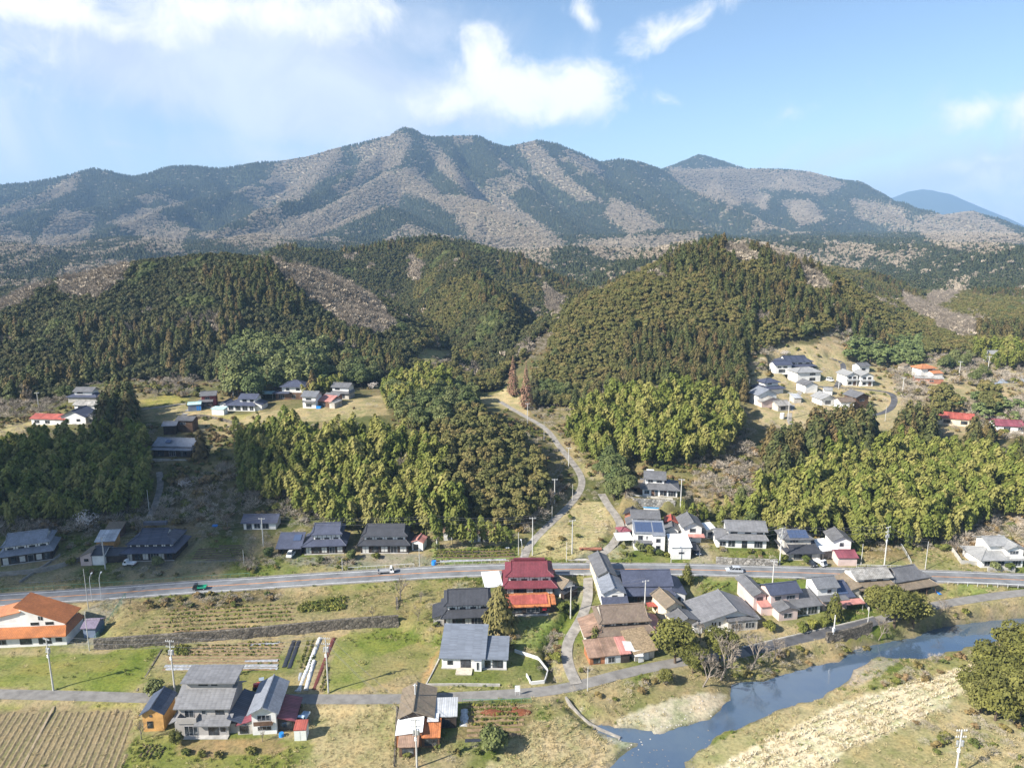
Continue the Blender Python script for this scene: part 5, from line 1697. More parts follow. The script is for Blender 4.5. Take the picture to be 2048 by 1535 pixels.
farmhouse('grey_farm', 'farmhouse', 'grey-blue tiled two-storey farmhouse with entrance porch, next to the open garage', 'blue', 2.6, 2.6, .5, kind='iri_u', a=.9, inset=1.7, up=(.2, .9), upwin=3)
farmhouse('black_farm', 'farmhouse', 'black-tiled farmhouse at the foot of the bamboo slope', 'black', 2.6, 2.0, .5, kind='iri_u', a=1.2, inset=1.4)
store('pink_shed', 'shed', 'small white shed with faded pink roof next to the black-tiled farmhouse', 'white', 'tin_p', 2.5, 'gable_v', .4, .3, 'shed', [('f', 1.2, .1, 1.4, 1.8, 'dark')])
store('foot_shed_a', 'shed', 'narrow white shed at the bamboo edge, west of the paired sheds', 'white', 'tin_b', 2.6, 'gable_v', .5, .3, 'shed', [('f', 1.6, .1, .9, 1.8, 'dark')])
store('foot_shed_b', 'shed', 'white shed with brown tin roof, the western of the pair at the bamboo edge', 'white', 'tin_b', 2.7, 'hip_u', .35, .35, 'shed', [('f', 1.7, .1, 1.8, 2.0, 'alu')])
store('foot_shed_c', 'shed', 'grey-fronted shed with brown tin roof, the eastern of the pair at the bamboo edge', 'tin', 'tin_b', 2.4, 'hip_u', .35, .35, 'shed', [('f', 1.7, .1, 2.2, 1.8, 'dark')])

# --- hillside, left
H = House('slope_house', 'farmhouse', 'dark farmhouse with broad blue-grey roof on the shaded slope below the terrace', 'farmhouse')
w = H.w
H.block(0, w, 0, 8, 0, 2.8, 'dark', None, [('f', w * .2, .3, 2.4, 1.8, 'dark'), ('f', w * .5, .3, 2.4, 1.8, 'alu'), ('f', w * .8, .3, 2.4, 1.8, 'dark')])
H.block(.4, w - .4, 1.2, 7.6, 2.8, 1.2, 'dark', ('gable_u', .46, 1.0, 'greyblue'))
H.skirt(-.6, w + .6, -1.0, 7.6, 2.6, .4, w - .4, 1.2, 7.6, 3.3, 'greyblue', 'flr')
H.solar(w * .28, w * .42, 1.2, 2.8, 4.75, 5.45, 1)
H.part('terrace_wall', MB().box((-1, -3.2, -1.2), (w + 1, -3.0, .2)), WALL('stone'))
store('slope_store_a', 'storehouse', 'dark store with blue-grey roof, left one behind the slope farmhouse', 'dark', 'greyblue', 3.6, 'gable_u', .4, .6, 'storehouse')
store('slope_store_b', 'storehouse', 'brown two-storey store with grey roof above the slope farmhouse', 'brown', 'slatg', 4.6, 'gable_u', .4, .6, 'storehouse', [('f', 2.4, 2.8, 2.2, .9, 'alu')])
store('west_red', 'house', 'low white house with faded red roof at the western hamlet', 'white', 'tin_r', 2.6, 'gable_u', .35, .5, 'house', [('f', 2.4, .6, 2.2, 1.3, 'alu'), ('f', 7, .6, 2.2, 1.3, 'alu')])
H = House('west_gable', 'house', 'white-gabled house with blue-grey roof in the western hamlet', 'house')
H.block(0, H.w, 0, 8, 0, 3.2, 'white', ('gable_v', .45, .7, 'blue'), [('f', H.w * .7, 1.2, 1.6, 1.0, 'dark')])
H.block(H.w + .1, H.w + 4, 1, 7, 0, 2.4, 'dusty', ('shed_l', .3, .4, 'blue'), [('f', 2, .8, 2.4, 1.0, 'dark')])
store('west_long', 'house', 'long house with weathered grey roof uphill from the white-gabled one', 'white', 'old', 2.6, 'gable_u', .45, .6, 'house', [('f', 3, .5, 2.6, 1.4, 'dark')])
H = House('west_top', 'house', 'two-storey grey-roofed house at the top of the western hamlet', 'house')
H.block(-2.5, H.w + 2.5, 0, 6, 0, 2.5, 'dusty', ('hip_u', .4, .7, 'blue'))
H.block(0, H.w, 1.2, 6, 2.5, 2.2, 'white', ('gable_u', .45, .7, 'slatg'), [('f', 2.4, 1.0, 2.6, .8, 'dark')])
H = store('blue_door', 'shed', 'dark shed with pale blue roof and bright blue shutter on the terrace', 'blue', 'tin_mint', 2.7, 'gable_u', .25, .25, 'shed', [('f', 4.0, .1, 1.9, 2.0, 'blue')])
H = House('maroon_terrace', 'house', 'maroon-walled two-storey house on the terrace behind the blue-shuttered shed', 'house')
H.block(0, H.w, 0, 5, 0, 4.6, 'maroon', ('gable_u', .42, .6, 'slatg'), [('f', 2.4, 3.0, 1.8, .8, 'alu')])
H.block(-.8, H.w * .8, -1.6, -.03, 0, 2.2, 'dark', ('shed_b', .3, .3, 'slatg'), [('f', 2, .2, 2.4, 1.6, 'dark')])
store('mint_shed', 'shed', 'small white shed with mint-green roof on the terrace lawn', 'mint', 'tin_mint', 2.4, 'shed_b', .1, .2, 'shed')
H = House('terrace_farm', 'farmhouse', 'blue-tiled farmhouse with white walls in the middle of the terrace', 'farmhouse')
w = H.w
H.block(0, w, 0, 7, 0, 2.6, 'white', ('hip_u', .4, .8, 'blue'), [('f', w * .15, .3, 2.0, 1.8, 'alu'), ('f', w * .4, .3, 2.2, 1.8, 'dark'), ('f', w * .65, .3, 2.2, 1.8, 'alu'), ('f', w * .88, .3, 1.6, 1.8, 'alu')])
H.block(w * .42, w * .98, 1.8, 6.8, 2.6, 2.4, 'white', ('gable_u', .45, .7, 'blue'), [('f', w * .16, 1.0, 1.8, .9, 'dark'), ('f', w * .42, 1.0, 1.6, .9, 'dark')])
H.block(-3.4, -.1, 1, 6.5, 0, 2.6, 'white', ('gable_v', .45, .5, 'blue'))
H.block(w + .1, w + 2.6, .8, 6.6, 0, 2.6, 'white', ('shed_l', .35, .4, 'blue'))
H = House('terrace_hip', 'house', 'modern two-storey house with pyramid hip roof and brown lower walls on the terrace', 'house')
w = H.w
H.block(0, w, 0, 8, 0, 3.0, 'brown', None, [('f', w * .2, .3, 2.4, 1.9, 'alu'), ('f', w * .62, .3, 1.6, 1.9, 'alu')])
H.block(w * .22, w, .2, 8, 3.0, 2.8, 'white', ('hip_u', .42, .8, 'blue'), [('f', w * .2, .9, 1.4, 1.1, 'dark'), ('f', w * .55, .9, 1.6, 1.1, 'dark')])
H.skirt(-1.2, w * .5, -1.4, 6, 2.8, 0, w * .5, -.02, 6, 3.4, 'blue', 'fl')
H.roof('shed_b', -7.5, -1.4, .5, 4.5, 2.3, .06, .2, 'tin_mint')
for x in (-7.3, -1.6):
 for y in (.6, 4.4):
  H.part('post', MB().tube((x, y, -.3), (x, y, 2.4), .06, .06, 6), m_alu)
H = House('terrace_white', 'house', 'white two-storey house with grey roof on the terrace next to the brown sheds', 'house')
H.block(0, H.w, 0, 6, 0, 5.0, 'white', ('gable_u', .42, .6, 'grey'), [('f', 2.6, 3.4, 2.4, .8, 'dark'), ('f', 2.6, .5, 2.4, 1.3, 'alu')])
H.skirt(.3, H.w, -1.1, 1, 2.6, .3, H.w, -.02, 1, 3.0, 'slatg', 'f')
H.part('blue_tank', MB().box((H.w + .3, -.6, 0), (H.w + 2.2, .5, 1.0)), m_blue)
H = House('terrace_pink', 'shed', 'brown shed with faded pink tin roof between two terrace houses', 'shed')
H.block(0, H.w * .7, 0, 5, 0, 2.4, 'brown', ('shed_b', .25, .3, 'tin_p'), [('f', 2.2, .2, 2.8, 1.7, 'dark')])
H.block(.2, H.w * .75, 5.1, 8, 0, 3.6, 'brick', ('gable_u', .4, .4, 'slatg'))
H.block(H.w * .72, H.w, -1.0, 4.5, 0, 2.2, 'dusty', ('gable_v', .4, .3, 'old'))
H = House('terrace_back', 'house', 'dark-roofed two-storey house at the back of the terrace beside the blossoming tree', 'house')
H.block(0, H.w, 0, 6, 0, 2.6, 'dusty', None, [('f', 2.2, .4, 2.2, 1.6, 'dark'), ('f', 5, .4, 1.8, 1.6, 'alu')])
H.block(0, H.w * .95, .9, 6, 2.6, 2.4, 'white', ('gable_u', .45, .6, 'slatg'), [('f', 2.2, 1.1, 2.2, .8, 'dark')])
H.skirt(-.5, H.w + .5, -.9, 5.8, 2.5, 0, H.w * .95, .9, 6, 3.2, 'slatg', 'fr')

# --- hillside, right
farmhouse('uv_steep', 'farmhouse', 'farmhouse with tall swept blue-black roof highest in the eastern hamlet', 'navy', 2.6, 1.3, .95, kind='iri_u', a=2.4, inset=1.3, pent='blue', lowwin=5, upwin=4)
store('uv_wing', 'house', 'white wing with dark roof left of the tall swept roof', 'white', 'blue', 4.2, 'gable_u', .4, .6, 'house', [('f', 2, 2.6, 2.0, .9, 'alu'), ('f', 5, 2.6, 2.0, .9, 'dark'), ('f', 3.4, .4, 3.2, 1.6, 'dark')])
H = House('uv_white_hip', 'house', 'white two-storey house with pale hip roof below the swept-roof farmhouse', 'house')
H.block(0, H.w, 0, 8, 0, 4.8, 'white', ('hip_u', .36, .7, 'lgrey'), [('f', H.w * .65, 3.2, 3.0, 1.0, 'alu'), ('f', H.w * .65, .6, 3.0, 1.4, 'dark')])
H = House('uv_dark_hip', 'house', 'two-storey house with dark hip roofs at the west edge of the eastern hamlet', 'house')
H.block(0, H.w, 0, 8, 0, 2.6, 'white', ('hip_u', .42, .9, 'blue'), [('f', 3, .5, 2.2, 1.4, 'alu')])
H.block(H.w * .18, H.w * .82, 1.5, 6.5, 2.6, 2.6, 'white', ('hip_u', .45, .8, 'blue'), [('f', 2.4, 1.4, 2.2, .8, 'alu')])
H = House('uv_gable', 'house', 'white-gabled house with violet-grey roof below the dark hip-roofed one', 'house')
H.block(0, H.w, 1.5, 8, 0, 4.6, 'white', ('gable_v', .45, .7, 'greyblue'), [('f', H.w * .7, 2.8, 1.6, .9, 'alu')])
H.block(-.3, H.w + .4, -1.6, 1.4, 0, 2.4, 'pink', ('gable_v', .3, .5, 'old'))
store('uv_white_store', 'storehouse', 'plain white storehouse with gable end at the eastern hamlet junction', 'white', 'slatg', 3.6, 'gable_v', .45, .4, 'storehouse', [('r', 3, .5, 1.6, 1.6, 'dark')])
for k, lab in (('uv_pair_a', 'white gabled house, western of two matching neighbours by the hamlet road'), ('uv_pair_b', 'white gabled house, eastern of two matching neighbours by the hamlet road')):
 H = House(k, 'house', lab, 'house', 'matching gabled houses')
 H.block(0, H.w, 0, 8, 0, 5.0, 'white', ('gable_v', .45, .6, 'lgrey'), [('f', H.w * .3, 3.3, 1.5, 1.0, 'dark'), ('f', H.w * .7, 3.3, 1.5, 1.0, 'dark'), ('f', H.w * .3, .6, 1.6, 1.2, 'dark'), ('f', H.w * .75, .2, 1.4, 1.8, 'wood')])
 H.skirt(-.4, H.w + .4, -.9, 3, 2.5, 0, H.w, -.02, 3, 2.9, 'lgrey', 'f')
store('uv_row_a', 'house', 'low white house with grey gable at the south edge of the eastern hamlet', 'white', 'lgrey', 2.8, 'gable_v', .45, .7, 'house', [('f', 3, .4, 2.6, 1.5, 'dark')])
store('uv_row_b', 'storehouse', 'small white store with dark tiled roof between two hamlet houses', 'white', 'brown', 3.6, 'gable_u', .4, .5, 'storehouse', [('f', 4.6, 1.6, 1.2, .9, 'dark')])
store('uv_row_c', 'house', 'tall house with brown timber walls and grey gable in the eastern hamlet', 'brown', 'slatg', 5.2, 'gable_v', .45, .7, 'house', [('f', 3, 3.2, 2.4, 1.0, 'alu')])
H = House('uv_orange', 'house', 'white house with bright orange hip roof on the eastern slope', 'house')
H.block(0, H.w, 0, 6, 0, 4.4, 'white', ('hip_u', .4, .7, 'orange2'), [('f', 5, 2.6, 2.4, 1.2, 'dark')])
H.block(H.w * .55, H.w + 2, -3, -.05, 0, 2.2, 'white', ('shed_b', .3, .3, 'orange2'))
store('uv_brown_long', 'shed', 'long brown shed with white panels in front of the orange-roofed house', 'brick', 'old', 2.4, 'gable_u', .3, .3, 'shed', [('f', 3, .8, 2, .8, 'alu'), ('f', 7, .8, 2, .8, 'alu')])
store('uv_shed', 'shed', 'small grey-gabled shed in the dry grass west of the orange-roofed house', 'dusty', 'tan', 2.4, 'gable_v', .45, .4, 'shed')
store('uv_red_long', 'building', 'long low cream building with faded red roof behind the bamboo', 'cream', 'tin_r', 3.0, 'gable_u', .4, .5, 'building', [('f', 3, .8, 2.4, 1.4, 'dark'), ('f', 9, .8, 2.4, 1.4, 'dark'), ('f', 13, .6, 2.4, 1.8, 'alu')])
store('uv_red_east', 'building', 'low building with dull red roof at the far east behind bare scrub', 'white', 'tin_m', 2.8, 'gable_u', .4, .5, 'building', [('f', 4, .6, 2.4, 1.6, 'alu'), ('f', 9, .6, 2.4, 1.6, 'alu')])
store('uv_far', 'house', 'far white house with grey roof half hidden by trees at the upper east', 'white', 'lgrey', 4.6, 'gable_u', .4, .5, 'house', [('f', 2, 2.8, 2, 1.0, 'dark')])

store('uv_shed_b', 'house', 'grey-roofed white building just behind the matching gabled houses', 'white', 'slatg', 3.4, 'gable_u', .4, .5, 'house', [('f', 2.4, 1.2, 2, 1.0, 'dark')])
store('uv_shed_c', 'shed', 'little tin-roofed shed beside the lower path of the eastern hamlet', 'dusty', 'tin_g', 2.2, 'shed_b', .2, .3, 'shed')
store('uv_shed_d', 'shed', 'small white-walled shed on the dry plot south of the hamlet junction', 'white', 'lgrey', 2.2, 'gable_u', .35, .3, 'shed')
store('uv_house_e', 'house', 'low grey-roofed annex at the lower west corner of the eastern hamlet', 'dusty', 'old', 2.5, 'gable_u', .4, .5, 'house', [('f', 2.4, .5, 2.2, 1.4, 'dark')])
store('west_shed', 'shed', 'white shed with grey roof right of the white-gabled house in the western hamlet', 'white', 'slatg', 2.4, 'gable_v', .4, .4, 'shed', [('f', 2, .3, 1.6, 1.5, 'dark')])

# --- orange-roofed house at the west edge
H = House('orange_house', 'house', 'white house with big orange tiled roofs at the west edge of the fields', 'house')
w = H.w
H.block(0, w, 0, 8, 0, 2.7, 'white', None, [('f', w * .35, .7, 4.2, 1.3, 'alu'), ('f', w * .62, .6, 2.6, 1.5, 'dark'), ('f', w * .8, .5, 2.8, 1.5, 'dark'), ('f', w * .93, .9, 1.4, 1.0, 'dark')])
H.skirt(-.4, w + .5, -1.0, 7.8, 2.6, 0, w - .6, 1.8, 7.6, 3.9, 'orange', 'fr')
zr = 7.6
uw0, uw1 = w * .62, w - .9
H.block(0, uw1, 1.8, 7.6, 2.7, 2.2, 'white', None, [('f', w * .68, 1.6, 1.8, .7, 'dark'), ('f', w * .82, 1.6, 1.8, .7, 'dark')])
H.roof('shed_l', w * .55, uw1, 1.8, 7.6, 4.9, .42, .7, 'orange', wall=WALL('white'))
H.roof('shed_r', 0, w * .545, 1.9, 7.5, 4.9, .22, .5, 'orange2', wall=WALL('white'))
H.part('slit_window', MB().box((w * .72, 1.72, 5.6), (w * .735, 1.8, 6.5)), m_glass)
H.part('slit_window', MB().box((w * .745, 1.72, 5.5), (w * .76, 1.8, 6.4)), m_glass)
store('purple_shed', 'shed', 'small shed with violet-grey roof beside the orange-roofed house', 'blue', 'purple', 2.6, 'gable_u', .4, .4, 'shed')
# ------------------------------------------------------------------ plants: prototypes
def foliage_mat(key, cols, rough=.75, var=.5, trans=.0):
 m, n, l, b = nodes(key)
 oi = n.new('ShaderNodeObjectInfo')
 at = n.new('ShaderNodeAttribute')
 at.attribute_name = 'tint'
 k = len(cols) - 1
 base = ramp(n, l, oi.outputs['Random'], [(i / k, c) for i, c in enumerate(cols)])
 c = mixc(n, l, base, ramp(n, l, at.outputs['Fac'], [(0, (1 - var, 1 - var * .95, 1 - var)), (1, (1 + var, 1 + var * .9, 1 + var * .7))]), mode='MULTIPLY', f=1)
 l.new(c, b.inputs['Base Color'])
 b.inputs['Roughness'].default_value = rough
 b.inputs['Specular IOR Level'].default_value = .2
 if trans:
  tr = n.new('ShaderNodeBsdfTranslucent')
  l.new(c, tr.inputs[0])
  mx = n.new('ShaderNodeMixShader')
  mx.inputs[0].default_value = trans
  l.new(b.outputs[0], mx.inputs[1])
  l.new(tr.outputs[0], mx.inputs[2])
  l.new(mx.outputs[0], n['Material Output'].inputs[0])
 return m


M_CEDAR = foliage_mat('cedar_foliage', [(.065, .08, .026), (.085, .095, .03), (.11, .098, .034), (.135, .095, .04)])
M_CYPR = foliage_mat('cypress_foliage', [(.10, .104, .034), (.122, .12, .038), (.148, .134, .044), (.17, .138, .052)], .75, .3)
M_FARC = foliage_mat('far_conifer_foliage', [(.042, .054, .027), (.054, .066, .03), (.072, .073, .034)], .8, .25)
M_OAK = foliage_mat('dark_evergreen_foliage', [(.052, .062, .026), (.064, .073, .03), (.08, .082, .033), (.096, .088, .039)], .8, .4)
M_BROAD = foliage_mat('broadleaf_foliage', [(.07, .095, .034), (.09, .112, .038), (.115, .13, .046), (.14, .155, .065)])
M_OLIVE = foliage_mat('olive_foliage', [(.085, .09, .02), (.12, .12, .03), (.15, .145, .045)])
M_BAMB = foliage_mat('bamboo_foliage', [(.11, .138, .027), (.15, .172, .038), (.198, .202, .052), (.25, .232, .078)], trans=.22)
M_PINE = foliage_mat('pine_foliage', [(.10, .135, .05), (.13, .16, .06)])
M_BARE = foliage_mat('bare_twigs', [(.29, .25, .205), (.35, .305, .25), (.41, .36, .30)], .95, .3)
M_FBARE = foliage_mat('far_bare_twigs', [(.31, .26, .195), (.34, .285, .215), (.37, .315, .24)], .95, .08)
M_NBARE = foliage_mat('near_bare_twigs', [(.19, .16, .13), (.23, .195, .16), (.27, .23, .19)], .95, .3)
M_META = foliage_mat('russet_twigs', [(.23, .13, .09), (.25, .145, .10)], .95, .4)
M_PLUM = foliage_mat('pale_blossom', [(.52, .47, .44), (.60, .55, .52)], .9, .35)
M_SHRUB = foliage_mat('shrub_foliage', [(.07, .09, .025), (.12, .125, .03), (.16, .12, .05), (.19, .13, .07)], .85, .5)
M_HEDGE = foliage_mat('hedge_foliage', [(.06, .085, .02), (.13, .14, .03), (.2, .19, .04)], .8, .45)
M_DRYG = foliage_mat('dry_grass_blades', [(.34, .27, .14), (.42, .35, .2), (.27, .22, .11)], .95, .3)
M_GREENG = foliage_mat('green_grass_blades', [(.10, .15, .025), (.16, .18, .04), (.22, .2, .07)], .9, .3)
M_BARK = plain('bark', (.12, .09, .065), .4, 2, .95, .1)
M_CULM = plain('bamboo_culm', (.20, .22, .08), .3, 2, .6, .3)
M_GBARK = plain('grey_bark', (.21, .18, .15), .35, 2, .95, .1)


def leaf_mesh(name, C, N, S, mat, aspect=.6, seed=0, tint=None, axis=None):
 r = np.random.default_rng(seed)
 C, N, S = np.asarray(C, float), np.asarray(N, float), np.asarray(S, float)
 N = N / (np.linalg.norm(N, axis=1)[:, None] + 1e-9)
 if axis is None:
  R = r.normal(size=C.shape)
 else:
  R = axis + r.normal(size=C.shape) * .25
 Tn = R - (R * N).sum(1)[:, None] * N
 Tn /= np.linalg.norm(Tn, axis=1)[:, None] + 1e-9
 B = np.cross(N, Tn)
 s = S[:, None]
 V = np.stack([C - Tn * s, C + B * s * aspect - N * s * .12, C + Tn * s - N * s * .25, C - B * s * aspect - N * s * .12], 1).reshape(-1, 3)
 n = len(C)
 me = bpy.data.meshes.new(name)
 me.from_pydata(V.tolist(), [], np.arange(n * 4).reshape(-1, 4).tolist())
 a = me.attributes.new('tint', 'FLOAT', 'POINT')
 tv = r.uniform(0, 1, n) if tint is None else np.clip(tint + r.normal(0, .15, n), 0, 1)
 a.data.foreach_set('value', np.repeat(tv, 4).astype('f'))
 me.materials.append(mat)
 return me


def conifer(name, h, rad, n, mat, seed, power=.8, low=.1, size=.9, ragged=.3):
 r = np.random.default_rng(seed)
 t = low + (1 - low) * (1 - np.sqrt(r.uniform(0, 1, n)) ** 1.15)
 az = r.uniform(0, 2 * math.pi, n)
 lobes = 1 + ragged * np.sin(az * 3 + seed) * np.sin(t * 22 + az * 2 + seed) + ragged * .6 * (r.uniform(size=n) - .5)
 R = rad * np.clip(1 - (t - low) / (1 - low), 0, 1) ** power * lobes * np.clip((t - low) / .10 + .55, .5, 1)
 q = np.where(r.uniform(size=n) < .75, r.uniform(.8, 1, n), r.uniform(.35, .8, n))
 C = np.stack([np.cos(az) * R * q, np.sin(az) * R * q, t * h + r.normal(0, .15, n)], 1)
 N = np.stack([np.cos(az), np.sin(az), .5 + 1.3 * t ** 2], 1) + r.normal(0, .28, (n, 3))
 ax = np.stack([np.cos(az), np.sin(az), np.full(n, -.7)], 1)
 S = size * (1 - .45 * t) * r.uniform(.7, 1.2, n)
 return leaf_mesh(name, C, N, S, mat, .62, seed, np.clip(.35 + .3 * np.sin(az * 4 + t * 25), 0, 1), ax)


def broadleaf(name, h, rad, clumps, per, mat, seed, low=.25, size=.5, flat=.75):
 r = np.random.default_rng(seed)
 Cs, Ns, Ss, Ts = [], [], [], []
 for i in range(clumps):
  d = r.normal(size=3)
  d /= np.linalg.norm(d)
  k = r.uniform(.35, .8)
  c = np.array([d[0] * rad * k, d[1] * rad * k, h * (low + (1 - low) * .5) + d[2] * h * (1 - low) * .42 * k])
  cr = rad * r.uniform(.34, .52)
  u = r.normal(size=(per, 3))
  u /= np.linalg.norm(u, axis=1)[:, None]
  u[:, 2] = np.where(u[:, 2] < -.35, -u[:, 2], u[:, 2])
  Cs.append(c + u * np.array([cr, cr, cr * flat]) * r.uniform(.75, 1.1, (per, 1)))
  Ns.append(u + np.array([0, 0, .25]) + r.normal(0, .35, (per, 3)))
  Ss.append(size * r.uniform(.6, 1.2, per))
  Ts.append(np.full(per, r.uniform(.15, .85)))
 return leaf_mesh(name, np.concatenate(Cs), np.concatenate(Ns), np.concatenate(Ss), mat, .7, seed, np.concatenate(Ts))


def trunk_mesh(name, h, r0, mat, lean=0.0, limbs=0, seed=0, rad=2.0, n=6):
 mb = MB()
 r = random.Random(seed)
 P = [(0, 0, -.5), (lean * .3, 0, h * .5), (lean, 0, h)]
 mb.tube(P[0], P[1], r0, r0 * .6, n, caps=False).tube(P[1], P[2], r0 * .6, r0 * .12, n)
 for i in range(limbs):
  z = h * r.uniform(.3, .7)
  a = r.uniform(0, 6.28)
  mb.tube((lean * .3, 0, z), (math.cos(a) * rad * .7, math.sin(a) * rad * .7, z + h * .2), r0 * .35, r0 * .08, 5)
 return mb.mesh(name, mat)


def bamboo(name, h, seed, mat):
 r = np.random.default_rng(seed)
 n = 250
 t = r.uniform(.28, 1, n) ** .85
 lean = r.uniform(2.0, 3.4)
 cx = lean * t ** 3
 cz = h * (t - .10 * t ** 4)
 az = r.uniform(0, 2 * math.pi, n)
 R = 1.95 * np.sin(np.clip((t - .22) / .82, 0, 1) * math.pi) ** .6 * r.uniform(.15, 1, n) ** .8
 C = np.stack([cx + np.cos(az) * R, np.sin(az) * R, cz + r.normal(0, .25, n) - R * .32], 1)
 N = np.stack([np.cos(az) * .7, np.sin(az) * .7, np.full(n, 1.1)], 1) + r.normal(0, .33, (n, 3))
 ax = np.stack([np.cos(az), np.sin(az), np.full(n, -1.0)], 1)
 S = r.uniform(.42, .8, n)
 crown = leaf_mesh(name + '_crown', C, N, S, mat, .5, seed, .3 + .4 * t, ax)
 mb = MB()
 for a, b_ in ((0, .4), (.4, .7), (.7, .95)):
  mb.tube((lean * a ** 3, 0, h * (a - .1 * a ** 4) - (.5 if a == 0 else 0)), (lean * b_ ** 3, 0, h * (b_ - .1 * b_ ** 4)), .075 * (1 - a * .6), .075 * (1 - b_ * .7), 4, caps=False)
 return crown, mb.mesh(name + '_culm', M_CULM)


def bare(name, h, seed, mat, spread=.75, depth=4, twig=.035, start=None, kids=3):
 """branching skeleton; the twigs are fine blades"""
 r = random.Random(seed)
 tb, V, Fc = MB(), [], []

 def grow(p, d, L, rad, lev):
  e = p + d * L
  if lev <= 1:
   tb.tube(p, e, rad, rad * .65, 5, caps=False)
  else:
   s = d.cross(Vector((r.uniform(-1, 1), r.uniform(-1, 1), r.uniform(-1, 1)))).normalized() * max(rad, twig)
   i = len(V)
   V.extend([tuple(p - s), tuple(p + s), tuple(e + s * .4), tuple(e - s * .4)])
   Fc.append((i, i + 1, i + 2, i + 3))
  if lev >= depth:
   return
  k = kids + (1 if lev in (0, 1) else 0) + (r.random() < .4)
  for j in range(k):
   f = r.uniform(.45, 1)
   q = p + d * L * f
   nd = (d + Vector((r.uniform(-1, 1), r.uniform(-1, 1), r.uniform(-.35, .8))) * spread).normalized()
   grow(q, nd, L * r.uniform(.5, .78), rad * .55, lev + 1)
 st = start or Vector((0, 0, 1))
 grow(Vector((0, 0, -.3)), st.normalized(), h * .36, h * .018, 0)
 me = bpy.data.meshes.new(name + '_twigs')
 me.from_pydata(V, [], Fc)
 a = me.attributes.new('tint', 'FLOAT', 'POINT')
 a.data.foreach_set('value', np.repeat(np.random.default_rng(seed).uniform(0, 1, len(Fc)), 4).astype('f'))
 me.materials.append(mat)
 return me, tb.mesh(name + '_limbs', M_GBARK)


def fuzz(name, h, rad, n, mat, seed, wid=.05, ln=.5):
 """rounded cloud of fine twigs, for bare trees and scrub seen from afar"""
 r = np.random.default_rng(seed)
 u = r.normal(size=(n, 3))
 u /= np.linalg.norm(u, axis=1)[:, None]
 u[:, 2] = np.abs(u[:, 2]) * 1.0 - .15
 k = r.uniform(.45, 1, n) ** .6
 C = np.stack([u[:, 0] * rad * k, u[:, 1] * rad * k, h * .45 + u[:, 2] * h * .5 * k], 1)
 ax = u + np.array([0, 0, .6])
 N = r.normal(size=(n, 3))
 return leaf_mesh(name, C, N, ln * r.uniform(.6, 1.3, n), mat, wid / ln, seed, None, ax)


PROTO = {}
for i in range(3):
 PROTO['cedar', i] = (conifer('cedar_crown', 13.5, 3.1, 620, M_CEDAR, 10 + i, .5, .08, .95, .35), trunk_mesh('cedar_trunk', 13, .3, M_BARK))
 PROTO['cypress', i] = (broadleaf('cypress_crown', 8.5, 2.9, 12, 66, M_CYPR, 20 + i, .08, .5, .95), trunk_mesh('cypress_trunk', 7, .25, M_BARK))
 PROTO['oak', i] = (broadleaf('oak_crown', 8.5, 2.9, 12, 66, M_OAK, 25 + i, .08, .5, .95), PROTO['cypress', i][1])
 c_, t_ = bamboo('bamboo', 12, 30 + i, M_BAMB)
 PROTO['bamboo', i] = (c_, t_)
 PROTO['broad', i] = (broadleaf('broadleaf_crown', 10, 4.2, 22, 110, M_BROAD, 40 + i, .15, .44), trunk_mesh('broadleaf_trunk', 7, .35, M_BARK, .3, 4, i, 3))
 PROTO['bare', i] = bare('bare', 9, 50 + i, M_NBARE)
 PROTO['pine', i] = (broadleaf('pine_crown', 8, 2.6, 16, 40, M_PINE, 60 + i, .2, .5, .5), trunk_mesh('pine_trunk', 6.5, .2, M_BARK, .3, 3, i, 2))
 PROTO['olive', i] = (broadleaf('olive_crown', 9, 4.0, 30, 130, M_OLIVE, 65 + i, .05, .32), trunk_mesh('olive_trunk', 6, .3, M_BARK, .3, 4, i, 3))
 PROTO['shrub', i] = (broadleaf('shrub_crown', 1.8, 1.5, 7, 34, M_SHRUB, 70 + i, .0, .36), trunk_mesh('shrub_stem', 1.2, .06, M_BARK, 0, 3, i, .8))
 PROTO['bush', i] = (broadleaf('bush_crown', 1.9, 1.25, 9, 60, M_HEDGE, 75 + i, .05, .24), trunk_mesh('bush_stem', 1.2, .06, M_BARK, 0, 3, i, .6))
 PROTO['scrub', i] = (fuzz('scrub_twigs', 3.0, 1.9, 150, M_BARE, 80 + i, .03, .55), None)
 PROTO['farcon', i] = (conifer('far_conifer', 11, 3.9, 90, M_FARC, 90 + i, .55, .05, 2.0, .2), None)
 PROTO['farbare', i] = (fuzz('far_bare_tree', 9, 5.6, 110, M_FBARE, 95 + i, .6, 1.5), None)
PROTO['meta', 0] = (conifer('metasequoia_twigs', 20, 3.6, 900, M_META, 5, .9, .06, .55, .2), trunk_mesh('metasequoia_trunk', 19, .35, M_GBARK))
PROTO['plum', 0] = (broadleaf('plum_blossom', 6, 3.2, 16, 26, M_PLUM, 6, .2, .22), bare('plum', 6, 61, M_BARE)[1])
PROTO['fir', 0] = (conifer('fir_crown', 10.5, 3.2, 1500, M_CYPR, 7, .62, .12, .55, .4), trunk_mesh('fir_trunk', 10, .28, M_BARK))
PROTO['yew', 0] = (conifer('conical_crown', 6, 1.7, 700, M_OLIVE, 8, .6, .06, .4, .3), trunk_mesh('conical_trunk', 5.5, .12, M_BARK))
PROTO['camellia', 0] = (broadleaf('round_crown', 5.2, 2.6, 26, 90, M_BROAD, 9, .05, .34), trunk_mesh('round_trunk', 3.5, .15, M_BARK, 0, 4, 3, 1.5))
PROTO['bigbare', 0] = bare('sprawling', 11, 77, M_NBARE, .8, 5, .03, Vector((.3, -.2, 1)), 3)
PROTO['tuft', 0] = (fuzz('dry_tuft', .55, .4, 16, M_DRYG, 1, .035, .28), None)
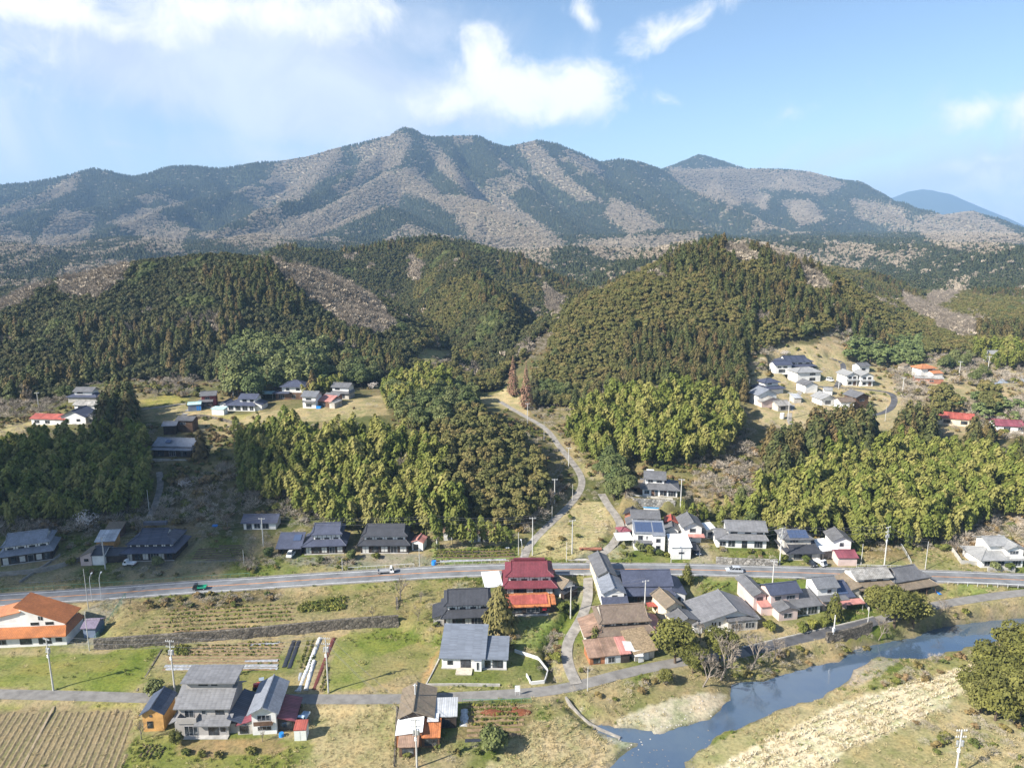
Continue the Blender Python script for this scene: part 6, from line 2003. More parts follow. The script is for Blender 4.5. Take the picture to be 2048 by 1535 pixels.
PROTO['tuft', 1] = (fuzz('green_tuft', .45, .4, 16, M_GREENG, 2, .05, .24), None)
PROTO['tuft', 2] = (fuzz('straw_tuft', .45, .45, 16, foliage_mat('straw_blades', [(.50, .43, .30), (.60, .53, .39), (.40, .33, .2)], .95, .2), 4, .05, .28), None)
PROTO['crop', 0] = (broadleaf('crop_leaves', .45, .32, 3, 12, M_HEDGE, 3, 0, .16), None)
KIND_NAME = {'oak': 'dark_evergreen_tree', 'cedar': 'cedar_tree', 'cypress': 'cypress_tree', 'bamboo': 'bamboo', 'broad': 'evergreen_tree', 'bare': 'bare_tree', 'pine': 'pine_tree', 'shrub': 'shrub', 'meta': 'metasequoia_tree', 'plum': 'blossoming_tree', 'fir': 'fir_tree', 'yew': 'conical_tree',
             'camellia': 'camellia_tree', 'bigbare': 'bare_tree', 'olive': 'evergreen_tree', 'bush': 'clipped_bush', 'scrub': 'scrub_bush'}
CAT = {'cedar': 'tree', 'cypress': 'tree', 'bamboo': 'bamboo', 'shrub': 'shrub', 'bush': 'bush', 'scrub': 'bush'}
TREE_AT = []


def plant(kind, i, x, y, z, s, rz, label, group=None):
 cr, tr = PROTO[kind, i]
 o = empty(KIND_NAME[kind], (x, y, z), rz)
 o.scale = (s, s, s * random.uniform(.92, 1.1))
 tag(o, label, CAT.get(kind, 'tree'), group)
 if cr is not None:
  link('crown', cr, o)
 if tr is not None:
  link('culm' if kind == 'bamboo' else 'trunk', tr, o)
 TREE_AT.append((x, y))
 return o


def scatter(name, P, kinds, idx, S, R, label=None):
 """one mass of plants nobody could count: points carrying plant copies"""
 me = bpy.data.meshes.new(name)
 me.vertices.add(len(P))
 me.vertices.foreach_set('co', np.asarray(P, 'f').ravel())
 for nm, ty, dat in (('s', 'FLOAT', np.asarray(S, 'f')), ('rz', 'FLOAT', np.asarray(R, 'f')), ('ix', 'INT', np.asarray(idx, 'i'))):
  a = me.attributes.new(nm, ty, 'POINT')
  a.data.foreach_set('value', dat)
 o = link(name, me)
 tag(o, label, None, None, 'stuff')
 ng = bpy.data.node_groups.new(name, 'GeometryNodeTree')
 ng.interface.new_socket('Geometry', in_out='INPUT', socket_type='NodeSocketGeometry')
 ng.interface.new_socket('Geometry', in_out='OUTPUT', socket_type='NodeSocketGeometry')
 N, L = ng.nodes, ng.links
 gi, go = N.new('NodeGroupInput'), N.new('NodeGroupOutput')
 iop = N.new('GeometryNodeInstanceOnPoints')
 iop.inputs['Pick Instance'].default_value = True
 jn = N.new('GeometryNodeJoinGeometry')
 for kd in reversed(kinds):
  cr, tr = PROTO[kd]
  src = cr
  if tr is not None and kd[0] not in ('bamboo',):
   bm = bmesh.new()
   bm.from_mesh(cr)
   nc = len(bm.faces)
   bm.from_mesh(tr)
   bm.faces.ensure_lookup_table()
   for f in bm.faces[nc:]:
    f.material_index = 1
   src = bpy.data.meshes.new(kd[0] + '_whole')
   bm.to_mesh(src)
   bm.free()
   src.materials.append(cr.materials[0])
   src.materials.append(tr.materials[0])
  po = bpy.data.objects.new(name + '_member', src)
  oi = N.new('GeometryNodeObjectInfo')
  oi.inputs['Object'].default_value = po
  oi.inputs['As Instance'].default_value = True
  L.new(oi.outputs['Geometry'], jn.inputs[0])
 L.new(gi.outputs[0], iop.inputs['Points'])
 L.new(jn.outputs[0], iop.inputs['Instance'])

 def attr(nm, ty):
  a = N.new('GeometryNodeInputNamedAttribute')
  a.data_type = ty
  a.inputs[0].default_value = nm
  return a.outputs[0]
 L.new(attr('ix', 'INT'), iop.inputs['Instance Index'])
 L.new(attr('s', 'FLOAT'), iop.inputs['Scale'])
 cb = N.new('ShaderNodeCombineXYZ')
 L.new(attr('rz', 'FLOAT'), cb.inputs[2])
 L.new(cb.outputs[0], iop.inputs['Rotation'])
 L.new(iop.outputs[0], go.inputs[0])
 o.modifiers.new('plants', 'NODES').node_group = ng
 return o


# ------------------------------------------------------------------ plants: where
def blocked(x, y, m=1.2):
 bad = np.zeros(np.shape(x), bool)
 for o, a, w, d in PLOTS.values():
  c, s = math.cos(a), math.sin(a)
  dx, dy = x - o[0], y - o[1]
  u, v = dx * c + dy * s, -dx * s + dy * c
  bad |= (u > -m - 1.2) & (u < w + m + 1.5) & (v > -m - 1.5) & (v < d + m)
 for k, (P, hw) in ROADS.items():
  if k.startswith('stream'):
   continue
  sel_ = (x > P[:, 0].min() - 6) & (x < P[:, 0].max() + 6) & (y > P[:, 1].min() - 6) & (y < P[:, 1].max() + 6)
  if sel_.any():
   d, _ = path_dist(P, x[sel_], y[sel_])
   t_ = bad[sel_]
   t_ |= d < hw + m
   bad[sel_] = t_
 return bad


def jgrid(x0, x1, y0, y1, s, seed):
 r = np.random.default_rng(seed)
 gx, gy = np.meshgrid(np.arange(x0, x1, s), np.arange(y0, y1, s))
 x = gx.ravel() + r.uniform(-.48, .48, gx.size) * s
 y = gy.ravel() + r.uniform(-.48, .48, gx.size) * s
 return x, y


FAM = {}          # kind -> list of arrays x, y, z, scale


def add(kind, x, y, s):
 FAM.setdefault(kind, []).append(np.stack([x, y, T(x, y), s], 1))


def fill(kind, spacing, poly, h, sc_=(.8, 1.15), ylim=(194, 420), m=1.2, thin=1.0, up=.6, seed=None):
 seed = seed if seed is not None else len(FAM) * 7 + int(spacing * 100) + len(poly)
 r = np.random.default_rng(seed + 1000)
 x, y = jgrid(-180 if ylim[1] < 200 else -290, 300, ylim[0], ylim[1], spacing, seed)
 k = np.abs(x) < .80 * y + 30
 x, y = x[k], y[k]
 z = T(x, y)
 px, py = project(x, y, z + h * up)
 k = inpoly(px + r.normal(0, 3, px.size), py + r.normal(0, 3, px.size), poly) & (r.uniform(size=px.size) < thin)
 x, y = x[k], y[k]
 k = ~blocked(x, y, m)
 x, y = x[k], y[k]
 s_ = r.uniform(*sc_, len(x))
 if kind == 'bamboo':
  s_ = s_ * (.55 + .9 * fbm(x, y, 7, 2, 17))
 add(kind, x, y, s_)


POLY = {
 'b1': [(-80, 885), (60, 868), (130, 866), (200, 856), (285, 850), (298, 900), (304, 960), (262, 1000), (190, 1012), (-80, 1015)],
 'b2': [(478, 858), (560, 846), (700, 850), (770, 858), (850, 860), (885, 900), (870, 960), (985, 1025), (1030, 1052), (900, 1062), (780, 1050), (700, 1030), (620, 1000), (490, 960), (470, 910)],
 'b3': [(770, 770), (800, 745), (880, 735), (905, 765), (850, 780), (780, 800)],
 'b3b': [(575, 762), (680, 750), (690, 768), (610, 780)],
 'b4': [(1128, 855), (1165, 805), (1280, 772), (1400, 768), (1475, 798), (1492, 835), (1440, 885), (1330, 900), (1195, 895)],
 'b5': [(1570, 950), (1680, 900), (1800, 880), (1950, 885), (2040, 935), (2120, 930), (2080, 1000), (1990, 1005), (1900, 1050), (1760, 1080), (1640, 1066), (1585, 1035), (1500, 1020), (1490, 995)],
 'b6': [(1330, 1036), (1365, 1018), (1440, 1008), (1500, 1012), (1570, 1050), (1570, 1062), (1500, 1040), (1420, 1032), (1350, 1046)],
 'b7': [(1940, 690), (2150, 680), (2150, 725), (2000, 718)],
 'knob': [(880, 812), (960, 808), (1030, 856), (1100, 925), (1085, 980), (1035, 1035), (960, 1005), (895, 940), (868, 870)],
 'knobtop': [(780, 775), (860, 760), (940, 775), (960, 800), (880, 840), (790, 830)],
 'terrace_trees': [(440, 720), (480, 672), (600, 672), (650, 705), (640, 755), (560, 765), (460, 770)],
}
fill('bamboo', 2.55, POLY['b1'], 12, (.75, 1.0), seed=1)
fill('bamboo', 2.49, POLY['b2'], 12, (.72, 1.02), seed=2)
fill('bamboo', 2.49, POLY['b3'], 12, (.7, .95), seed=3)
fill('bamboo', 2.37, POLY['b3b'], 9, (.55, .75), seed=4)
fill('bamboo', 2.49, POLY['b4'], 12, (.78, 1.05), seed=5)
fill('bamboo', 2.49, POLY['b5'], 12, (.78, 1.08), seed=6)
fill('bamboo', 2.37, POLY['b6'], 6, (.4, .6), seed=7)
fill('bamboo', 2.85, POLY['b7'], 10, (.7, .95), seed=8)
fill('cypress', 3.0, POLY['knob'], 11, (.75, 1.05), seed=11)
fill('cypress', 3.6, POLY['knobtop'], 10, (.7, 1.0), thin=.5, seed=12)
fill('broad', 5.0, POLY['knobtop'], 9, (.7, 1.0), thin=.7, seed=13)
fill('broad', 5.4, POLY['terrace_trees'], 12, (1.1, 1.6), (300, 420), seed=14)
fill('cedar', 5.0, POLY['terrace_trees'], 14, (.8, 1.1), (300, 420), thin=.3, seed=15)
fill('cedar', 3.2, [(200, 805), (240, 775), (272, 800), (276, 850), (205, 850)], 14, (.95, 1.25), seed=16)
fill('cedar', 3.1, [(1535, 880), (1570, 866), (1605, 870), (1602, 930), (1535, 935)], 13, (.9, 1.15), seed=17)
fill('cedar', 3.1, [(1622, 845), (1675, 828), (1735, 838), (1738, 890), (1625, 905)], 14, (1.0, 1.3), seed=18)
fill('cedar', 3.4, [(1800, 838), (1828, 812), (1868, 840), (1862, 872), (1800, 872)], 12, (.8, 1.1), seed=19)
fill('cedar', 3.4, [(1940, 850), (1985, 848), (1985, 890), (1945, 890)], 12, (.7, .9), seed=20)
fill('cedar', 3.6, [(2025, 880), (2100, 870), (2100, 930), (2030, 930)], 12, (.7, .9), seed=21)
fill('broad', 4.6, [(1190, 905), (1245, 895), (1262, 930), (1255, 985), (1195, 980)], 9, (.75, .95), thin=.8, seed=22)
fill('broad', 4.4, [(1480, 985), (1570, 1000), (1570, 1045), (1500, 1030)], 6, (.5, .7), thin=.6, seed=23)
fill('broad', 4.4, [(700, 700), (750, 700), (750, 755), (690, 755)], 9, (.8, 1.1), (300, 420), seed=24)
fill('cypress', 3.2, [(1868, 770), (1912, 770), (1912, 818), (1868, 818)], 11, (.85, 1.0), (280, 420), thin=.6, seed=25)
fill('cypress', 3.2, [(1962, 765), (2000, 765), (2000, 805), (1962, 805)], 11, (.85, 1.0), (280, 420), thin=.6, seed=26)
fill('pine', 3.6, [(1695, 680), (1840, 672), (1850, 722), (1700, 716)], 7, (.8, 1.1), (330, 520), seed=27)
fill('pine', 3.8, [(1915, 770), (1960, 790), (2060, 800), (2060, 840), (1920, 820)], 6, (.7, 1.0), (280, 420), thin=.2, seed=28)
fill('broad', 4.5, [(1880, 700), (1960, 705), (1990, 735), (1950, 755), (1890, 735)], 6, (.5, .75), (300, 480), thin=.35, seed=29)
# bare trees and scrub on the slopes
for j, (pl_, sp, th_) in enumerate([
  ([(1380, 880), (1500, 858), (1525, 950), (1490, 1002), (1395, 990)], 3.6, .75), ([(300, 960), (480, 930), (490, 1040), (300, 1045)], 3.8, .8), ([(-80, 1012), (300, 1005), (300, 1058), (-80, 1068)], 3.2, .8),
  ([(700, 900), (800, 880), (860, 930), (820, 980), (720, 960)], 4.2, .6), ([(1500, 690), (1560, 700), (1545, 745), (1505, 745)], 3.6, .6), ([(1640, 650), (1700, 640), (1830, 690), (1700, 700)], 3.8, .5),
  ([(1780, 740), (1830, 740), (1870, 800), (1800, 810)], 3.4, .6), ([(1920, 800), (2100, 800), (2100, 880), (1960, 870)], 3.0, .5), ([(1880, 1060), (1980, 1030), (2100, 1060), (2100, 1100), (1900, 1100)], 3.0, .6),
  ([(-60, 760), (90, 745), (100, 830), (-60, 840)], 4.0, .7), ([(290, 730), (400, 720), (410, 790), (300, 790)], 4.6, .7), ([(1080, 960), (1130, 960), (1110, 1020), (1050, 1060), (1020, 1060)], 3.0, .6),
  ([(480, 930), (620, 1000), (700, 1040), (700, 1062), (480, 1050)], 3.4, .7), ([(1820, 700), (2120, 690), (2120, 800), (1900, 760)], 3.2, .3), ([(-80, 740), (130, 740), (130, 800), (-80, 830)], 3.4, .8)]):
 fill('scrub', sp * .8, pl_, 2.5, (.7, 1.5), (190, 520), m=.8, thin=th_, up=.5, seed=100 + j)
 fill('shrub', sp, pl_, 1.5, (.8, 1.7), (190, 520), m=.8, thin=th_ * .8, up=.5, seed=130 + j)
 fill('bare', sp * 1.9, pl_, 6, (.5, .9), (190, 520), m=1.2, thin=th_ * .6, up=.5, seed=160 + j)
# river banks
for j, (pl_, sp, th_) in enumerate([
  ([(1180, 1385), (1330, 1345), (1330, 1375), (1200, 1420)], 2.4, .6), ([(1400, 1330), (1500, 1310), (1740, 1270), (1760, 1292), (1600, 1338), (1470, 1368), (1400, 1375)], 2.3, .7), ([(1850, 1215), (2060, 1195), (2060, 1225), (1960, 1225), (1880, 1240)], 2.4, .7),
  ([(1700, 1390), (1860, 1318), (1950, 1300), (1945, 1325), (1800, 1370)], 2.2, .8), ([(1790, 1440), (1900, 1410), (2060, 1440), (2060, 1560), (1920, 1530), (1830, 1480)], 2.6, .7), ([(1090, 1270), (1120, 1270), (1150, 1390), (1080, 1340)], 2.0, .5),
  ([(270, 1200), (430, 1186), (560, 1176), (560, 1196), (400, 1215), (280, 1215)], 2.0, .7), ([(800, 1490), (1000, 1480), (1050, 1450), (1000, 1540), (800, 1540)], 2.4, .4), ([(-60, 1150), (160, 1140), (230, 1140), (-60, 1165)], 3.0, .3), ([(478, 1114), (556, 1112), (560, 1138), (480, 1140)], 1.5, .8), ([(628, 1120), (704, 1116), (704, 1134), (628, 1137)], 1.5, .7), ([(225, 1140), (350, 1132), (350, 1150), (240, 1156)], 2.0, .5),
  ([(1155, 1300), (1178, 1290), (1182, 1335), (1160, 1350)], 1.4, .6), ([(1098, 1262), (1128, 1250), (1132, 1300), (1108, 1345), (1092, 1330)], 1.5, .6), ([(840, 1215), (885, 1200), (885, 1262), (860, 1275)], 1.8, .5), ([(1435, 1112), (1548, 1112), (1548, 1124), (1435, 1122)], 1.6, .4), ([(1000, 1268), (1040, 1272), (1030, 1298), (1000, 1290)], 1.6, .6)]):
 fill('scrub', sp, pl_, 1.2, (.35, .7), (96, 196), m=.4, thin=th_ * .7, up=.5, seed=200 + j)
 fill('shrub', sp * 1.2, pl_, 1.0, (.4, .8), (96, 196), m=.4, thin=th_ * .8, up=.5, seed=230 + j)

# forest on the hills
TREELESS = [[(1030, 745), (1060, 672), (1090, 642), (1112, 650), (1086, 702), (1062, 745)], [(1490, 690), (1635, 650), (1700, 640), (1750, 690), (2200, 700), (2200, 900), (1500, 880)], [(820, 700), (850, 678), (910, 680), (910, 712), (850, 730)], [(925, 812), (990, 765), (1035, 700), (1058, 720), (1066, 845)],  # first outline: gorge floor left treeless, dark ground stands in for shade
           [(270, 795), (390, 770), (780, 760), (780, 850), (270, 850)], [(20, 812), (200, 790), (200, 880), (-100, 880)], [(1640, 700), (1655, 645), (1695, 650), (1730, 690)]]
# what can be seen from the drone: running horizon along each bearing
AZ = np.linspace(-.72, .72, 721)
RR = np.concatenate([np.arange(200, 800, 4), np.arange(800, 5000, 20)])
ax_, rr_ = np.meshgrid(AZ, RR)
el_ = (T(np.sin(ax_) * rr_, np.cos(ax_) * rr_) - HC) / rr_
hor = np.maximum.accumulate(el_, 0)


def seen(x, y, z, top):
 a, r = np.arctan2(x, y), np.hypot(x, y)
 i = np.clip(np.round((a + .72) / 1.44 * 720).astype(int), 0, 720)
 j = np.clip(np.searchsorted(RR, r - 25), 0, len(RR) - 1)
 return (np.abs(a) < .715) & ((z + top - HC) / r > hor[j, i] - .006)


def forest(y0, y1, s, seed):
 r = np.random.default_rng(seed)
 x, y = jgrid(-.86 * y1, .86 * y1, y0, y1, s, seed)
 k = np.abs(x) < .84 * y + 20
 x, y = x[k], y[k]
 z = T(x, y)
 k = seen(x, y, z, 18)
 x, y, z = x[k], y[k], z[k]
 px, py = project(x, y, z + 6)
 return r, x, y, z, px, py


r, x, y, z, px, py = forest(296, 720, 2.65, 301)
keep = (y > 345) | ((px > 1060) & (px < 1515) & (y > 300) & (py < 790)) | ((px < 800) & (y > 335)) | ((px < 150) & (y > 312))
for v in TREELESS:
 keep &= ~inpoly(px, py, v)
for k_ in ('b4', 'b7', 'terrace_trees', 'b3b'):
 keep &= ~inpoly(px, py, POLY[k_])
keep &= ~blocked(x, y, 1.5)
x, y, px, py, = x[keep], y[keep], px[keep], py[keep]
nz = fbm(x, y, 60, 3, 91)
n2_ = fbm(x, y, 22, 3, 92)
isb = np.zeros(len(x), bool)
for b_ in BAREP[:10]:
 isb |= inpoly(px, py, b_)
isb |= (n2_ > .72) & (r.uniform(size=len(x)) < .6)
cedar = ~isb & ((nz + (n2_ - .5) * .5 > .70) | (inpoly(px, py, [(1250, 780), (1250, 700), (1330, 650), (1430, 670), (1500, 640), (1520, 700), (1510, 780), (1400, 800)])) | ((py > 640) & (px < 800) & (n2_ > .54)))
bro = ~isb & ~cedar & (n2_ < .26)
cyp = ~isb & ~cedar & ~bro
# standing on the near hills: bare patches keep fewer, wider crowns
kb = isb & (r.uniform(size=len(x)) < .8)
FAM.setdefault('bare', []).append(np.stack([x[kb], y[kb], T(x[kb], y[kb]), r.uniform(.8, 1.2, kb.sum())], 1))
FAM.setdefault('scrub', []).append(np.stack([x[isb], y[isb], T(x[isb], y[isb]), r.uniform(1.2, 2.0, isb.sum())], 1))
add('cedar', x[cedar], y[cedar], r.uniform(.5, .9, cedar.sum()))
add('broad', x[bro], y[bro], r.uniform(.45, .7, bro.sum()))
dk_ = cyp & ((px < 830) | ((px < 1110) & (py > 470) & (fbm(x, y, 40, 2, 93) > .45)))
cyp &= ~dk_
add('oak', x[dk_], y[dk_], r.uniform(.42, .68, dk_.sum()) + .32 * fbm(x[dk_], y[dk_], 9, 2, 19))
add('cypress', x[cyp], y[cyp], r.uniform(.42, .68, cyp.sum()) + .32 * fbm(x[cyp], y[cyp], 9, 2, 19))

SB = np.concatenate([FAM['scrub'][-1]])
SB = SB[RNG.uniform(size=len(SB)) < .5]
FP, FI, FS = [], [], []
BP, BI, BS = [], [], []
for y0, y1, s, sc_, seed in ((720, 1500, 5.2, .74, 302), (1500, 2600, 7.5, .92, 303), (2600, 4600, 9.0, 1.05, 304)):
 r, x, y, z, px, py = forest(y0, y1, s, seed)
 isb = r.uniform(size=len(x)) < bare_share(x, y, px + r.normal(0, 3, len(x)), py + r.normal(0, 2, len(x)))
 P = np.stack([x, y, z], 1)
 FP.append(P[~isb])
 pick = (fbm(x, y, 180, 3, 96) + r.normal(0, .1, len(x)) > .56)[~isb]
 FI.append(np.where(pick, 2, r.integers(0, 2, (~isb).sum())))
 FS.append(sc_ * r.uniform(.7, 1.15, (~isb).sum()))
 BP.append(P[isb])
 BI.append(r.integers(0, 3, isb.sum()))
 BS.append(sc_ * r.uniform(.8, 1.1, isb.sum()))
FP, FI, FS = np.concatenate(FP), np.concatenate(FI), np.concatenate(FS)
BP, BI, BS = np.concatenate(BP), np.concatenate(BI), np.concatenate(BS)
scatter('mountain_forest', FP, [('farcon', 0), ('farcon', 1), ('farcon', 2)], FI, FS, RNG.uniform(0, 6.28, len(FP)), 'dark conifer forest covering the distant hills and mountain range')
scatter('mountain_woodland', BP, [('farbare', 0), ('farbare', 1), ('farbare', 2)], BI, BS, RNG.uniform(0, 6.28, len(BP)), 'bare grey-brown deciduous woodland on the distant mountain ridges')
scatter('bare_strips', SB[:, :3], [('farbare', 0), ('farbare', 1), ('farbare', 2)], RNG.integers(0, 3, len(SB)), RNG.uniform(.45, .75, len(SB)), RNG.uniform(0, 6.28, len(SB)), 'pale strips of bare woodland running down the near hills')

# named trees one can point at
HERO = [
 ('fir', (1000, 1262), 1.25, 'tall dark conifer standing between the black-tiled and maroon farmhouses'),
 ('yew', (1190, 1292), 1.0, 'bright green conical tree in front of the weathered brown-roofed farmhouse'),
 ('yew', (1374, 1166), 1.05, 'single columnar green tree at the edge of the main road'),
 ('yew', (1668, 1237), 1.25, 'yellow-green conical tree in front of the white-gabled solar house'),
 ('camellia', (988, 1500), 1.05, 'round dense evergreen tree at the foot of the vegetable plot'),
 ('olive', (1788, 1252), 1.25, 'big rounded olive-green tree beside the river below the hip-roofed farmhouse'),
 ('olive', (1826, 1250), 1.1, 'rounded green tree overhanging the water, right of its bigger neighbour'),
 ('olive', (1755, 1222), .8, 'smaller olive-green tree nearest the pale grey-roofed farmhouse'),
 ('olive', (1350, 1325), 1.25, 'leafy evergreen at the river bend beside the thatched shed'),
 ('olive', (1385, 1345), .75, 'leafy evergreen on the river bank left of the sprawling bare tree'),
 ('olive', (1440, 1322), .95, 'slim yellow-green tree rising out of the bare riverside thicket'),
 ('olive', (1330, 1368), .42, 'dark bushy tree beside the lower road at the bend'),
 ('bigbare', (1440, 1358), 1.35, 'large sprawling bare tree leaning over the river bank'),
 ('bigbare', (1500, 1338), 1.2, 'wide bare tree right of the sprawling one above the river'),
 ('bigbare', (1405, 1372), 1.1, 'low bare tree spreading over the gravel at the river bend'),
 ('bigbare', (1545, 1322), .9, 'bare tree at the east end of the riverside thicket'),
 ('bare', (1400, 1285), .8, 'bare tree in front of the large gabled house'),
 ('bare', (1470, 1280), .8, 'bare twiggy tree hiding the front of the large gabled house'),
 ('bigbare', (1757, 1278), .7, 'pale bare tree fanning out beside the river under the olive-green trees'),
 ('bigbare', (1880, 1225), .55, 'low pale bare tree leaning towards the water under the main road bend'),
 ('meta', (1026, 792), 1.0, 'left of two tall russet leafless conifers in the valley mouth'),
 ('meta', (1052, 818), 1.05, 'right of two tall russet leafless conifers in the valley mouth'),
 ('plum', (178, 1062), 1.15, 'white-blossomed tree on the shaded slope above the brown hut'),
 ('plum', (372, 980), .75, 'white-blossomed small tree on the slope below the dark farmhouse'),
 ('plum', (745, 782), .85, 'pale blossoming tree beside the terrace houses'),
 ('plum', (1568, 716), .9, 'pale blossoming tree above the eastern hamlet'),
 ('cedar', (403, 918), .85, 'lone dark cedar beside the slope farmhouse'),
 ('bare', (60, 812), 1.5, 'wide-crowned bare tree at the western hamlet'),
 ('bare', (352, 778), 1.25, 'spreading bare cherry tree at the forest edge above the terrace field'),
 ('bare', (232, 1000), 1.1, 'pale bare tree below the dark western bamboo'),
 ('bare', (802, 960), 1.3, 'grey bare tree in the middle of the bamboo slope'),
 ('bare', (801, 1200), .95, 'thin tall bare tree on the bank under the main road'),
 ('bare', (836, 1240), .55, 'small bare fruit tree left of the black-tiled farmhouse'),
 ('bare', (842, 1205), .5, 'small bare fruit tree between the main road and the black-tiled farmhouse'),
 ('bare', (745, 1232), .4, 'low bare fruit tree near the end of the stone terrace wall'),
 ('bare', (283, 1478), .65, 'bare garden tree beside the honey-coloured timber hut'),
 ('bare', (525, 1482), .4, 'bare little tree in front of the narrow white house'),
 ('camellia', (312, 1392), .8, 'dark rounded tree behind the honey-coloured timber hut'),
 ('olive', (352, 1488), .35, 'small leafy tree at the corner of the grey two-storey house'),
 ('bare', (505, 1118), .55, 'bare purple-grey tree right of the shaded ploughed plot'),
 ('camellia', (537, 1112), .6, 'dark evergreen beside the open garage'),
 ('camellia', (702, 1118), .55, 'leafy garden tree between the grey-blue and black-tiled farmhouses'),
 ('camellia', (640, 1126), .5, 'dark garden tree in front of the grey-blue farmhouse'),
 ('bush', (752, 1116), 1.0, 'small garden tree in front of the black-tiled farmhouse under the bamboo'),
 ('camellia', (316, 1132), .6, 'dark clipped tree in front of the steep-roofed farmhouse'),
 ('bush', (143, 1128), 1.2, 'dark bush at the corner of the low white-fronted storehouse'),
 ('camellia', (872, 1096), .45, 'dark bush at the west end of the roadside vegetable plot'),
 ('bush', (1140, 1225), 1.7, 'yellow-green clipped bush beside the village lane pole'),
 ('bush', (1122, 1222), 1.2, 'smaller golden bush left of the yellow-green one by the lane'),
 ('bush', (1112, 1325), 1.2, 'rounded green bush on the bank of the village stream'),
 ('camellia', (1280, 1102), .62, 'big rounded clipped bush in front of the solar-panelled white house'),
 ('bush', (1300, 1106), 1.3, 'dark green bush right of the big rounded one'),
 ('bush', (1318, 1110), 1.0, 'round green bush nearest the boxy white store'),
 ('bush', (1250, 1110), .8, 'low yellow-green bush at the west end of the clipped row'),
 ('bush', (1262, 1112), .7, 'small yellow-green bush second from the west end of the clipped row'),
 ('bush', (1332, 1112), .9, 'brownish bush beside the pole at the boxy white store'),
 ('bush', (1246, 1096), .7, 'small round bush under the white carport'),
 ('bush', (1466, 1122), 1.0, 'oval clipped bush on the garden wall of the wide grey-roofed house'),
 ('bush', (1500, 1106), .8, 'small pruned bush in the walled garden'),
 ('shrub', (1444, 1100), .8, 'loose shrub at the left end of the walled garden'),
 ('shrub', (1520, 1108), .9, 'reddish shrub at the right end of the walled garden'),
 ('bush', (1568, 1122), 1.2, 'bush beside the pole at the solar-panelled hipped house'),
 ('bush', (1612, 1124), 1.1, 'pruned garden tree in front of the low curved roof'),
 ('camellia', (1990, 1140), .55, 'dark green tree at the gate of the eastern house'),
 ('bush', (2018, 1140), 1.2, 'brownish bush right of the dark green gate tree'),
 ('bush', (1540, 1262), 1.5, 'golden-green round bush beside the entrance of the pinkish house'),
 ('bush', (1605, 1262), 1.3, 'low clipped bush, left end of the hedge above the river road'),
 ('bush', (1625, 1258), 1.3, 'clipped reddish bush in the middle of the hedge above the river road'),
 ('bush', (1645, 1252), 1.2, 'clipped bush at the right end of the hedge above the river road'),
 ('camellia', (2005, 1330), 1.0, 'dense evergreen, leftmost of the thicket on the south bank'),
 ('shrub', (370, 1508), .7, 'low reddish shrub in the yard hedge of the grey house'),
 ('shrub', (405, 1512), .6, 'low brown shrub, middle of the yard hedge of the grey house'),
 ('shrub', (440, 1512), .6, 'low shrub at the east end of the yard hedge of the grey house'),
 ('shrub', (500, 1506), .8, 'green shrub east of the yard gap in front of the narrow white house'),
 ('shrub', (1890, 1100), 1.2, 'round shrub on the dry slope right of the electricity poles'),
]
SPOT = {}
for kd, p, s, lab in HERO:
 g_ = ground(*p)
 if (kd, 0) not in PROTO:
  continue
 i = random.randrange(3) if (kd, 1) in PROTO else 0
 plant(kd, i, g_[0], g_[1], g_[2] - .05, s, random.uniform(0, 6.28) if kd != 'bigbare' else random.uniform(-.6, .6), lab)
# evergreen thicket on the south bank, right edge
for j, (p, s) in enumerate([((1945, 1400), .72), ((1975, 1365), .85), ((2010, 1400), .9), ((2045, 1360), .95), ((1990, 1440), .75), ((2040, 1430), .9), ((2080, 1400), .95), ((1960, 1425), .6), ((2030, 1330), .9), ((2090, 1340), 1.0), ((2085, 1450), .9)]):
 g_ = ground(*p)
 plant('olive', j % 3, g_[0], g_[1], g_[2], s * 1.3, j * 1.7, 'dense olive-green evergreen in the thicket on the south bank at the right edge', 'evergreens of the south bank thicket')

LOOK = {'oak': 'dark dull-green evergreen', 'cedar': 'brown-green pointed cedar', 'cypress': 'dark olive round-topped cypress', 'bamboo': 'feathery yellow-green arching bamboo', 'broad': 'rounded broadleaf evergreen', 'bare': 'bare grey tree', 'pine': 'light green young pine', 'shrub': 'low leafy shrub', 'scrub': 'leafless twiggy bush'}


def region(kd, px_, Y):
 if Y < 196:
  return 'on the river bank east of the bungalow' if px_ > 1080 else ('beside the kitchen garden south of the lower road' if Y < 125 else 'on the bank under the main road at the west')
 if kd == 'bamboo':
  return 'in the shaded western grove' if px_ < 320 else 'on the slope behind the black-tiled farmhouse' if px_ < 900 else 'in the grove right of the winding valley road' if px_ < 1495 else 'in the big grove behind the solar-panelled houses'
 if Y < 296:
  return 'on the shaded slope under the terrace hamlet' if px_ < 520 else 'on the wooded knob left of the winding valley road' if px_ < 1130 else 'on the slope above the stone platform house' if px_ < 1540 else 'around the eastern hamlet and its groves'
 return 'behind the western hamlet' if px_ < 280 else 'on the dark hill behind the terrace hamlet' if px_ < 820 else 'in the middle of the gap between the two near hills' if px_ < 1060 else 'on the big hill right of the valley' if px_ < 1560 else 'on the slope above the eastern hamlet'


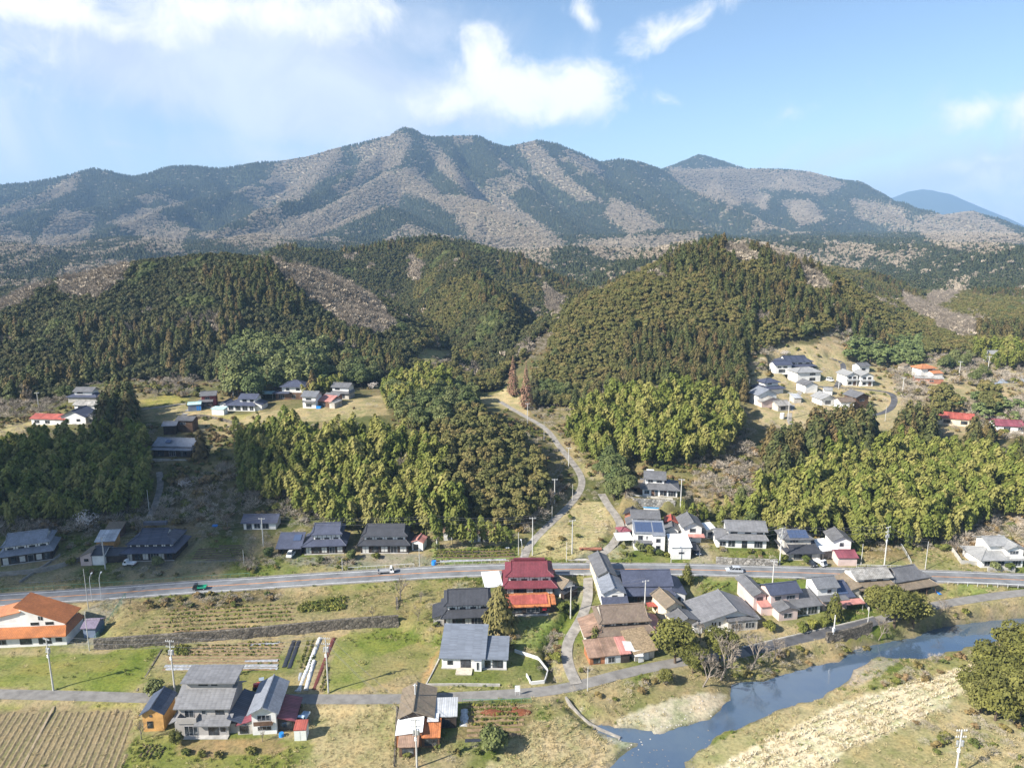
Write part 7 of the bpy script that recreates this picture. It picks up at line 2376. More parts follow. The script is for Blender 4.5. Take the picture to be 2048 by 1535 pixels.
MASS = {'oak': ('dark_evergreen_forest', 'dark evergreen forest on the hill behind the terrace hamlet'), 'cedar': ('cedar_forest', 'cedar plantation covering the near hills'), 'cypress': ('cypress_forest', 'cypress forest covering the near hills'), 'bamboo': ('bamboo_grove', 'dense yellow-green bamboo filling the slopes'), 'broad': ('evergreen_woods', 'evergreen broadleaf trees scattered through the hill forest'),
  'bare': ('bare_woods', 'bare deciduous trees in pale strips on the near hills'), 'pine': ('pine_woods', 'young pines'), 'shrub': ('undergrowth', 'leafy undergrowth on slopes and banks'), 'scrub': ('scrub_thicket', 'leafless scrub on slopes and banks')}
LIMIT = {'oak': 300, 'cedar': 300, 'cypress': 300, 'bamboo': 300, 'broad': 220, 'bare': 140, 'pine': 120, 'shrub': 140, 'scrub': 140}
HOFK = {'oak': 9, 'cedar': 15, 'cypress': 12, 'bamboo': 13, 'broad': 10, 'bare': 9, 'pine': 8, 'shrub': 1.8, 'scrub': 3}
for kd, lst in FAM.items():
 A = np.concatenate(lst)
 rr = np.random.default_rng(500 + len(kd))
 rot = rr.uniform(0, 6.28, len(A))
 vi = rr.integers(0, 3, len(A))
 px, py = project(A[:, 0], A[:, 1], A[:, 2] + 3)
 vis = seen(A[:, 0], A[:, 1], A[:, 2], HOFK[kd] * .7) & (px > 0) & (px < 2048) & (py < 1530)
 size = A[:, 3] / np.hypot(A[:, 0], A[:, 1]) * np.where(vis, 1, .001) * rr.uniform(.75, 1.25, len(A))
 order = np.argsort(-size)
 ind = order[:LIMIT[kd]]
 rest = order[LIMIT[kd]:]
 for i in ind:
  rg = region(kd, px[i], A[i, 1])
  plant(kd, int(vi[i]), A[i, 0], A[i, 1], A[i, 2] - .1, float(A[i, 3]), float(rot[i]), LOOK[kd] + ' ' + rg, KIND_NAME[kd].replace('_', ' ') + ' ' + rg)
 if len(rest):
  scatter(MASS[kd][0], A[rest, :3], [(kd, 0), (kd, 1), (kd, 2)], vi[rest], A[rest, 3], rot[rest], MASS[kd][1])
 print('FAM', kd, len(A))

# undergrowth below the forest and on the open slopes
x, y = jgrid(-300, 300, 193, 440, 2.0, 601)
k = np.abs(x) < .78 * y + 10
x, y = x[k], y[k]
px, py = project(x, y, T(x, y) + .5)
nz = fbm(x, y, 18, 3, 61)
clear = np.zeros(len(x), bool)
for v in TREELESS[1:5] + [[(1066, 1112), (1075, 1078), (1125, 1030), (1160, 1002), (1205, 1004), (1228, 1050), (1190, 1098), (1150, 1122)], [(862, 1096), (1032, 1092), (1038, 1122), (868, 1127)], [(380, 1120), (380, 1085), (500, 1075), (510, 1120)]]:
 clear |= inpoly(px, py, v)
k = ~blocked(x, y, 1.0) & (np.random.default_rng(5).uniform(size=len(x)) < np.where(clear, np.where((px > 1490) & (fbm(x, y, 12, 3, 66) > .52), .28, .06), .62))
x, y, nz = x[k], y[k], nz[k]
rr = np.random.default_rng(6)
ix = np.where(nz + rr.normal(0, .12, len(x)) > .5, rr.integers(0, 3, len(x)), rr.integers(3, 6, len(x)))
scatter('hillside_undergrowth', np.stack([x, y, T(x, y) - .05], 1), [('shrub', 0), ('shrub', 1), ('shrub', 2), ('scrub', 0), ('scrub', 1), ('scrub', 2)], ix, np.where(ix < 3, rr.uniform(.35, .9, len(x)), rr.uniform(.3, .75, len(x))), rr.uniform(0, 6.28, len(x)), 'low brown and green undergrowth between the trees')
# grass tufts over banks, verges and fallow ground
x, y = jgrid(-135, 150, 97, 200, .85, 611)
z = T(x, y)
px, py = project(x, y, z)
dens = fbm(x, y, 7, 4, 62)
bare_g = np.zeros(len(x), bool)
for v in ([(-60, 1414), (272, 1410), (262, 1480), (240, 1560), (-60, 1560)], [(852, 1368), (880, 1318), (900, 1300), (1026, 1302), (1072, 1318), (1092, 1343), (1088, 1363), (1000, 1371)], [(1146, 1408), (1192, 1452), (1330, 1464), (1275, 1502), (1212, 1478)],
          [(1240, 1432), (1330, 1400), (1455, 1390), (1430, 1430), (1330, 1462)], [(-60, 1312), (300, 1294), (272, 1382), (-60, 1376)], [(320, 1290), (660, 1270), (640, 1385), (290, 1390)], [(352, 1478), (560, 1476), (575, 1500), (350, 1512)], [(668, 1282), (880, 1285), (846, 1380), (650, 1384)]):
 bare_g |= inpoly(px, py, v)
k = (np.random.default_rng(8).uniform(size=len(x)) < np.where(bare_g, .05, np.clip((dens - .38) * 3, .1, .9))) & ~blocked(x, y, .2) & (z > -5.7) & (px > -40) & (px < 2090) & (py < 1600)
x, y, z = x[k], y[k], z[k]
cv = np.stack([x, y], 1)
ci = cover[np.clip(np.searchsorted(GY, y), 0, len(GY) - 1), np.clip(np.searchsorted(GX, x), 0, len(GX) - 1)]
rr = np.random.default_rng(9)
gi_ = (ci[:, 1] > ci[:, 0] * .98 + rr.normal(0, .025, len(x))).astype(int)
scatter('grass', np.stack([x, y, z - .03], 1), [('tuft', 0), ('tuft', 1)], gi_, rr.uniform(.5, 1.3, len(x)), rr.uniform(0, 6.28, len(x)), 'dry and green grass on verges, banks and fallow fields')
print('GRASS', len(x))
# ------------------------------------------------------------------ walls of stone and concrete
def stone_mat(key, col, scale=1.6):
 m, n, l, b = nodes(key)
 g = n.new('ShaderNodeTexCoord').outputs['Object']
 v = n.new('ShaderNodeTexVoronoi')
 v.inputs['Scale'].default_value = scale
 l.new(g, v.inputs['Vector'])
 sv = n.new('ShaderNodeSeparateXYZ')
 l.new(v.outputs['Color'], sv.inputs[0])
 c = mixc(n, l, ramp(n, l, noise(n, l, g, .5, 5, .7), [(.3, tuple(x * .6 for x in col)), (.7, tuple(x * 1.3 for x in col))]), ramp(n, l, sv.outputs[0], [(0, (.6, .58, .55)), (1, (1.35, 1.32, 1.28))]), mode='MULTIPLY', f=1)
 d = n.new('ShaderNodeTexVoronoi')
 d.feature = 'DISTANCE_TO_EDGE'
 d.inputs['Scale'].default_value = scale
 l.new(g, d.inputs['Vector'])
 e = ramp(n, l, d.outputs['Distance'], [(.0, (.25, .24, .2)), (.09, (1, 1, 1))])
 l.new(mixc(n, l, c, e, mode='MULTIPLY', f=1), b.inputs['Base Color'])
 b.inputs['Roughness'].default_value = .95
 bump(n, l, b, d.outputs['Distance'], .8, .15)
 return m


m_stone = stone_mat('dry_stone', (.135, .12, .098))
m_stone2 = stone_mat('grey_masonry', (.27, .26, .24), 1.2)


def wall_run(name, label, pix, top_h, thick, mat, base_dz=-.6, jitter=.05, lean=.12, step=.7, cat='wall', abs_top=None, smooth=1):
 P = polyline(pix, step, smooth)
 r = random.Random(len(pix) * 7 + int(P[0][0]))
 mb = MB()
 A, B = offs(P, 0.0), offs(P, thick)
 rows = max(2, int((top_h - base_dz) / .45))
 grid = []
 for i in range(len(P)):
  zt = (P[i][2] + top_h) if abs_top is None else abs_top
  zb = P[i][2] + base_dz
  colm = []
  for j in range(rows + 1):
   f = j / rows
   q = A[i] + (B[i] - A[i]) / thick * (lean * f * (zt - zb) * .6 + r.uniform(-jitter, jitter))
   colm.append((q[0], q[1], zb + (zt - zb) * f + (r.uniform(-jitter, jitter) if j == rows else 0)))
  bq = B[i] + (B[i] - A[i]) / thick * (lean * (zt - zb) * .6)
  colm.append((bq[0], bq[1], zt))
  colm.append((bq[0], bq[1], zb))
  grid.append(colm)
 for i in range(len(grid) - 1):
  for j in range(len(grid[0]) - 1):
   mb.face([grid[i][j], grid[i + 1][j], grid[i + 1][j + 1], grid[i][j + 1]])
 for g_ in (grid[0], grid[-1][::-1]):
  mb.face(g_)
 o = mb.build(name, mat)
 return tag(o, label, cat)


wall_run('stone_wall', 'long dark stone terrace wall between the upper and lower fields', [(188, 1300), (300, 1291), (440, 1283), (560, 1271), (700, 1257), (797, 1251)], 2.5, .7, m_stone, smooth=2)
wall_run('stone_wall', 'short stone wall closing the upper field at its east end', [(799, 1252), (797, 1200)], 1.0, .6, m_stone)
wall_run('stone_wall', 'grey stone platform wall under the white house above the stream lane', [(1240, 978), (1256, 1008), (1300, 1013), (1350, 1016)], 3.2, .8, m_stone2, abs_top=8.3)
wall_run('concrete_parapet', 'pale concrete parapet on top of the stone platform', [(1241, 972), (1258, 990), (1300, 995), (1346, 999)], .5, .2, m_conc, jitter=0, lean=0)
wall_run('stone_wall', 'grey stone garden wall along the road under the wide grey-roofed house', [(1432, 1127), (1480, 1130), (1556, 1132)], 1.9, .5, m_stone2)
wall_run('river_wall', 'stone river wall holding up the lower road', [(1655, 1286), (1700, 1280), (1745, 1264)], 2.6, .6, m_stone)
wall_run('concrete_wall', 'low concrete wall under the blue-grey farmhouse at the west edge', [(-40, 1156), (40, 1150), (110, 1140), (172, 1118)], 1.3, .3, m_concd, jitter=.01, lean=0)
wall_run('field_wall', 'curved low field wall beside the main road at the west', [(120, 1110), (100, 1125), (60, 1150), (38, 1166)], .6, .3, m_concd, jitter=.01, lean=0)
wall_run('garden_kerb', 'pale concrete block wall along the front of the bungalow lawn', [(851, 1372), (920, 1371), (1000, 1372)], .55, .25, m_conc, jitter=0, lean=0)
wall_run('garden_kerb', 'pale kerb along the left side of the bungalow lawn', [(882, 1308), (868, 1338), (851, 1371)], .35, .2, m_conc, jitter=0, lean=0)
wall_run('garden_wall', 'white concrete wall round the right corner of the bungalow lawn', [(1062, 1369), (1090, 1366), (1097, 1344), (1077, 1318), (1030, 1303)], .75, .22, plain('pale_block', (.6, .59, .56), .12, .6), jitter=0, lean=0, smooth=0)
wall_run('gate_wall', 'short tilted white wall at the entrance of the bungalow lawn', [(1052, 1352), (1060, 1368)], .75, .22, plain('pale_block', (.6, .59, .56), .12, .6), jitter=0, lean=0, smooth=0)
wall_run('concrete_wall', 'pale concrete wall running from the main road down past the solar house', [(1697, 1172), (1715, 1192), (1737, 1222)], 1.0, .2, m_conc, jitter=0, lean=0)
wall_run('concrete_wall', 'angled concrete wall in front of the eastern garden plot', [(1903, 1102), (1922, 1128), (1955, 1130)], 1.2, .25, m_conc, jitter=0, lean=0, smooth=0)
wall_run('concrete_wall', 'concrete front wall of the eastern house beside its gate', [(1975, 1142), (2030, 1144)], 1.2, .25, m_conc, jitter=0, lean=0, smooth=0)
wall_run('terrace_wall', 'low dark stone wall under the mint-roofed shed', [(372, 836), (400, 832), (430, 838), (480, 850)], .9, .4, m_stone)
wall_run('retaining_wall', 'white-faced retaining wall of the stream mouth', [(1130, 1396), (1150, 1424), (1180, 1452), (1240, 1478)], .45, .35, m_concd, jitter=.05, lean=0)
wall_run('stone_edge', 'stone edging of the village stream beside the green meadow', [(1112, 1268), (1094, 1290), (1088, 1315), (1100, 1345)], .35, .4, m_stone)


# ------------------------------------------------------------------ rails and fences
def rail(name, label, P, h, mat, nrail=1, gap=2.5, mesh_mat=None, cat='guard rail'):
 root = empty(name, P[0])
 tag(root, label, cat)
 L = np.concatenate([[0], np.cumsum(np.hypot(*(P[1:, :2] - P[:-1, :2]).T))])
 k = int(L[-1] / gap) + 1
 s = np.linspace(0, L[-1], k)
 Q = np.stack([np.interp(s, L, P[:, i]) for i in range(3)], 1) - P[0]
 post = MB().box((-.04, -.04, -.3), (.04, .04, h)).mesh('post', mat)
 for q in Q:
  link('post', post, root, tuple(q))
 for j in range(nrail):
  z = h * (1 - .45 * j) - .06
  rb = MB()
  for a, b_ in zip(Q[:-1], Q[1:]):
   rb.tube((a[0], a[1], a[2] + z), (b_[0], b_[1], b_[2] + z), .055, .055, 5, caps=False)
  rb.build('rail', mat, root)
 if mesh_mat:
  nb = MB()
  for a, b_ in zip(Q[:-1], Q[1:]):
   for t_ in np.linspace(0, 1, 7)[:-1]:
    c = a + (b_ - a) * t_
    nb.box((c[0] - .012, c[1] - .012, c[2] + .05), (c[0] + .012, c[1] + .012, c[2] + h - .08))
   nb.tube((a[0], a[1], a[2] + .1), (b_[0], b_[1], b_[2] + .1), .015, .015, 4, caps=False)
  nb.build('net', mesh_mat, root)


def along(P, x0, x1, o):
 px_ = project(P[:, 0], P[:, 1], P[:, 2])[0]
 Q = offs(P, o)[(px_ > x0) & (px_ < x1)]
 Q[:, 2] = np.maximum(T(Q[:, 0], Q[:, 1]), Q[:, 2] - .1)
 return Q


m_rail = plain('galvanised', (.55, .56, .56), .15, 2, .5, .4)
m_green = plain('green_mesh', (.10, .22, .15), .2, 2, .7)
rail('guard_rail', 'white guard rail along the south edge of the main road at the east end', along(PM, 1872, 2120, -4.3), .8, m_rail)
rail('guard_rail', 'white guard rail where the village lane meets the main road', along(PM, 1120, 1172, -4.3), .8, m_rail)
rail('guard_rail', 'guard rail on the south edge of the main road behind the long dark roof', along(PM, 1352, 1400, -4.3), .75, m_rail)
rail('guard_rail', 'guard rail on the south side of the road by the orange-roofed house', along(PM, 60, 215, -4.3), .75, m_concd)
rail('mesh_fence', 'pale green mesh fence on the north side of the road at the west', along(PM, -60, 505, 4.6), 1.0, m_green, 1, 2.4, m_green, 'fence')
rail('mesh_fence', 'low wire fence beside the road in front of the black-tiled farmhouse', along(PM, 690, 835, 4.4), .9, m_rail, 1, 2.4, m_rail, 'fence')
rail('mesh_fence', 'low mesh fence in front of the roadside vegetable plot', along(PM, 868, 1020, 4.4), .9, m_rail, 1, 2.4, m_rail, 'fence')
rail('mesh_fence', 'wire fence on the north side of the road before the eastern house', along(PM, 1725, 1830, 4.4), .9, m_rail, 1, 2.4, m_rail, 'fence')
rail('mesh_fence', 'green net fence beside the drive of the orange-roofed house', polyline([(251, 1196), (235, 1222), (212, 1255), (190, 1283)], 1.5), 1.5, m_green, 1, 2.2, m_green, 'fence')
rail('mesh_fence', 'green net fence along the vegetable plot south of the lower road', polyline([(925, 1406), (980, 1406), (1062, 1404)], 1.5), 1.0, m_green, 1, 2.0, m_green, 'fence')
rail('board_fence', 'low weathered fence in front of the shaded ploughed plot', polyline([(372, 1128), (430, 1125), (488, 1122)], 1.5), .8, m_concd, 2, 1.2, None, 'fence')
rail('mesh_fence', 'wire fence on the slope beside the eastern poles', polyline([(1822, 1128), (1812, 1108), (1800, 1090)], 1.5), 1.0, m_rail, 1, 2.2, m_rail, 'fence')
rail('board_fence', 'row of short stakes along the verge below the curved field wall', polyline([(52, 1168), (100, 1166), (160, 1160)], 1.2), .6, m_concd, 1, 1.0, None, 'fence')

# ------------------------------------------------------------------ poles and cables
m_pole = plain('pole_concrete', (.50, .49, .46), .2, 1.5, .9, .2)
m_steel = plain('steel_fitting', (.42, .43, .44), .2, 2, .5, .4, .4)
m_white = plain('porcelain', (.75, .75, .74), .1, 3, .4)
POLE_TOP = {}


def pole(key, base, top, kind, label, rz=0.0):
 g_ = ground(*base)
 zs = np.linspace(g_[2], g_[2] + 18, 400)
 _, py_ = project(np.full(400, g_[0]), np.full(400, g_[1]), zs)
 h = float(zs[np.argmin(np.abs(py_ - top))] - g_[2])
 h = max(3.0, h)
 o = empty('utility_pole' if kind != 'thin' else 'thin_pole', g_, rz)
 tag(o, label, 'pole')
 r0 = .19 if kind != 'thin' else .1
 MB().tube((0, 0, -.5), (0, 0, h), r0, r0 * .65, 8).build('shaft', m_pole, o)
 if kind in ('arms', 'trans'):
  for j, z in enumerate((h - .25, h - 1.5) if kind == 'trans' else (h - .35,)):
   a_ = MB().box((-.95, -.05, z - .05), (.95, .05, z + .05)).build('crossarm', m_steel, o)
   for x_ in (-.85, -.45, .45, .85):
    MB().tube((x_, 0, z + .05), (x_, 0, z + .32), .07, .05, 6).build('insulator', m_white, a_)
 if kind == 'trans':
  MB().tube((.38, 0, h - 3.1), (.38, 0, h - 2.2), .28, .28, 10).tube((.38, 0, h - 2.2), (.38, 0, h - 2.1), .2, .1, 8).build('transformer', m_steel, o)
  MB().tube((-.38, .1, h - 3.0), (-.38, .1, h - 2.3), .22, .22, 10).build('transformer', m_steel, o)
  MB().box((-.7, -.06, h - 3.3), (.7, .06, h - 3.18)).build('crossarm', m_steel, o)
  for z in (h - 4.0, h - 4.4):
   MB().box((-.32, -.2, z), (.1, .15, z + .22)).build('junction_box', m_white, o)
 if kind == 'box':
  MB().box((-.5, -.3, h * .22), (.05, .05, h * .5)).build('meter_box', m_white, o)
 POLE_TOP[key] = (g_[0], g_[1], g_[2] + h)
 return o


POLES = [
 ('f1', (107, 1380), 1276, 'trans', 'utility pole with transformers at the west end of the lower road'), ('f2', (350, 1384), 1280, 'trans', 'utility pole beside the lower road behind the timber hut'),
 ('f3', (657, 1385), 1274, 'trans', 'heavily equipped utility pole beside the mulched vegetable rows'), ('f4', (834, 1534), 1437, 'trans', 'utility pole in front of the old dark farmhouse'),
 ('w1', (177, 1217), 1137, 'thin', 'thin pole at the road edge near the orange-roofed house'), ('w2', (179, 1300), 1223, 'thin', 'thin pole beside the violet-roofed shed'),
 ('w3', (211, 1139), 1073, 'arms', 'utility pole in front of the low white-fronted storehouse'), ('n1', (527, 1092), 1035, 'arms', 'utility pole on the shaded slope in front of the low dark-roofed house'),
 ('n1b', (488, 1128), 1099, 'thin', 'short pole at the corner of the shaded plot'), ('n2', (685, 1141), 1117, 'thin', 'short pole at the road fence below the grey-blue farmhouse'), ('n3', (839, 1133), 1096, 'thin', 'thin pole at the drive of the black-tiled farmhouse'),
 ('n4', (874, 1098), 1035, 'trans', 'utility pole with transformers at the west end of the roadside vegetable plot'), ('n5', (1065, 1110), 1034, 'arms', 'utility pole at the mouth of the valley road'), ('n6', (1144, 1107), 1039, 'arms', 'utility pole in the straw-coloured valley field'),
 ('n7', (1037, 1110), 1064, 'thin', 'thin pole left of the valley road mouth'), ('n8', (1133, 1122), 1083, 'thin', 'thin pole at the foot of the straw-coloured field'),
 ('v1', (1141, 1236), 1170, 'arms', 'utility pole beside the yellow-green bush on the village lane'), ('v2', (1289, 1219), 1160, 'arms', 'utility pole in front of the long dark-roofed farmhouse'), ('v3', (1175, 1381), 1334, 'thin', 'thin pole on the river side of the lower road'),
 ('r1', (1544, 1179), 1120, 'arms', 'utility pole on the green bank south of the main road'), ('r2', (1666, 1278), 1229, 'box', 'pole carrying a white meter box beside the dark stretch of the lower road'), ('r3', (1734, 1258), 1214, 'thin', 'leaning thin pole at the east end of the dark road stretch'),
 ('e1', (1559, 1129), 1055, 'trans', 'utility pole with transformers left of the solar-panelled hipped house'), ('e2', (1768, 1134), 1053, 'trans', 'utility pole with transformers in the roadside orchard'), ('e3', (1850, 1139), 1082, 'thin', 'tall plain pole leaning over the eastern plot'),
 ('e4', (1722, 1128), 1087, 'thin', 'thin pole right of the pinkish garage'), ('e5', (1342, 1125), 1078, 'thin', 'thin pole at the corner of the boxy white store'), ('e6', (1361, 1010), 957, 'arms', 'utility pole right of the house on the stone platform'),
 ('s1', (1911, 1550), 1458, 'trans', 'utility pole with transformers on the south bank field'),
 ('y1', (1055, 846), 806, 'arms', 'utility pole beside the red-brown bend of the valley road'), ('y2', (1088, 880), 842, 'thin', 'thin pole at the upper bend of the valley road'), ('y3', (1137, 935), 894, 'arms', 'utility pole where the valley road leaves the sunlight'), ('y4', (1145, 1001), 968, 'thin', 'thin pole on the shaded inner bend of the valley road'),
 ('y5', (1109, 1005), 957, 'arms', 'tee-topped pole on the shaded bank left of the valley road'), ('y6', (1104, 1036), 1012, 'thin', 'short pole beside the shaded valley road'),
 ('t1', (467, 796), 764, 'arms', 'utility pole behind the middle of the terrace hamlet'), ('t2', (79, 826), 784, 'arms', 'utility pole at the western hamlet'), ('t3', (299, 1026), 979, 'thin', 'thin pole on the shaded slope path'),
 ('u1', (1576, 838), 784, 'arms', 'utility pole at the lower path of the eastern hamlet'), ('u2', (1677, 778), 748, 'arms', 'utility pole at the junction of the eastern hamlet'), ('u3', (1804, 792), 754, 'arms', 'utility pole on the dry slope right of the hamlet road'), ('u4', (1497, 800), 758, 'thin', 'thin pole west of the eastern hamlet'),
 ('u5', (1918, 752), 722, 'arms', 'utility pole in the dry grass below the pale green trees'), ('u6', (1976, 738), 712, 'arms', 'utility pole left of the far white house'), ('u7', (1770, 842), 812, 'thin', 'slanting pole at the south bend of the hamlet road'),
]
for k_, b_, t_, kd, lab in POLES:
 pole(k_, b_, t_, kd, lab, random.uniform(-.5, .5))
m_cable = plain('cable', (.16, .16, .17), .2, 2, .6)


def cable(a, b_, label, offs_=((-.8, .2), (.8, .2), (0, -1.4)), sag=.8):
 A, B = Vector(POLE_TOP[a]), Vector(POLE_TOP[b_])
 d = (B - A)
 s = Vector((-d.y, d.x, 0)).normalized()
 root = empty('power_cable', A)
 tag(root, label, 'cable')
 for ox, oz in offs_:
  mb = MB()
  N_ = 10
  prev = None
  for i in range(N_ + 1):
   f = i / N_
   p = d * f + s * ox + Vector((0, 0, oz - 4 * sag * f * (1 - f)))
   if prev is not None:
    mb.tube(prev, p, .026, .026, 3, caps=False)
   prev = p
  mb.build('wire', m_cable, root)


for a, b_, lab in (('f1', 'f2', 'cables between the two western poles of the lower road'), ('f2', 'f3', 'cables between the timber hut pole and the mulched rows pole'), ('f3', 'f4', 'cables crossing the lower road to the old dark farmhouse'),
                   ('n1', 'n4', 'cables passing behind the grey-blue and black-tiled farmhouses'), ('n4', 'n5', 'cables over the roadside vegetable plot'), ('n5', 'n6', 'cables over the mouth of the valley road'), ('n6', 'e5', 'cables from the straw-coloured field to the boxy white store'),
                   ('e5', 'e1', 'cables in front of the wide grey-roofed house'), ('e1', 'e2', 'cables behind the pinkish garage'), ('e2', 'e3', 'cables over the roadside orchard'), ('w3', 'n1', 'cables over the steep-roofed farmhouse'), ('v1', 'v2', 'cables across the village lane'),
                   ('y1', 'y3', 'cables along the upper valley road'), ('y3', 'y5', 'cables crossing the shaded valley road'), ('u1', 'u2', 'cables over the eastern hamlet')):
 cable(a, b_, lab)


def street_lamp(base, label):
 g_ = ground(*base)
 o = empty('street_lamp', g_, math.radians(100))
 tag(o, label, 'street lamp')
 MB().tube((0, 0, -.3), (0, 0, 5.4), .09, .07, 8).tube((0, 0, 5.4), (.5, 0, 6.2), .06, .05, 6).tube((.5, 0, 6.2), (1.4, 0, 6.6), .05, .05, 6).build('shaft', m_rail, o)
 MB().box((1.3, -.14, 6.52), (2.0, .14, 6.68)).build('lamp_head', m_white, o)


street_lamp((184, 1200), 'curved street lamp, left of the pair by the road near the orange-roofed house')
street_lamp((203, 1198), 'curved street lamp, right of the pair by the road near the orange-roofed house')
street_lamp((1044, 1128), 'pale street lamp at the junction of the valley road')


# ------------------------------------------------------------------ fields
def field_lines(poly, ref, spacing, seed=0, step=.8):
 """world lines parallel to the reference pixel line, clipped to a pixel polygon"""
 W_ = np.array([ground(*p)[:2] for p in poly])
 a, b_ = ground(*ref[0])[:2], ground(*ref[1])[:2]
 d = (b_ - a) / np.linalg.norm(b_ - a)
 n_ = np.array([-d[1], d[0]])
 un, ud = W_ @ n_, W_ @ d
 out = []
 for q in np.arange(un.min() + spacing * .3, un.max(), spacing):
  s = np.arange(ud.min(), ud.max(), step)
  P = n_ * q + s[:, None] * d
  k = inpoly(P[:, 0], P[:, 1], W_)
  if k.sum() > 3:
   Q = P[k]
   out.append(np.column_stack([Q, T(Q[:, 0], Q[:, 1])]))
 return out, n_


def ridge_mesh(mb, P, n_, hw, h, r, wob=.06):
 L, C, R = [], [], []
 for p in P:
  e = r.uniform(-wob, wob)
  L.append((p[0] - n_[0] * (hw + e), p[1] - n_[1] * (hw + e), p[2] - .05))
  C.append((p[0] + n_[0] * e, p[1] + n_[1] * e, p[2] + h * r.uniform(.7, 1.2)))
  R.append((p[0] + n_[0] * (hw - e), p[1] + n_[1] * (hw - e), p[2] - .05))
 for i in range(len(P) - 1):
  mb.face([L[i], L[i + 1], C[i + 1], C[i]])
  mb.face([C[i], C[i + 1], R[i + 1], R[i]])


def furrows(name, label, poly, ref, spacing, hw, h, mat):
 ls, n_ = field_lines(poly, ref, spacing)
 mb = MB()
 r = random.Random(3)
 for P in ls:
  ridge_mesh(mb, P, n_, hw, h, r)
 o = mb.build(name, mat)
 tag(o, label, None, None, 'structure')
 return ls


CROP = []


def crops(poly, ref, spacing, gap=.45, keep=.85, s=(.7, 1.3), seed=1):
 ls, n_ = field_lines(poly, ref, spacing, step=gap)
 r = np.random.default_rng(seed)
 for P in ls:
  k = r.uniform(size=len(P)) < keep
  if k.any():
   Q = P[k]
   CROP.append(np.column_stack([Q[:, 0] + r.normal(0, .06, len(Q)), Q[:, 1] + r.normal(0, .06, len(Q)), Q[:, 2], r.uniform(*s, len(Q))]))


m_clod = plain('ploughed_soil', (.20, .16, .095), .35, 1.2, 1.0, .05)
m_dark_soil = plain('dark_soil', (.13, .095, .065), .35, 1.2, 1.0, .05)
m_brown_soil = plain('brown_soil', (.21, .15, .09), .35, 1.2, 1.0, .05)
furrows('ploughed_field', 'ploughed field with diagonal furrows in the lower left corner', [(-60, 1600), (-60, 1420), (268, 1416), (258, 1480), (238, 1600)], [(42, 1533), (108, 1411)], 1.25, .5, .13, m_clod)
furrows('plot', 'vegetable plot with long level rows left of the mulched strips', [(322, 1338), (345, 1296), (560, 1278), (570, 1290), (556, 1340)], [(330, 1322), (556, 1322)], 1.3, .5, .16, m_brown_soil)
crops([(332, 1310), (345, 1294), (562, 1280), (560, 1312)], [(330, 1322), (556, 1322)], 1.3, .5, .6)
crops([(330, 1306), (340, 1294), (378, 1290), (375, 1308)], [(330, 1322), (556, 1322)], .7, .4, .95, (1.1, 1.9), 2)
furrows('plot', 'upper field with thin level crop rows above the stone wall', [(290, 1262), (340, 1218), (590, 1205), (590, 1248), (420, 1262)], [(290, 1262), (590, 1248)], 1.9, .5, .16, m_brown_soil)
crops([(290, 1262), (340, 1218), (590, 1205), (590, 1248), (420, 1262)], [(290, 1262), (590, 1248)], 1.9, .5, .75)
crops([(590, 1212), (690, 1192), (690, 1218), (600, 1226)], [(600, 1215), (690, 1205)], .8, .5, .8, (1.2, 2.2), 3)
furrows('plot', 'roadside vegetable plot in front of the paired sheds', [(870, 1122), (868, 1098), (1028, 1094), (1036, 1118)], [(870, 1110), (1030, 1108)], 1.5, .5, .15, m_dark_soil)
crops([(870, 1114), (868, 1096), (1028, 1092), (1034, 1112)], [(870, 1110), (1030, 1108)], 1.5, .45, .9, (.9, 1.5), 4)
furrows('plot', 'shaded ploughed plot right of the steep-roofed farmhouse', [(382, 1120), (392, 1094), (488, 1088), (490, 1118)], [(382, 1110), (490, 1106)], 1.2, .5, .14, m_dark_soil)
furrows('plot', 'kitchen garden south of the lower road', [(925, 1470), (930, 1410), (1066, 1408), (1040, 1470)], [(930, 1440), (1050, 1438)], 1.3, .5, .16, m_brown_soil)
crops([(935, 1450), (935, 1410), (1040, 1408), (1030, 1450)], [(930, 1440), (1050, 1438)], 1.3, .4, .7, (.8, 1.5), 5)
furrows('plot', 'kitchen garden rows in front of the timber hut', [(268, 1520), (282, 1488), (330, 1488), (326, 1520)], [(275, 1520), (296, 1488)], .9, .35, .15, m_dark_soil)
crops([(268, 1520), (282, 1488), (330, 1488), (326, 1520)], [(275, 1520), (296, 1488)], .9, .4, .7, (.6, 1.0), 6)
crops([(1395, 1190), (1410, 1166), (1460, 1166), (1470, 1180)], [(1410, 1185), (1440, 1166)], 1.6, .45, .8, (.8, 1.3), 7)
# mulched strips running away from the lower road
m_black = plain('black_mulch', (.03, .032, .04), .3, 1.5, .35, .5)
m_silver = plain('silver_mulch', (.30, .31, .325), .45, 2.0, .4, .5)
m_wcover = plain('white_fleece', (.52, .52, .51), .4, 2.5, .7, .2)
m_red = plain('red_leaf_bed', (.13, .045, .04), .5, 3.0, .9, .1)


def tunnel(label, a, b_, hw, h, mat, name='mulched_row', group='mulched rows in the vegetable strips'):
 P = polyline([a, b_], .5, 0)
 mb = MB()
 r = random.Random(int(a[0]))
 d = offs(P, 1.0)[0] - P[0]
 K = 6
 rows = []
 for p in P:
  j = r.uniform(.9, 1.1)
  rows.append([(p[0] + d[0] * math.cos(math.pi * k / K) * -hw * j, p[1] + d[1] * math.cos(math.pi * k / K) * -hw * j, p[2] - .04 + math.sin(math.pi * k / K) * h * j * r.uniform(.9, 1.1)) for k in range(K + 1)])
 for A, B in zip(rows[:-1], rows[1:]):
  for k in range(K):
   mb.face([A[k], A[k + 1], B[k + 1], B[k]])
 mb.face(rows[0])
 mb.face(rows[-1][::-1])
 tag(mb.build(name, mat, smooth=True), label, 'mulch row', group)


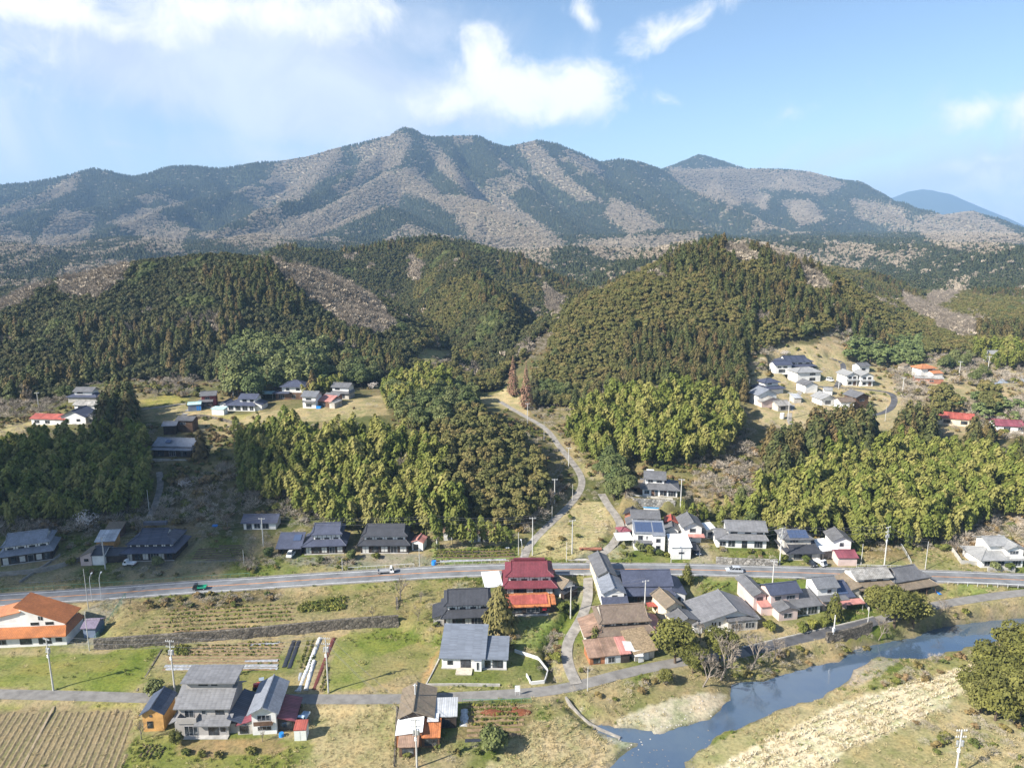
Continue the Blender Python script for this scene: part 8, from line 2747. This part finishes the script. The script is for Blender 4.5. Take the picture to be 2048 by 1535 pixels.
tunnel('black plastic mulch row, outermost on the left of the strips', (568, 1334), (588, 1281), .55, .3, m_black)
tunnel('black plastic mulch row, second from the left of the strips', (578, 1336), (598, 1281), .5, .28, m_black)
crops([(590, 1340), (610, 1282), (636, 1276), (622, 1340)], [(588, 1338), (606, 1281)], 1.1, .4, .75, (.7, 1.2), 8)
tunnel('crumpled silver film at the near end of the strips', (592, 1382), (602, 1345), .4, .2, m_silver)
tunnel('long white fleece row in the middle of the strips', (597, 1383), (640, 1276), .55, .5, m_wcover)
tunnel('shorter white fleece row right of the long one', (612, 1380), (628, 1322), .5, .5, m_wcover)
tunnel('dark red leafy bed right of the white fleece rows', (628, 1378), (668, 1275), .5, .25, m_red)
crops([(636, 1380), (646, 1340), (662, 1330), (652, 1382)], [(640, 1380), (656, 1330)], .9, .35, .9, (.7, 1.1), 9)
for (a, b_, lab) in (((330, 1331), (556, 1330), 'silver film row along the near side of the level plot'), ((332, 1337), (556, 1336), 'silver film row nearest the lower road in the level plot'), ((490, 1322), (556, 1320), 'short silver film row at the east end of the level plot'),
                     ((880, 1121), (1012, 1118), 'silver film row beside the main road in the roadside plot'), ((500, 1290), (560, 1284), 'short silver film row under the stone wall')):
 tunnel(lab, a, b_, .5, .22, m_silver)
for (a, b_, lab) in (((872, 1105), (960, 1103), 'black film row in the roadside plot'), ((930, 1480), (965, 1479), 'black film row at the foot of the kitchen garden')):
 tunnel(lab, a, b_, .45, .2, m_black)
tunnel('white tin sheet row beside the kitchen garden', (927, 1452), (930, 1418), .8, .25, m_wcover, 'cover_sheet', None)
CR = np.concatenate(CROP)
scatter('crops', CR[:, :3], [('crop', 0), ('tuft', 1)], RNG.integers(0, 2, len(CR)) * (RNG.uniform(size=len(CR)) < .3), CR[:, 3], RNG.uniform(0, 6.28, len(CR)), 'leafy vegetables growing in rows in the fields')

STRAW = []
for pl_, rf, sp, gp, kp, s_ in (([(1420, 1560), (1445, 1525), (1540, 1478), (1690, 1402), (1800, 1372), (1946, 1326), (1955, 1350), (1905, 1405), (1800, 1455), (1690, 1500), (1640, 1560)], [(1460, 1530), (1940, 1335)], 1.7, .3, .5, (.6, 1.4)),
                             ([(640, 1560), (650, 1416), (785, 1414), (780, 1560)], [(672, 1535), (690, 1414)], 1.0, .4, .55, (.35, .75)), ([(980, 1560), (1010, 1500), (1070, 1446), (1135, 1440), (1230, 1500), (1195, 1560)], [(1000, 1540), (1140, 1445)], 1.6, .4, .6, (.6, 1.5)),
                             ([(1075, 1108), (1085, 1075), (1130, 1035), (1160, 1008), (1200, 1010), (1222, 1050), (1188, 1095)], [(1080, 1095), (1200, 1085)], 1.6, .5, .5, (.5, 1.0))):
 ls, n_ = field_lines(pl_, rf, sp, step=gp)
 r_ = np.random.default_rng(len(STRAW) + 40)
 for P in ls:
  k = r_.uniform(size=len(P)) < kp * (.6 + .8 * fbm(P[:, 0], P[:, 1], 5, 2, 23))
  if k.any():
   Q = P[k]
   STRAW.append(np.column_stack([Q[:, 0] + r_.normal(0, .22, len(Q)), Q[:, 1] + r_.normal(0, .22, len(Q)), Q[:, 2] - .03, r_.uniform(*s_, len(Q))]))
ST_ = np.concatenate(STRAW)
scatter('dry_grass', ST_[:, :3], [('tuft', 0), ('tuft', 2)], (ST_[:, 0] > 25).astype(int), ST_[:, 3], RNG.uniform(0, 6.28, len(ST_)), 'pale dry grass lying in streaks on the south bank and the stubble fields')
wall_run('drain_strip', 'dark strip for the shaded ditch between the green field and the level vegetable plot', [(322, 1298), (300, 1335), (272, 1382)], .15, .3, m_stone)  # low dark strip stands in for the shaded ditch line
wall_run('drain_strip', 'dark drain edge along the right side of the stubble field', [(792, 1412), (789, 1470), (786, 1535)], .15, .3, m_stone)
tag(strip(MB(), polyline([(42, 1540), (75, 1475), (108, 1412)], 1.0, 0), -.22, .22, .1).build('field_path', m_dirt), kind='structure')

# stones on the river bars and banks
def stone(seed, mat):
 r = random.Random(seed)
 bm = bmesh.new()
 bmesh.ops.create_icosphere(bm, subdivisions=1, radius=.5)
 for v in bm.verts:
  v.co *= r.uniform(.75, 1.2)
  v.co.z *= .6
 me = bpy.data.meshes.new('river_stone')
 bm.to_mesh(me)
 bm.free()
 me.materials.append(mat)
 return me


PROTO['stone', 0] = (stone(1, plain('pale_stone', (.42, .39, .34), .25, 2, .9)), None)
PROTO['stone', 1] = (stone(2, plain('dark_stone', (.16, .15, .14), .3, 2, .9)), None)
sx, sy = jgrid(-10, 140, 97, 175, .8, 701)
sz = T(sx, sy)
spx, spy = project(sx, sy, sz)
pale = np.zeros(len(sx), bool)
for v in ([(1146, 1408), (1192, 1452), (1330, 1464), (1275, 1502), (1212, 1478)], [(1240, 1432), (1330, 1400), (1455, 1390), (1430, 1430), (1330, 1462)], [(1440, 1560), (1540, 1478), (1690, 1402), (1800, 1372), (1946, 1326), (1900, 1370), (1700, 1440), (1560, 1520)]):
 pale |= inpoly(spx, spy, v)
dark = (sz < -5.85) & (sz > -6.35) | inpoly(spx, spy, [(1215, 1560), (1230, 1500), (1300, 1478), (1345, 1500), (1350, 1560)]) | inpoly(spx, spy, [(1690, 1372), (1706, 1335), (1760, 1308), (1800, 1318), (1760, 1350)])
rr = np.random.default_rng(71)
shal = inpoly(spx, spy, [(1205, 1560), (1238, 1496), (1300, 1476), (1345, 1498), (1380, 1470), (1440, 1462), (1400, 1500), (1352, 1560)]) & (sz < -5.9)
sz = np.where(shal & (rr.uniform(size=len(sx)) < .6), WATER_Z - .04, sz)
dark |= shal
k = (pale & (rr.uniform(size=len(sx)) < .5)) | (dark & (rr.uniform(size=len(sx)) < .55))
scatter('gravel', np.stack([sx, sy, sz], 1)[k], [('stone', 0), ('stone', 1)], (dark & ~pale)[k].astype(int), rr.uniform(.12, .55, k.sum()) ** 1.3, rr.uniform(0, 6.28, k.sum()), 'pale and dark stones on the river bars')

# ------------------------------------------------------------------ vehicles
m_tyre = plain('tyre_rubber', (.02, .02, .022), .2, 3, .9)
m_rim = plain('wheel_rim', (.45, .46, .47), .1, 3, .35, .5, .6)
m_carglass = glass()
m_lampw = plain('lamp_clear', (.8, .8, .76), .05, 3, .2, .6)
m_lampr = plain('lamp_red', (.45, .02, .02), .05, 3, .3, .5)


def paint(key, col):
 m, n, l, b = nodes('paint_' + key)
 b.inputs['Base Color'].default_value = (*col, 1)
 b.inputs['Roughness'].default_value = .3
 b.inputs['Coat Weight'].default_value = .4
 return m


def wheels(o, xs, hw, r=.29):
 for x_ in xs:
  for s in (-1, 1):
   t_ = MB().tube((x_, s * (hw - .18), r), (x_, s * hw, r), r, r, 14).build('tyre', m_tyre, o)
   MB().tube((x_, s * (hw - .02), r), (x_, s * (hw + .012), r), r * .6, r * .55, 10).build('rim', m_rim, t_)


def side_prism(prof, hw, top_in=0.0, zt=None):
 """side profile (x, z) extruded across; points above zt are drawn in"""
 mb = MB()
 f = lambda p, s: (p[0], s * (hw - (top_in if zt is not None and p[1] > zt else 0)), p[1])
 A = [f(p, -1) for p in prof]
 B = [f(p, 1) for p in prof]
 mb.face(A)
 mb.face(B[::-1])
 n_ = len(prof)
 for i in range(n_):
  j = (i + 1) % n_
  mb.face([B[i], B[j], A[j], A[i]])
 return mb


def lamps(o, xf, xr, hw, z):
 for s in (-1, 1):
  MB().box((xf - .05, s * (hw - .2) - .12, z), (xf + .03, s * (hw - .2) + .12, z + .16)).build('headlight', m_lampw, o)
  MB().box((xr - .03, s * (hw - .16) - .1, z), (xr + .04, s * (hw - .16) + .1, z + .2)).build('tail_light', m_lampr, o)


def kei_truck(p, rz, col, bed, label, name='kei_truck', L=3.4, hw=.72, cat='truck', bump_z=0.02):
 g_ = ground(*p)
 o = empty(name, (g_[0], g_[1], g_[2] + bump_z), rz)
 tag(o, label, cat)
 x1, x0 = L / 2, -L / 2
 side_prism([(x1 - 1.15, .35), (x1 - .04, .35), (x1, .75), (x1 - .32, 1.25), (x1 - .5, 1.72), (x1 - 1.1, 1.75), (x1 - 1.15, 1.0)], hw, .08, 1.3).build('cab', col, o)
 MB().prism([(x1 + .005, -hw + .1, .82), (x1 + .005, hw - .1, .82), (x1 - .46, hw - .16, 1.66), (x1 - .46, -hw + .16, 1.66)], (.03, 0, .02)).build('windscreen', m_carglass, o)
 for s in (-1, 1):
  MB().box((x1 - 1.0, s * (hw - .03) - .02, .98), (x1 - .42, s * (hw - .03) + .03, 1.5)).build('side_window', m_carglass, o)
 b_ = MB().box((x0, -hw, .58), (x1 - 1.2, hw, .66)).box((x0, -hw, .66), (x1 - 1.2, -hw + .05, .96)).box((x0, hw - .05, .66), (x1 - 1.2, hw, .96)).box((x0, -hw + .05, .66), (x0 + .05, hw - .05, .96)).box((x1 - 1.25, -hw + .05, .66), (x1 - 1.2, hw - .05, 1.2))
 b_.build('cargo_bed', bed, o)
 MB().box((x0 + .1, -hw + .25, .3), (x1 - .2, hw - .25, .57)).build('chassis', m_tyre, o)
 wheels(o, (x0 + .6, x1 - .55), hw - .02)
 lamps(o, x1 + .01, x0 - .01, hw, .5)
 return o


def car(p, rz, col, label, L=4.4, hw=.86, h=1.55, van=False, name='car', cat='car'):
 g_ = ground(*p)
 o = empty(name, (g_[0], g_[1], g_[2] + .02), rz)
 tag(o, label, cat)
 x1, x0 = L / 2, -L / 2
 if van:
  low = [(x0, .3), (x1 - .1, .3), (x1, .7), (x1 - .35, 1.0), (x0, 1.0)]
  cab_ = [(x0 + .02, 1.0), (x1 - .36, 1.0), (x1 - .85, h - .06), (x0 + .1, h - .06)]
  roof_ = [(x0 + .1, h - .06), (x1 - .85, h - .06), (x1 - 1.1, h), (x0 + .25, h)]
 else:
  low = [(x0, .32), (x1 - .08, .32), (x1, .6), (x1 - .15, .78), (x1 - 1.0, .92), (x0 + .05, .96), (x0, .7)]
  cab_ = [(x0 + .15, .95), (x1 - 1.0, .92), (x1 - 1.75, h - .07), (x0 + .6, h - .07)]
  roof_ = [(x0 + .6, h - .07), (x1 - 1.75, h - .07), (x1 - 2.0, h), (x0 + .85, h)]
 side_prism(low, hw).build('body', col, o)
 cb = MB()
 wd = lambda z: hw - .05 - (z - .92) * .22
 A = [(q[0], -wd(q[1]), q[1]) for q in cab_]
 B = [(q[0], wd(q[1]), q[1]) for q in cab_]
 cb.face(A)
 cb.face(B[::-1])
 for i in range(4):
  cb.face([B[i], B[(i + 1) % 4], A[(i + 1) % 4], A[i]])
 cb.build('windows', m_carglass, o)
 rb = MB()
 A = [(q[0], -wd(q[1]) - .01, q[1]) for q in roof_]
 B = [(q[0], wd(q[1]) + .01, q[1]) for q in roof_]
 rb.face(A)
 rb.face(B[::-1])
 for i in range(4):
  rb.face([B[i], B[(i + 1) % 4], A[(i + 1) % 4], A[i]])
 for s in (-1, 1):
  for t_ in (.02, .36, .68, .97):
   q0, q1 = cab_[0][0] + (cab_[1][0] - cab_[0][0]) * t_, cab_[3][0] + (cab_[2][0] - cab_[3][0]) * t_
   rb.tube((q0, s * wd(cab_[0][1]), cab_[0][1]), (q1, s * wd(cab_[3][1]), cab_[3][1]), .05, .05, 4)
 rb.build('roof', col, o)
 wheels(o, (x0 + .75, x1 - .8), hw - .01, .31)
 lamps(o, x1 - .03, x0 + .01, hw, .62)
 return o


def heading(P, px_):
 q = project(P[:, 0], P[:, 1], P[:, 2])[0]
 i = int(np.clip(np.argmin(np.abs(q - px_)), 1, len(P) - 2))
 return math.atan2(P[i + 1][1] - P[i - 1][1], P[i + 1][0] - P[i - 1][0])


W_, K_, S_ = paint('white', (.75, .76, .76)), paint('black', (.02, .02, .024)), paint('silver', (.42, .44, .47))
kei_truck((400, 1178), heading(PM, 400) + math.pi, K_, paint('green', (.02, .32, .18)), 'small black-cabbed truck with bright green bed driving on the main road')
kei_truck((772, 1145), heading(PM, 772), W_, plain('grey_bed', (.3, .31, .32), .2, 2), 'white flatbed truck driving on the main road', 'flatbed_truck', 4.4, .85)
kei_truck((260, 1130), math.radians(175), W_, W_, 'white mini truck parked in front of the steep-roofed farmhouse')
kei_truck((607, 1441), math.radians(-100), paint('pale_blue', (.45, .58, .70)), paint('pale_blue2', (.42, .52, .60)), 'pale blue mini truck parked in the shade beside the narrow white house')
kei_truck((1640, 1128), math.radians(-65), W_, W_, 'white pickup parked in front of the open tin-roofed garage', 'pickup_truck', 3.8, .75)
car((1468, 1143), heading(PM, 1468) + math.pi, S_, 'silver estate car driving on the main road', 4.5, .86, 1.6)
car((1622, 1130), math.radians(-75), K_, 'black car parked next to the white pickup', 3.5, .76, 1.6)
car((582, 1112), math.radians(-95), W_, 'white van parked under the open tiled garage', 3.4, .74, 1.85, True, 'van', 'van')
car((1392, 1106), math.radians(-85), paint('navy', (.04, .06, .1)), 'dark car under the carport beside the boxy white store', 4.2, .84, 1.55)
car((1660, 762), math.radians(-60), W_, 'white van parked in the eastern hamlet', 3.4, .74, 1.85, True, 'van', 'van')
# tractor behind the narrow white house
g_ = ground(522, 1374)
tr = empty('tractor', g_, math.radians(200))
tag(tr, 'small red tractor parked behind the narrow white house', 'tractor')
MB().box((.2, -.35, .5), (1.5, .35, 1.15)).build('bonnet', paint('red', (.5, .04, .03)), tr)
MB().box((-.6, -.5, .5), (.2, .5, .75)).tube((-.5, -.45, .75), (-.5, -.45, 1.9), .04, .04, 6).tube((-.5, .45, .75), (-.5, .45, 1.9), .04, .04, 6).box((-.7, -.6, 1.9), (.3, .6, 1.98)).build('canopy_frame', plain('tractor_grey', (.25, .3, .36), .2, 2), tr)
for x_, s_, r_ in ((-.4, 1, .55), (-.4, -1, .55), (1.2, 1, .35), (1.2, -1, .35)):
 MB().tube((x_, s_ * .5, r_), (x_, s_ * .75, r_), r_, r_, 14).build('tyre', m_tyre, tr)

# ------------------------------------------------------------------ small things
# shrine gate on the terrace
g_ = ground(408, 800)
to = empty('shrine_gate', g_, .1)
tag(to, 'small pale shrine gate at the forest edge above the terrace', 'gate')
m_tor = plain('pale_granite', (.45, .43, .40), .2, 1.5)
for s_ in (-1, 1):
 MB().tube((s_ * 1.1, 0, -.3), (s_ * 1.0, 0, 3.0), .16, .13, 8).build('pillar', m_tor, to)
MB().box((-1.7, -.17, 3.0), (1.7, .17, 3.28)).build('top_beam', m_tor, to)
MB().box((-1.25, -.1, 2.35), (1.25, .1, 2.55)).build('tie_beam', m_tor, to)
# roadside board by the bungalow
g_ = ground(1035, 1390)
sb = empty('notice_board', g_, .05)
tag(sb, 'white notice board on legs beside the lower road below the bungalow', 'sign')
MB().box((-.55, -.04, .9), (.55, .04, 2.3)).build('board', m_line_w, sb)
for s_ in (-1, 1):
 MB().tube((s_ * .45, .05, -.2), (s_ * .45, .05, 2.2), .035, .035, 6).build('leg', m_rail, sb)
# dark flat panel lying on the lower road
PLs = ground(1001, 1388)
tag(MB().box((-1.4, -1.0, .02), (1.4, 1.0, .05)).build('ground_panel', m_black, None, tuple(PLs)), 'dark flat panel lying on the lower road below the bungalow', 'plate')
# footbridge slab over the stream at the road
for p, lab in (((1158, 1124), 'concrete slab bridging the stream beside the main road'), ((1181, 1098), 'rusty slab bridging the stream in the straw-coloured field')):
 g_ = ground(*p)
 bo = MB().box((-3.2, -.7, .1), (3.2, .7, .35)).box((-3.2, -.8, .35), (3.2, -.65, .55)).build('slab_bridge', m_conc if p[0] < 1170 else plain('rusty_slab', (.3, .13, .08), .4, 1), None, (g_[0], g_[1], max(g_[2], ROADS['lane'][0][0][2] - .4)))
 tag(bo, lab, 'bridge')
# red dump bales / soil heaps in the kitchen garden
m_heap = plain('leaf_mould', (.17, .065, .035), .4, 3, 1.0, .05)
for p, s_, lab in (((985, 1424), 1.3, 'long heap of red-brown leaf mould in the kitchen garden'), ((1002, 1426), .6, 'small leaf mould heap, second from the left in the kitchen garden'), ((1018, 1425), .65, 'small leaf mould heap in the middle of the kitchen garden row'), ((1030, 1416), .6, 'leaf mould heap nearest the green net fence'), ((1042, 1424), 1.2, 'large leaf mould heap at the right end of the kitchen garden')):
 g_ = ground(*p)
 bm = bmesh.new()
 bmesh.ops.create_icosphere(bm, subdivisions=3, radius=1)
 for v in bm.verts:
  v.co *= 1 + .25 * (random.random() - .5)
  v.co.z *= .55
 me = bpy.data.meshes.new('leaf_heap')
 bm.to_mesh(me)
 bm.free()
 me.materials.append(m_heap)
 o = link('leaf_heap', me, None, tuple(g_))
 o.scale = (s_ * (1.8 if s_ > 1 else 1), s_ * .8, s_ * .7)
 tag(o, lab, 'heap')
# blue sheet on the slope, water tank of the hamlet
for p, dims, mt_, nm, lab, ct in (((430, 1052), (1.6, 1.0, .5), m_blue, 'tarpaulin', 'blue tarpaulin bundle on the shaded slope', 'tarpaulin'), ((1564, 836), (.9, .9, 2.2), m_white, 'water_tank', 'white water tank beside the lower path of the eastern hamlet', 'tank'),
                              ((868, 1128), (.7, .5, 1.1), m_blue, 'drum', 'blue drum at the corner of the roadside vegetable plot', 'drum'), ((563, 1471), (.5, .5, .7), m_blue, 'drum', 'blue drum beside the narrow white house', 'drum'), ((1015, 1098), (1.2, .5, .7), m_white, 'storage_box', 'white box at the back of the roadside vegetable plot', 'box')):
 g_ = ground(*p)
 bm = bmesh.new()
 bmesh.ops.create_cone(bm, cap_ends=True, segments=14, radius1=dims[0], radius2=dims[0] * .92, depth=dims[2]) if nm in ('water_tank', 'drum') else bmesh.ops.create_cube(bm, size=1)
 if nm not in ('water_tank', 'drum'):
  bmesh.ops.scale(bm, vec=dims, verts=bm.verts)
  bmesh.ops.bevel(bm, geom=bm.edges[:], offset=.1, segments=2, affect='EDGES')
 me = bpy.data.meshes.new(nm)
 bm.to_mesh(me)
 bm.free()
 me.materials.append(mt_)
 tag(link(nm, me, None, (g_[0], g_[1], g_[2] + dims[2] * .48)), lab, ct)
# small blue pond sheet far right
pd = [at_z(px_, py_, COURT_Z) for px_, py_ in ((1988, 767), (2066, 763), (2070, 752), (2010, 753))]
zz_ = COURT_Z + .08
tag(MB().prism([(p[0], p[1], zz_ - .3) for p in pd], (0, 0, .3)).build('blue_court', plain('pale_blue_court', (.28, .36, .46), .1, .3)), kind='structure')
# ------------------------------------------------------------------ air: pale haze filling the valley, clouds above it
m_haze = bpy.data.materials.new('haze_air')
m_haze.use_nodes = True
hn, hl = m_haze.node_tree.nodes, m_haze.node_tree.links
hn.remove(hn['Principled BSDF'])
pv = hn.new('ShaderNodeVolumePrincipled')
pv.inputs['Color'].default_value = (.40, .65, 1.0, 1)
pv.inputs['Density'].default_value = 0.00011
pv.inputs['Anisotropy'].default_value = 0.0
hl.new(pv.outputs[0], hn['Material Output'].inputs['Volume'])
hz = MB().box((-9500, -3500, float(GZ.min()) - 1.0), (9500, 13000, 720)).build('haze', m_haze)
tag(hz, 'pale blue haze filling the valley air', None, None, 'stuff')


def cloud(name, label, target, size, z, seed):
 """unseen lumpy cloud above the haze, added sunward of target to cast its shadow"""
 k = (z - target[2]) / SUN_DIR.z
 c = Vector(target) + SUN_DIR * k
 r = random.Random(seed)
 bm = bmesh.new()
 for i in range(16):
  a = r.uniform(0, 6.28)
  q = math.sqrt(r.random())
  m = Matrix.Translation((math.cos(a) * q * size[0] * .7, math.sin(a) * q * size[1] * .7, r.uniform(-.1, .3) * size[2])) @ Matrix.Diagonal((size[0] * r.uniform(.25, .45), size[1] * r.uniform(.25, .45), size[2] * r.uniform(.5, .9), 1))
  bmesh.ops.create_icosphere(bm, subdivisions=3, radius=1, matrix=m)
 for v in bm.verts:
  v.co += Vector((r.uniform(-1, 1), r.uniform(-1, 1), r.uniform(-1, 1))) * size[2] * .05
 me = bpy.data.meshes.new(name)
 bm.to_mesh(me)
 bm.free()
 me.materials.append(plain('cloud_vapour', (.85, .86, .88), .05, .01, 1.0, 0))
 o = link(name, me, None, tuple(c), True)
 tag(o, label, None, None, 'stuff')
 return o


cloud('cloud', 'unseen cloud whose shadow lies on the western slope', (-136, 222, 8), (70, 60, 26), 800, 3)
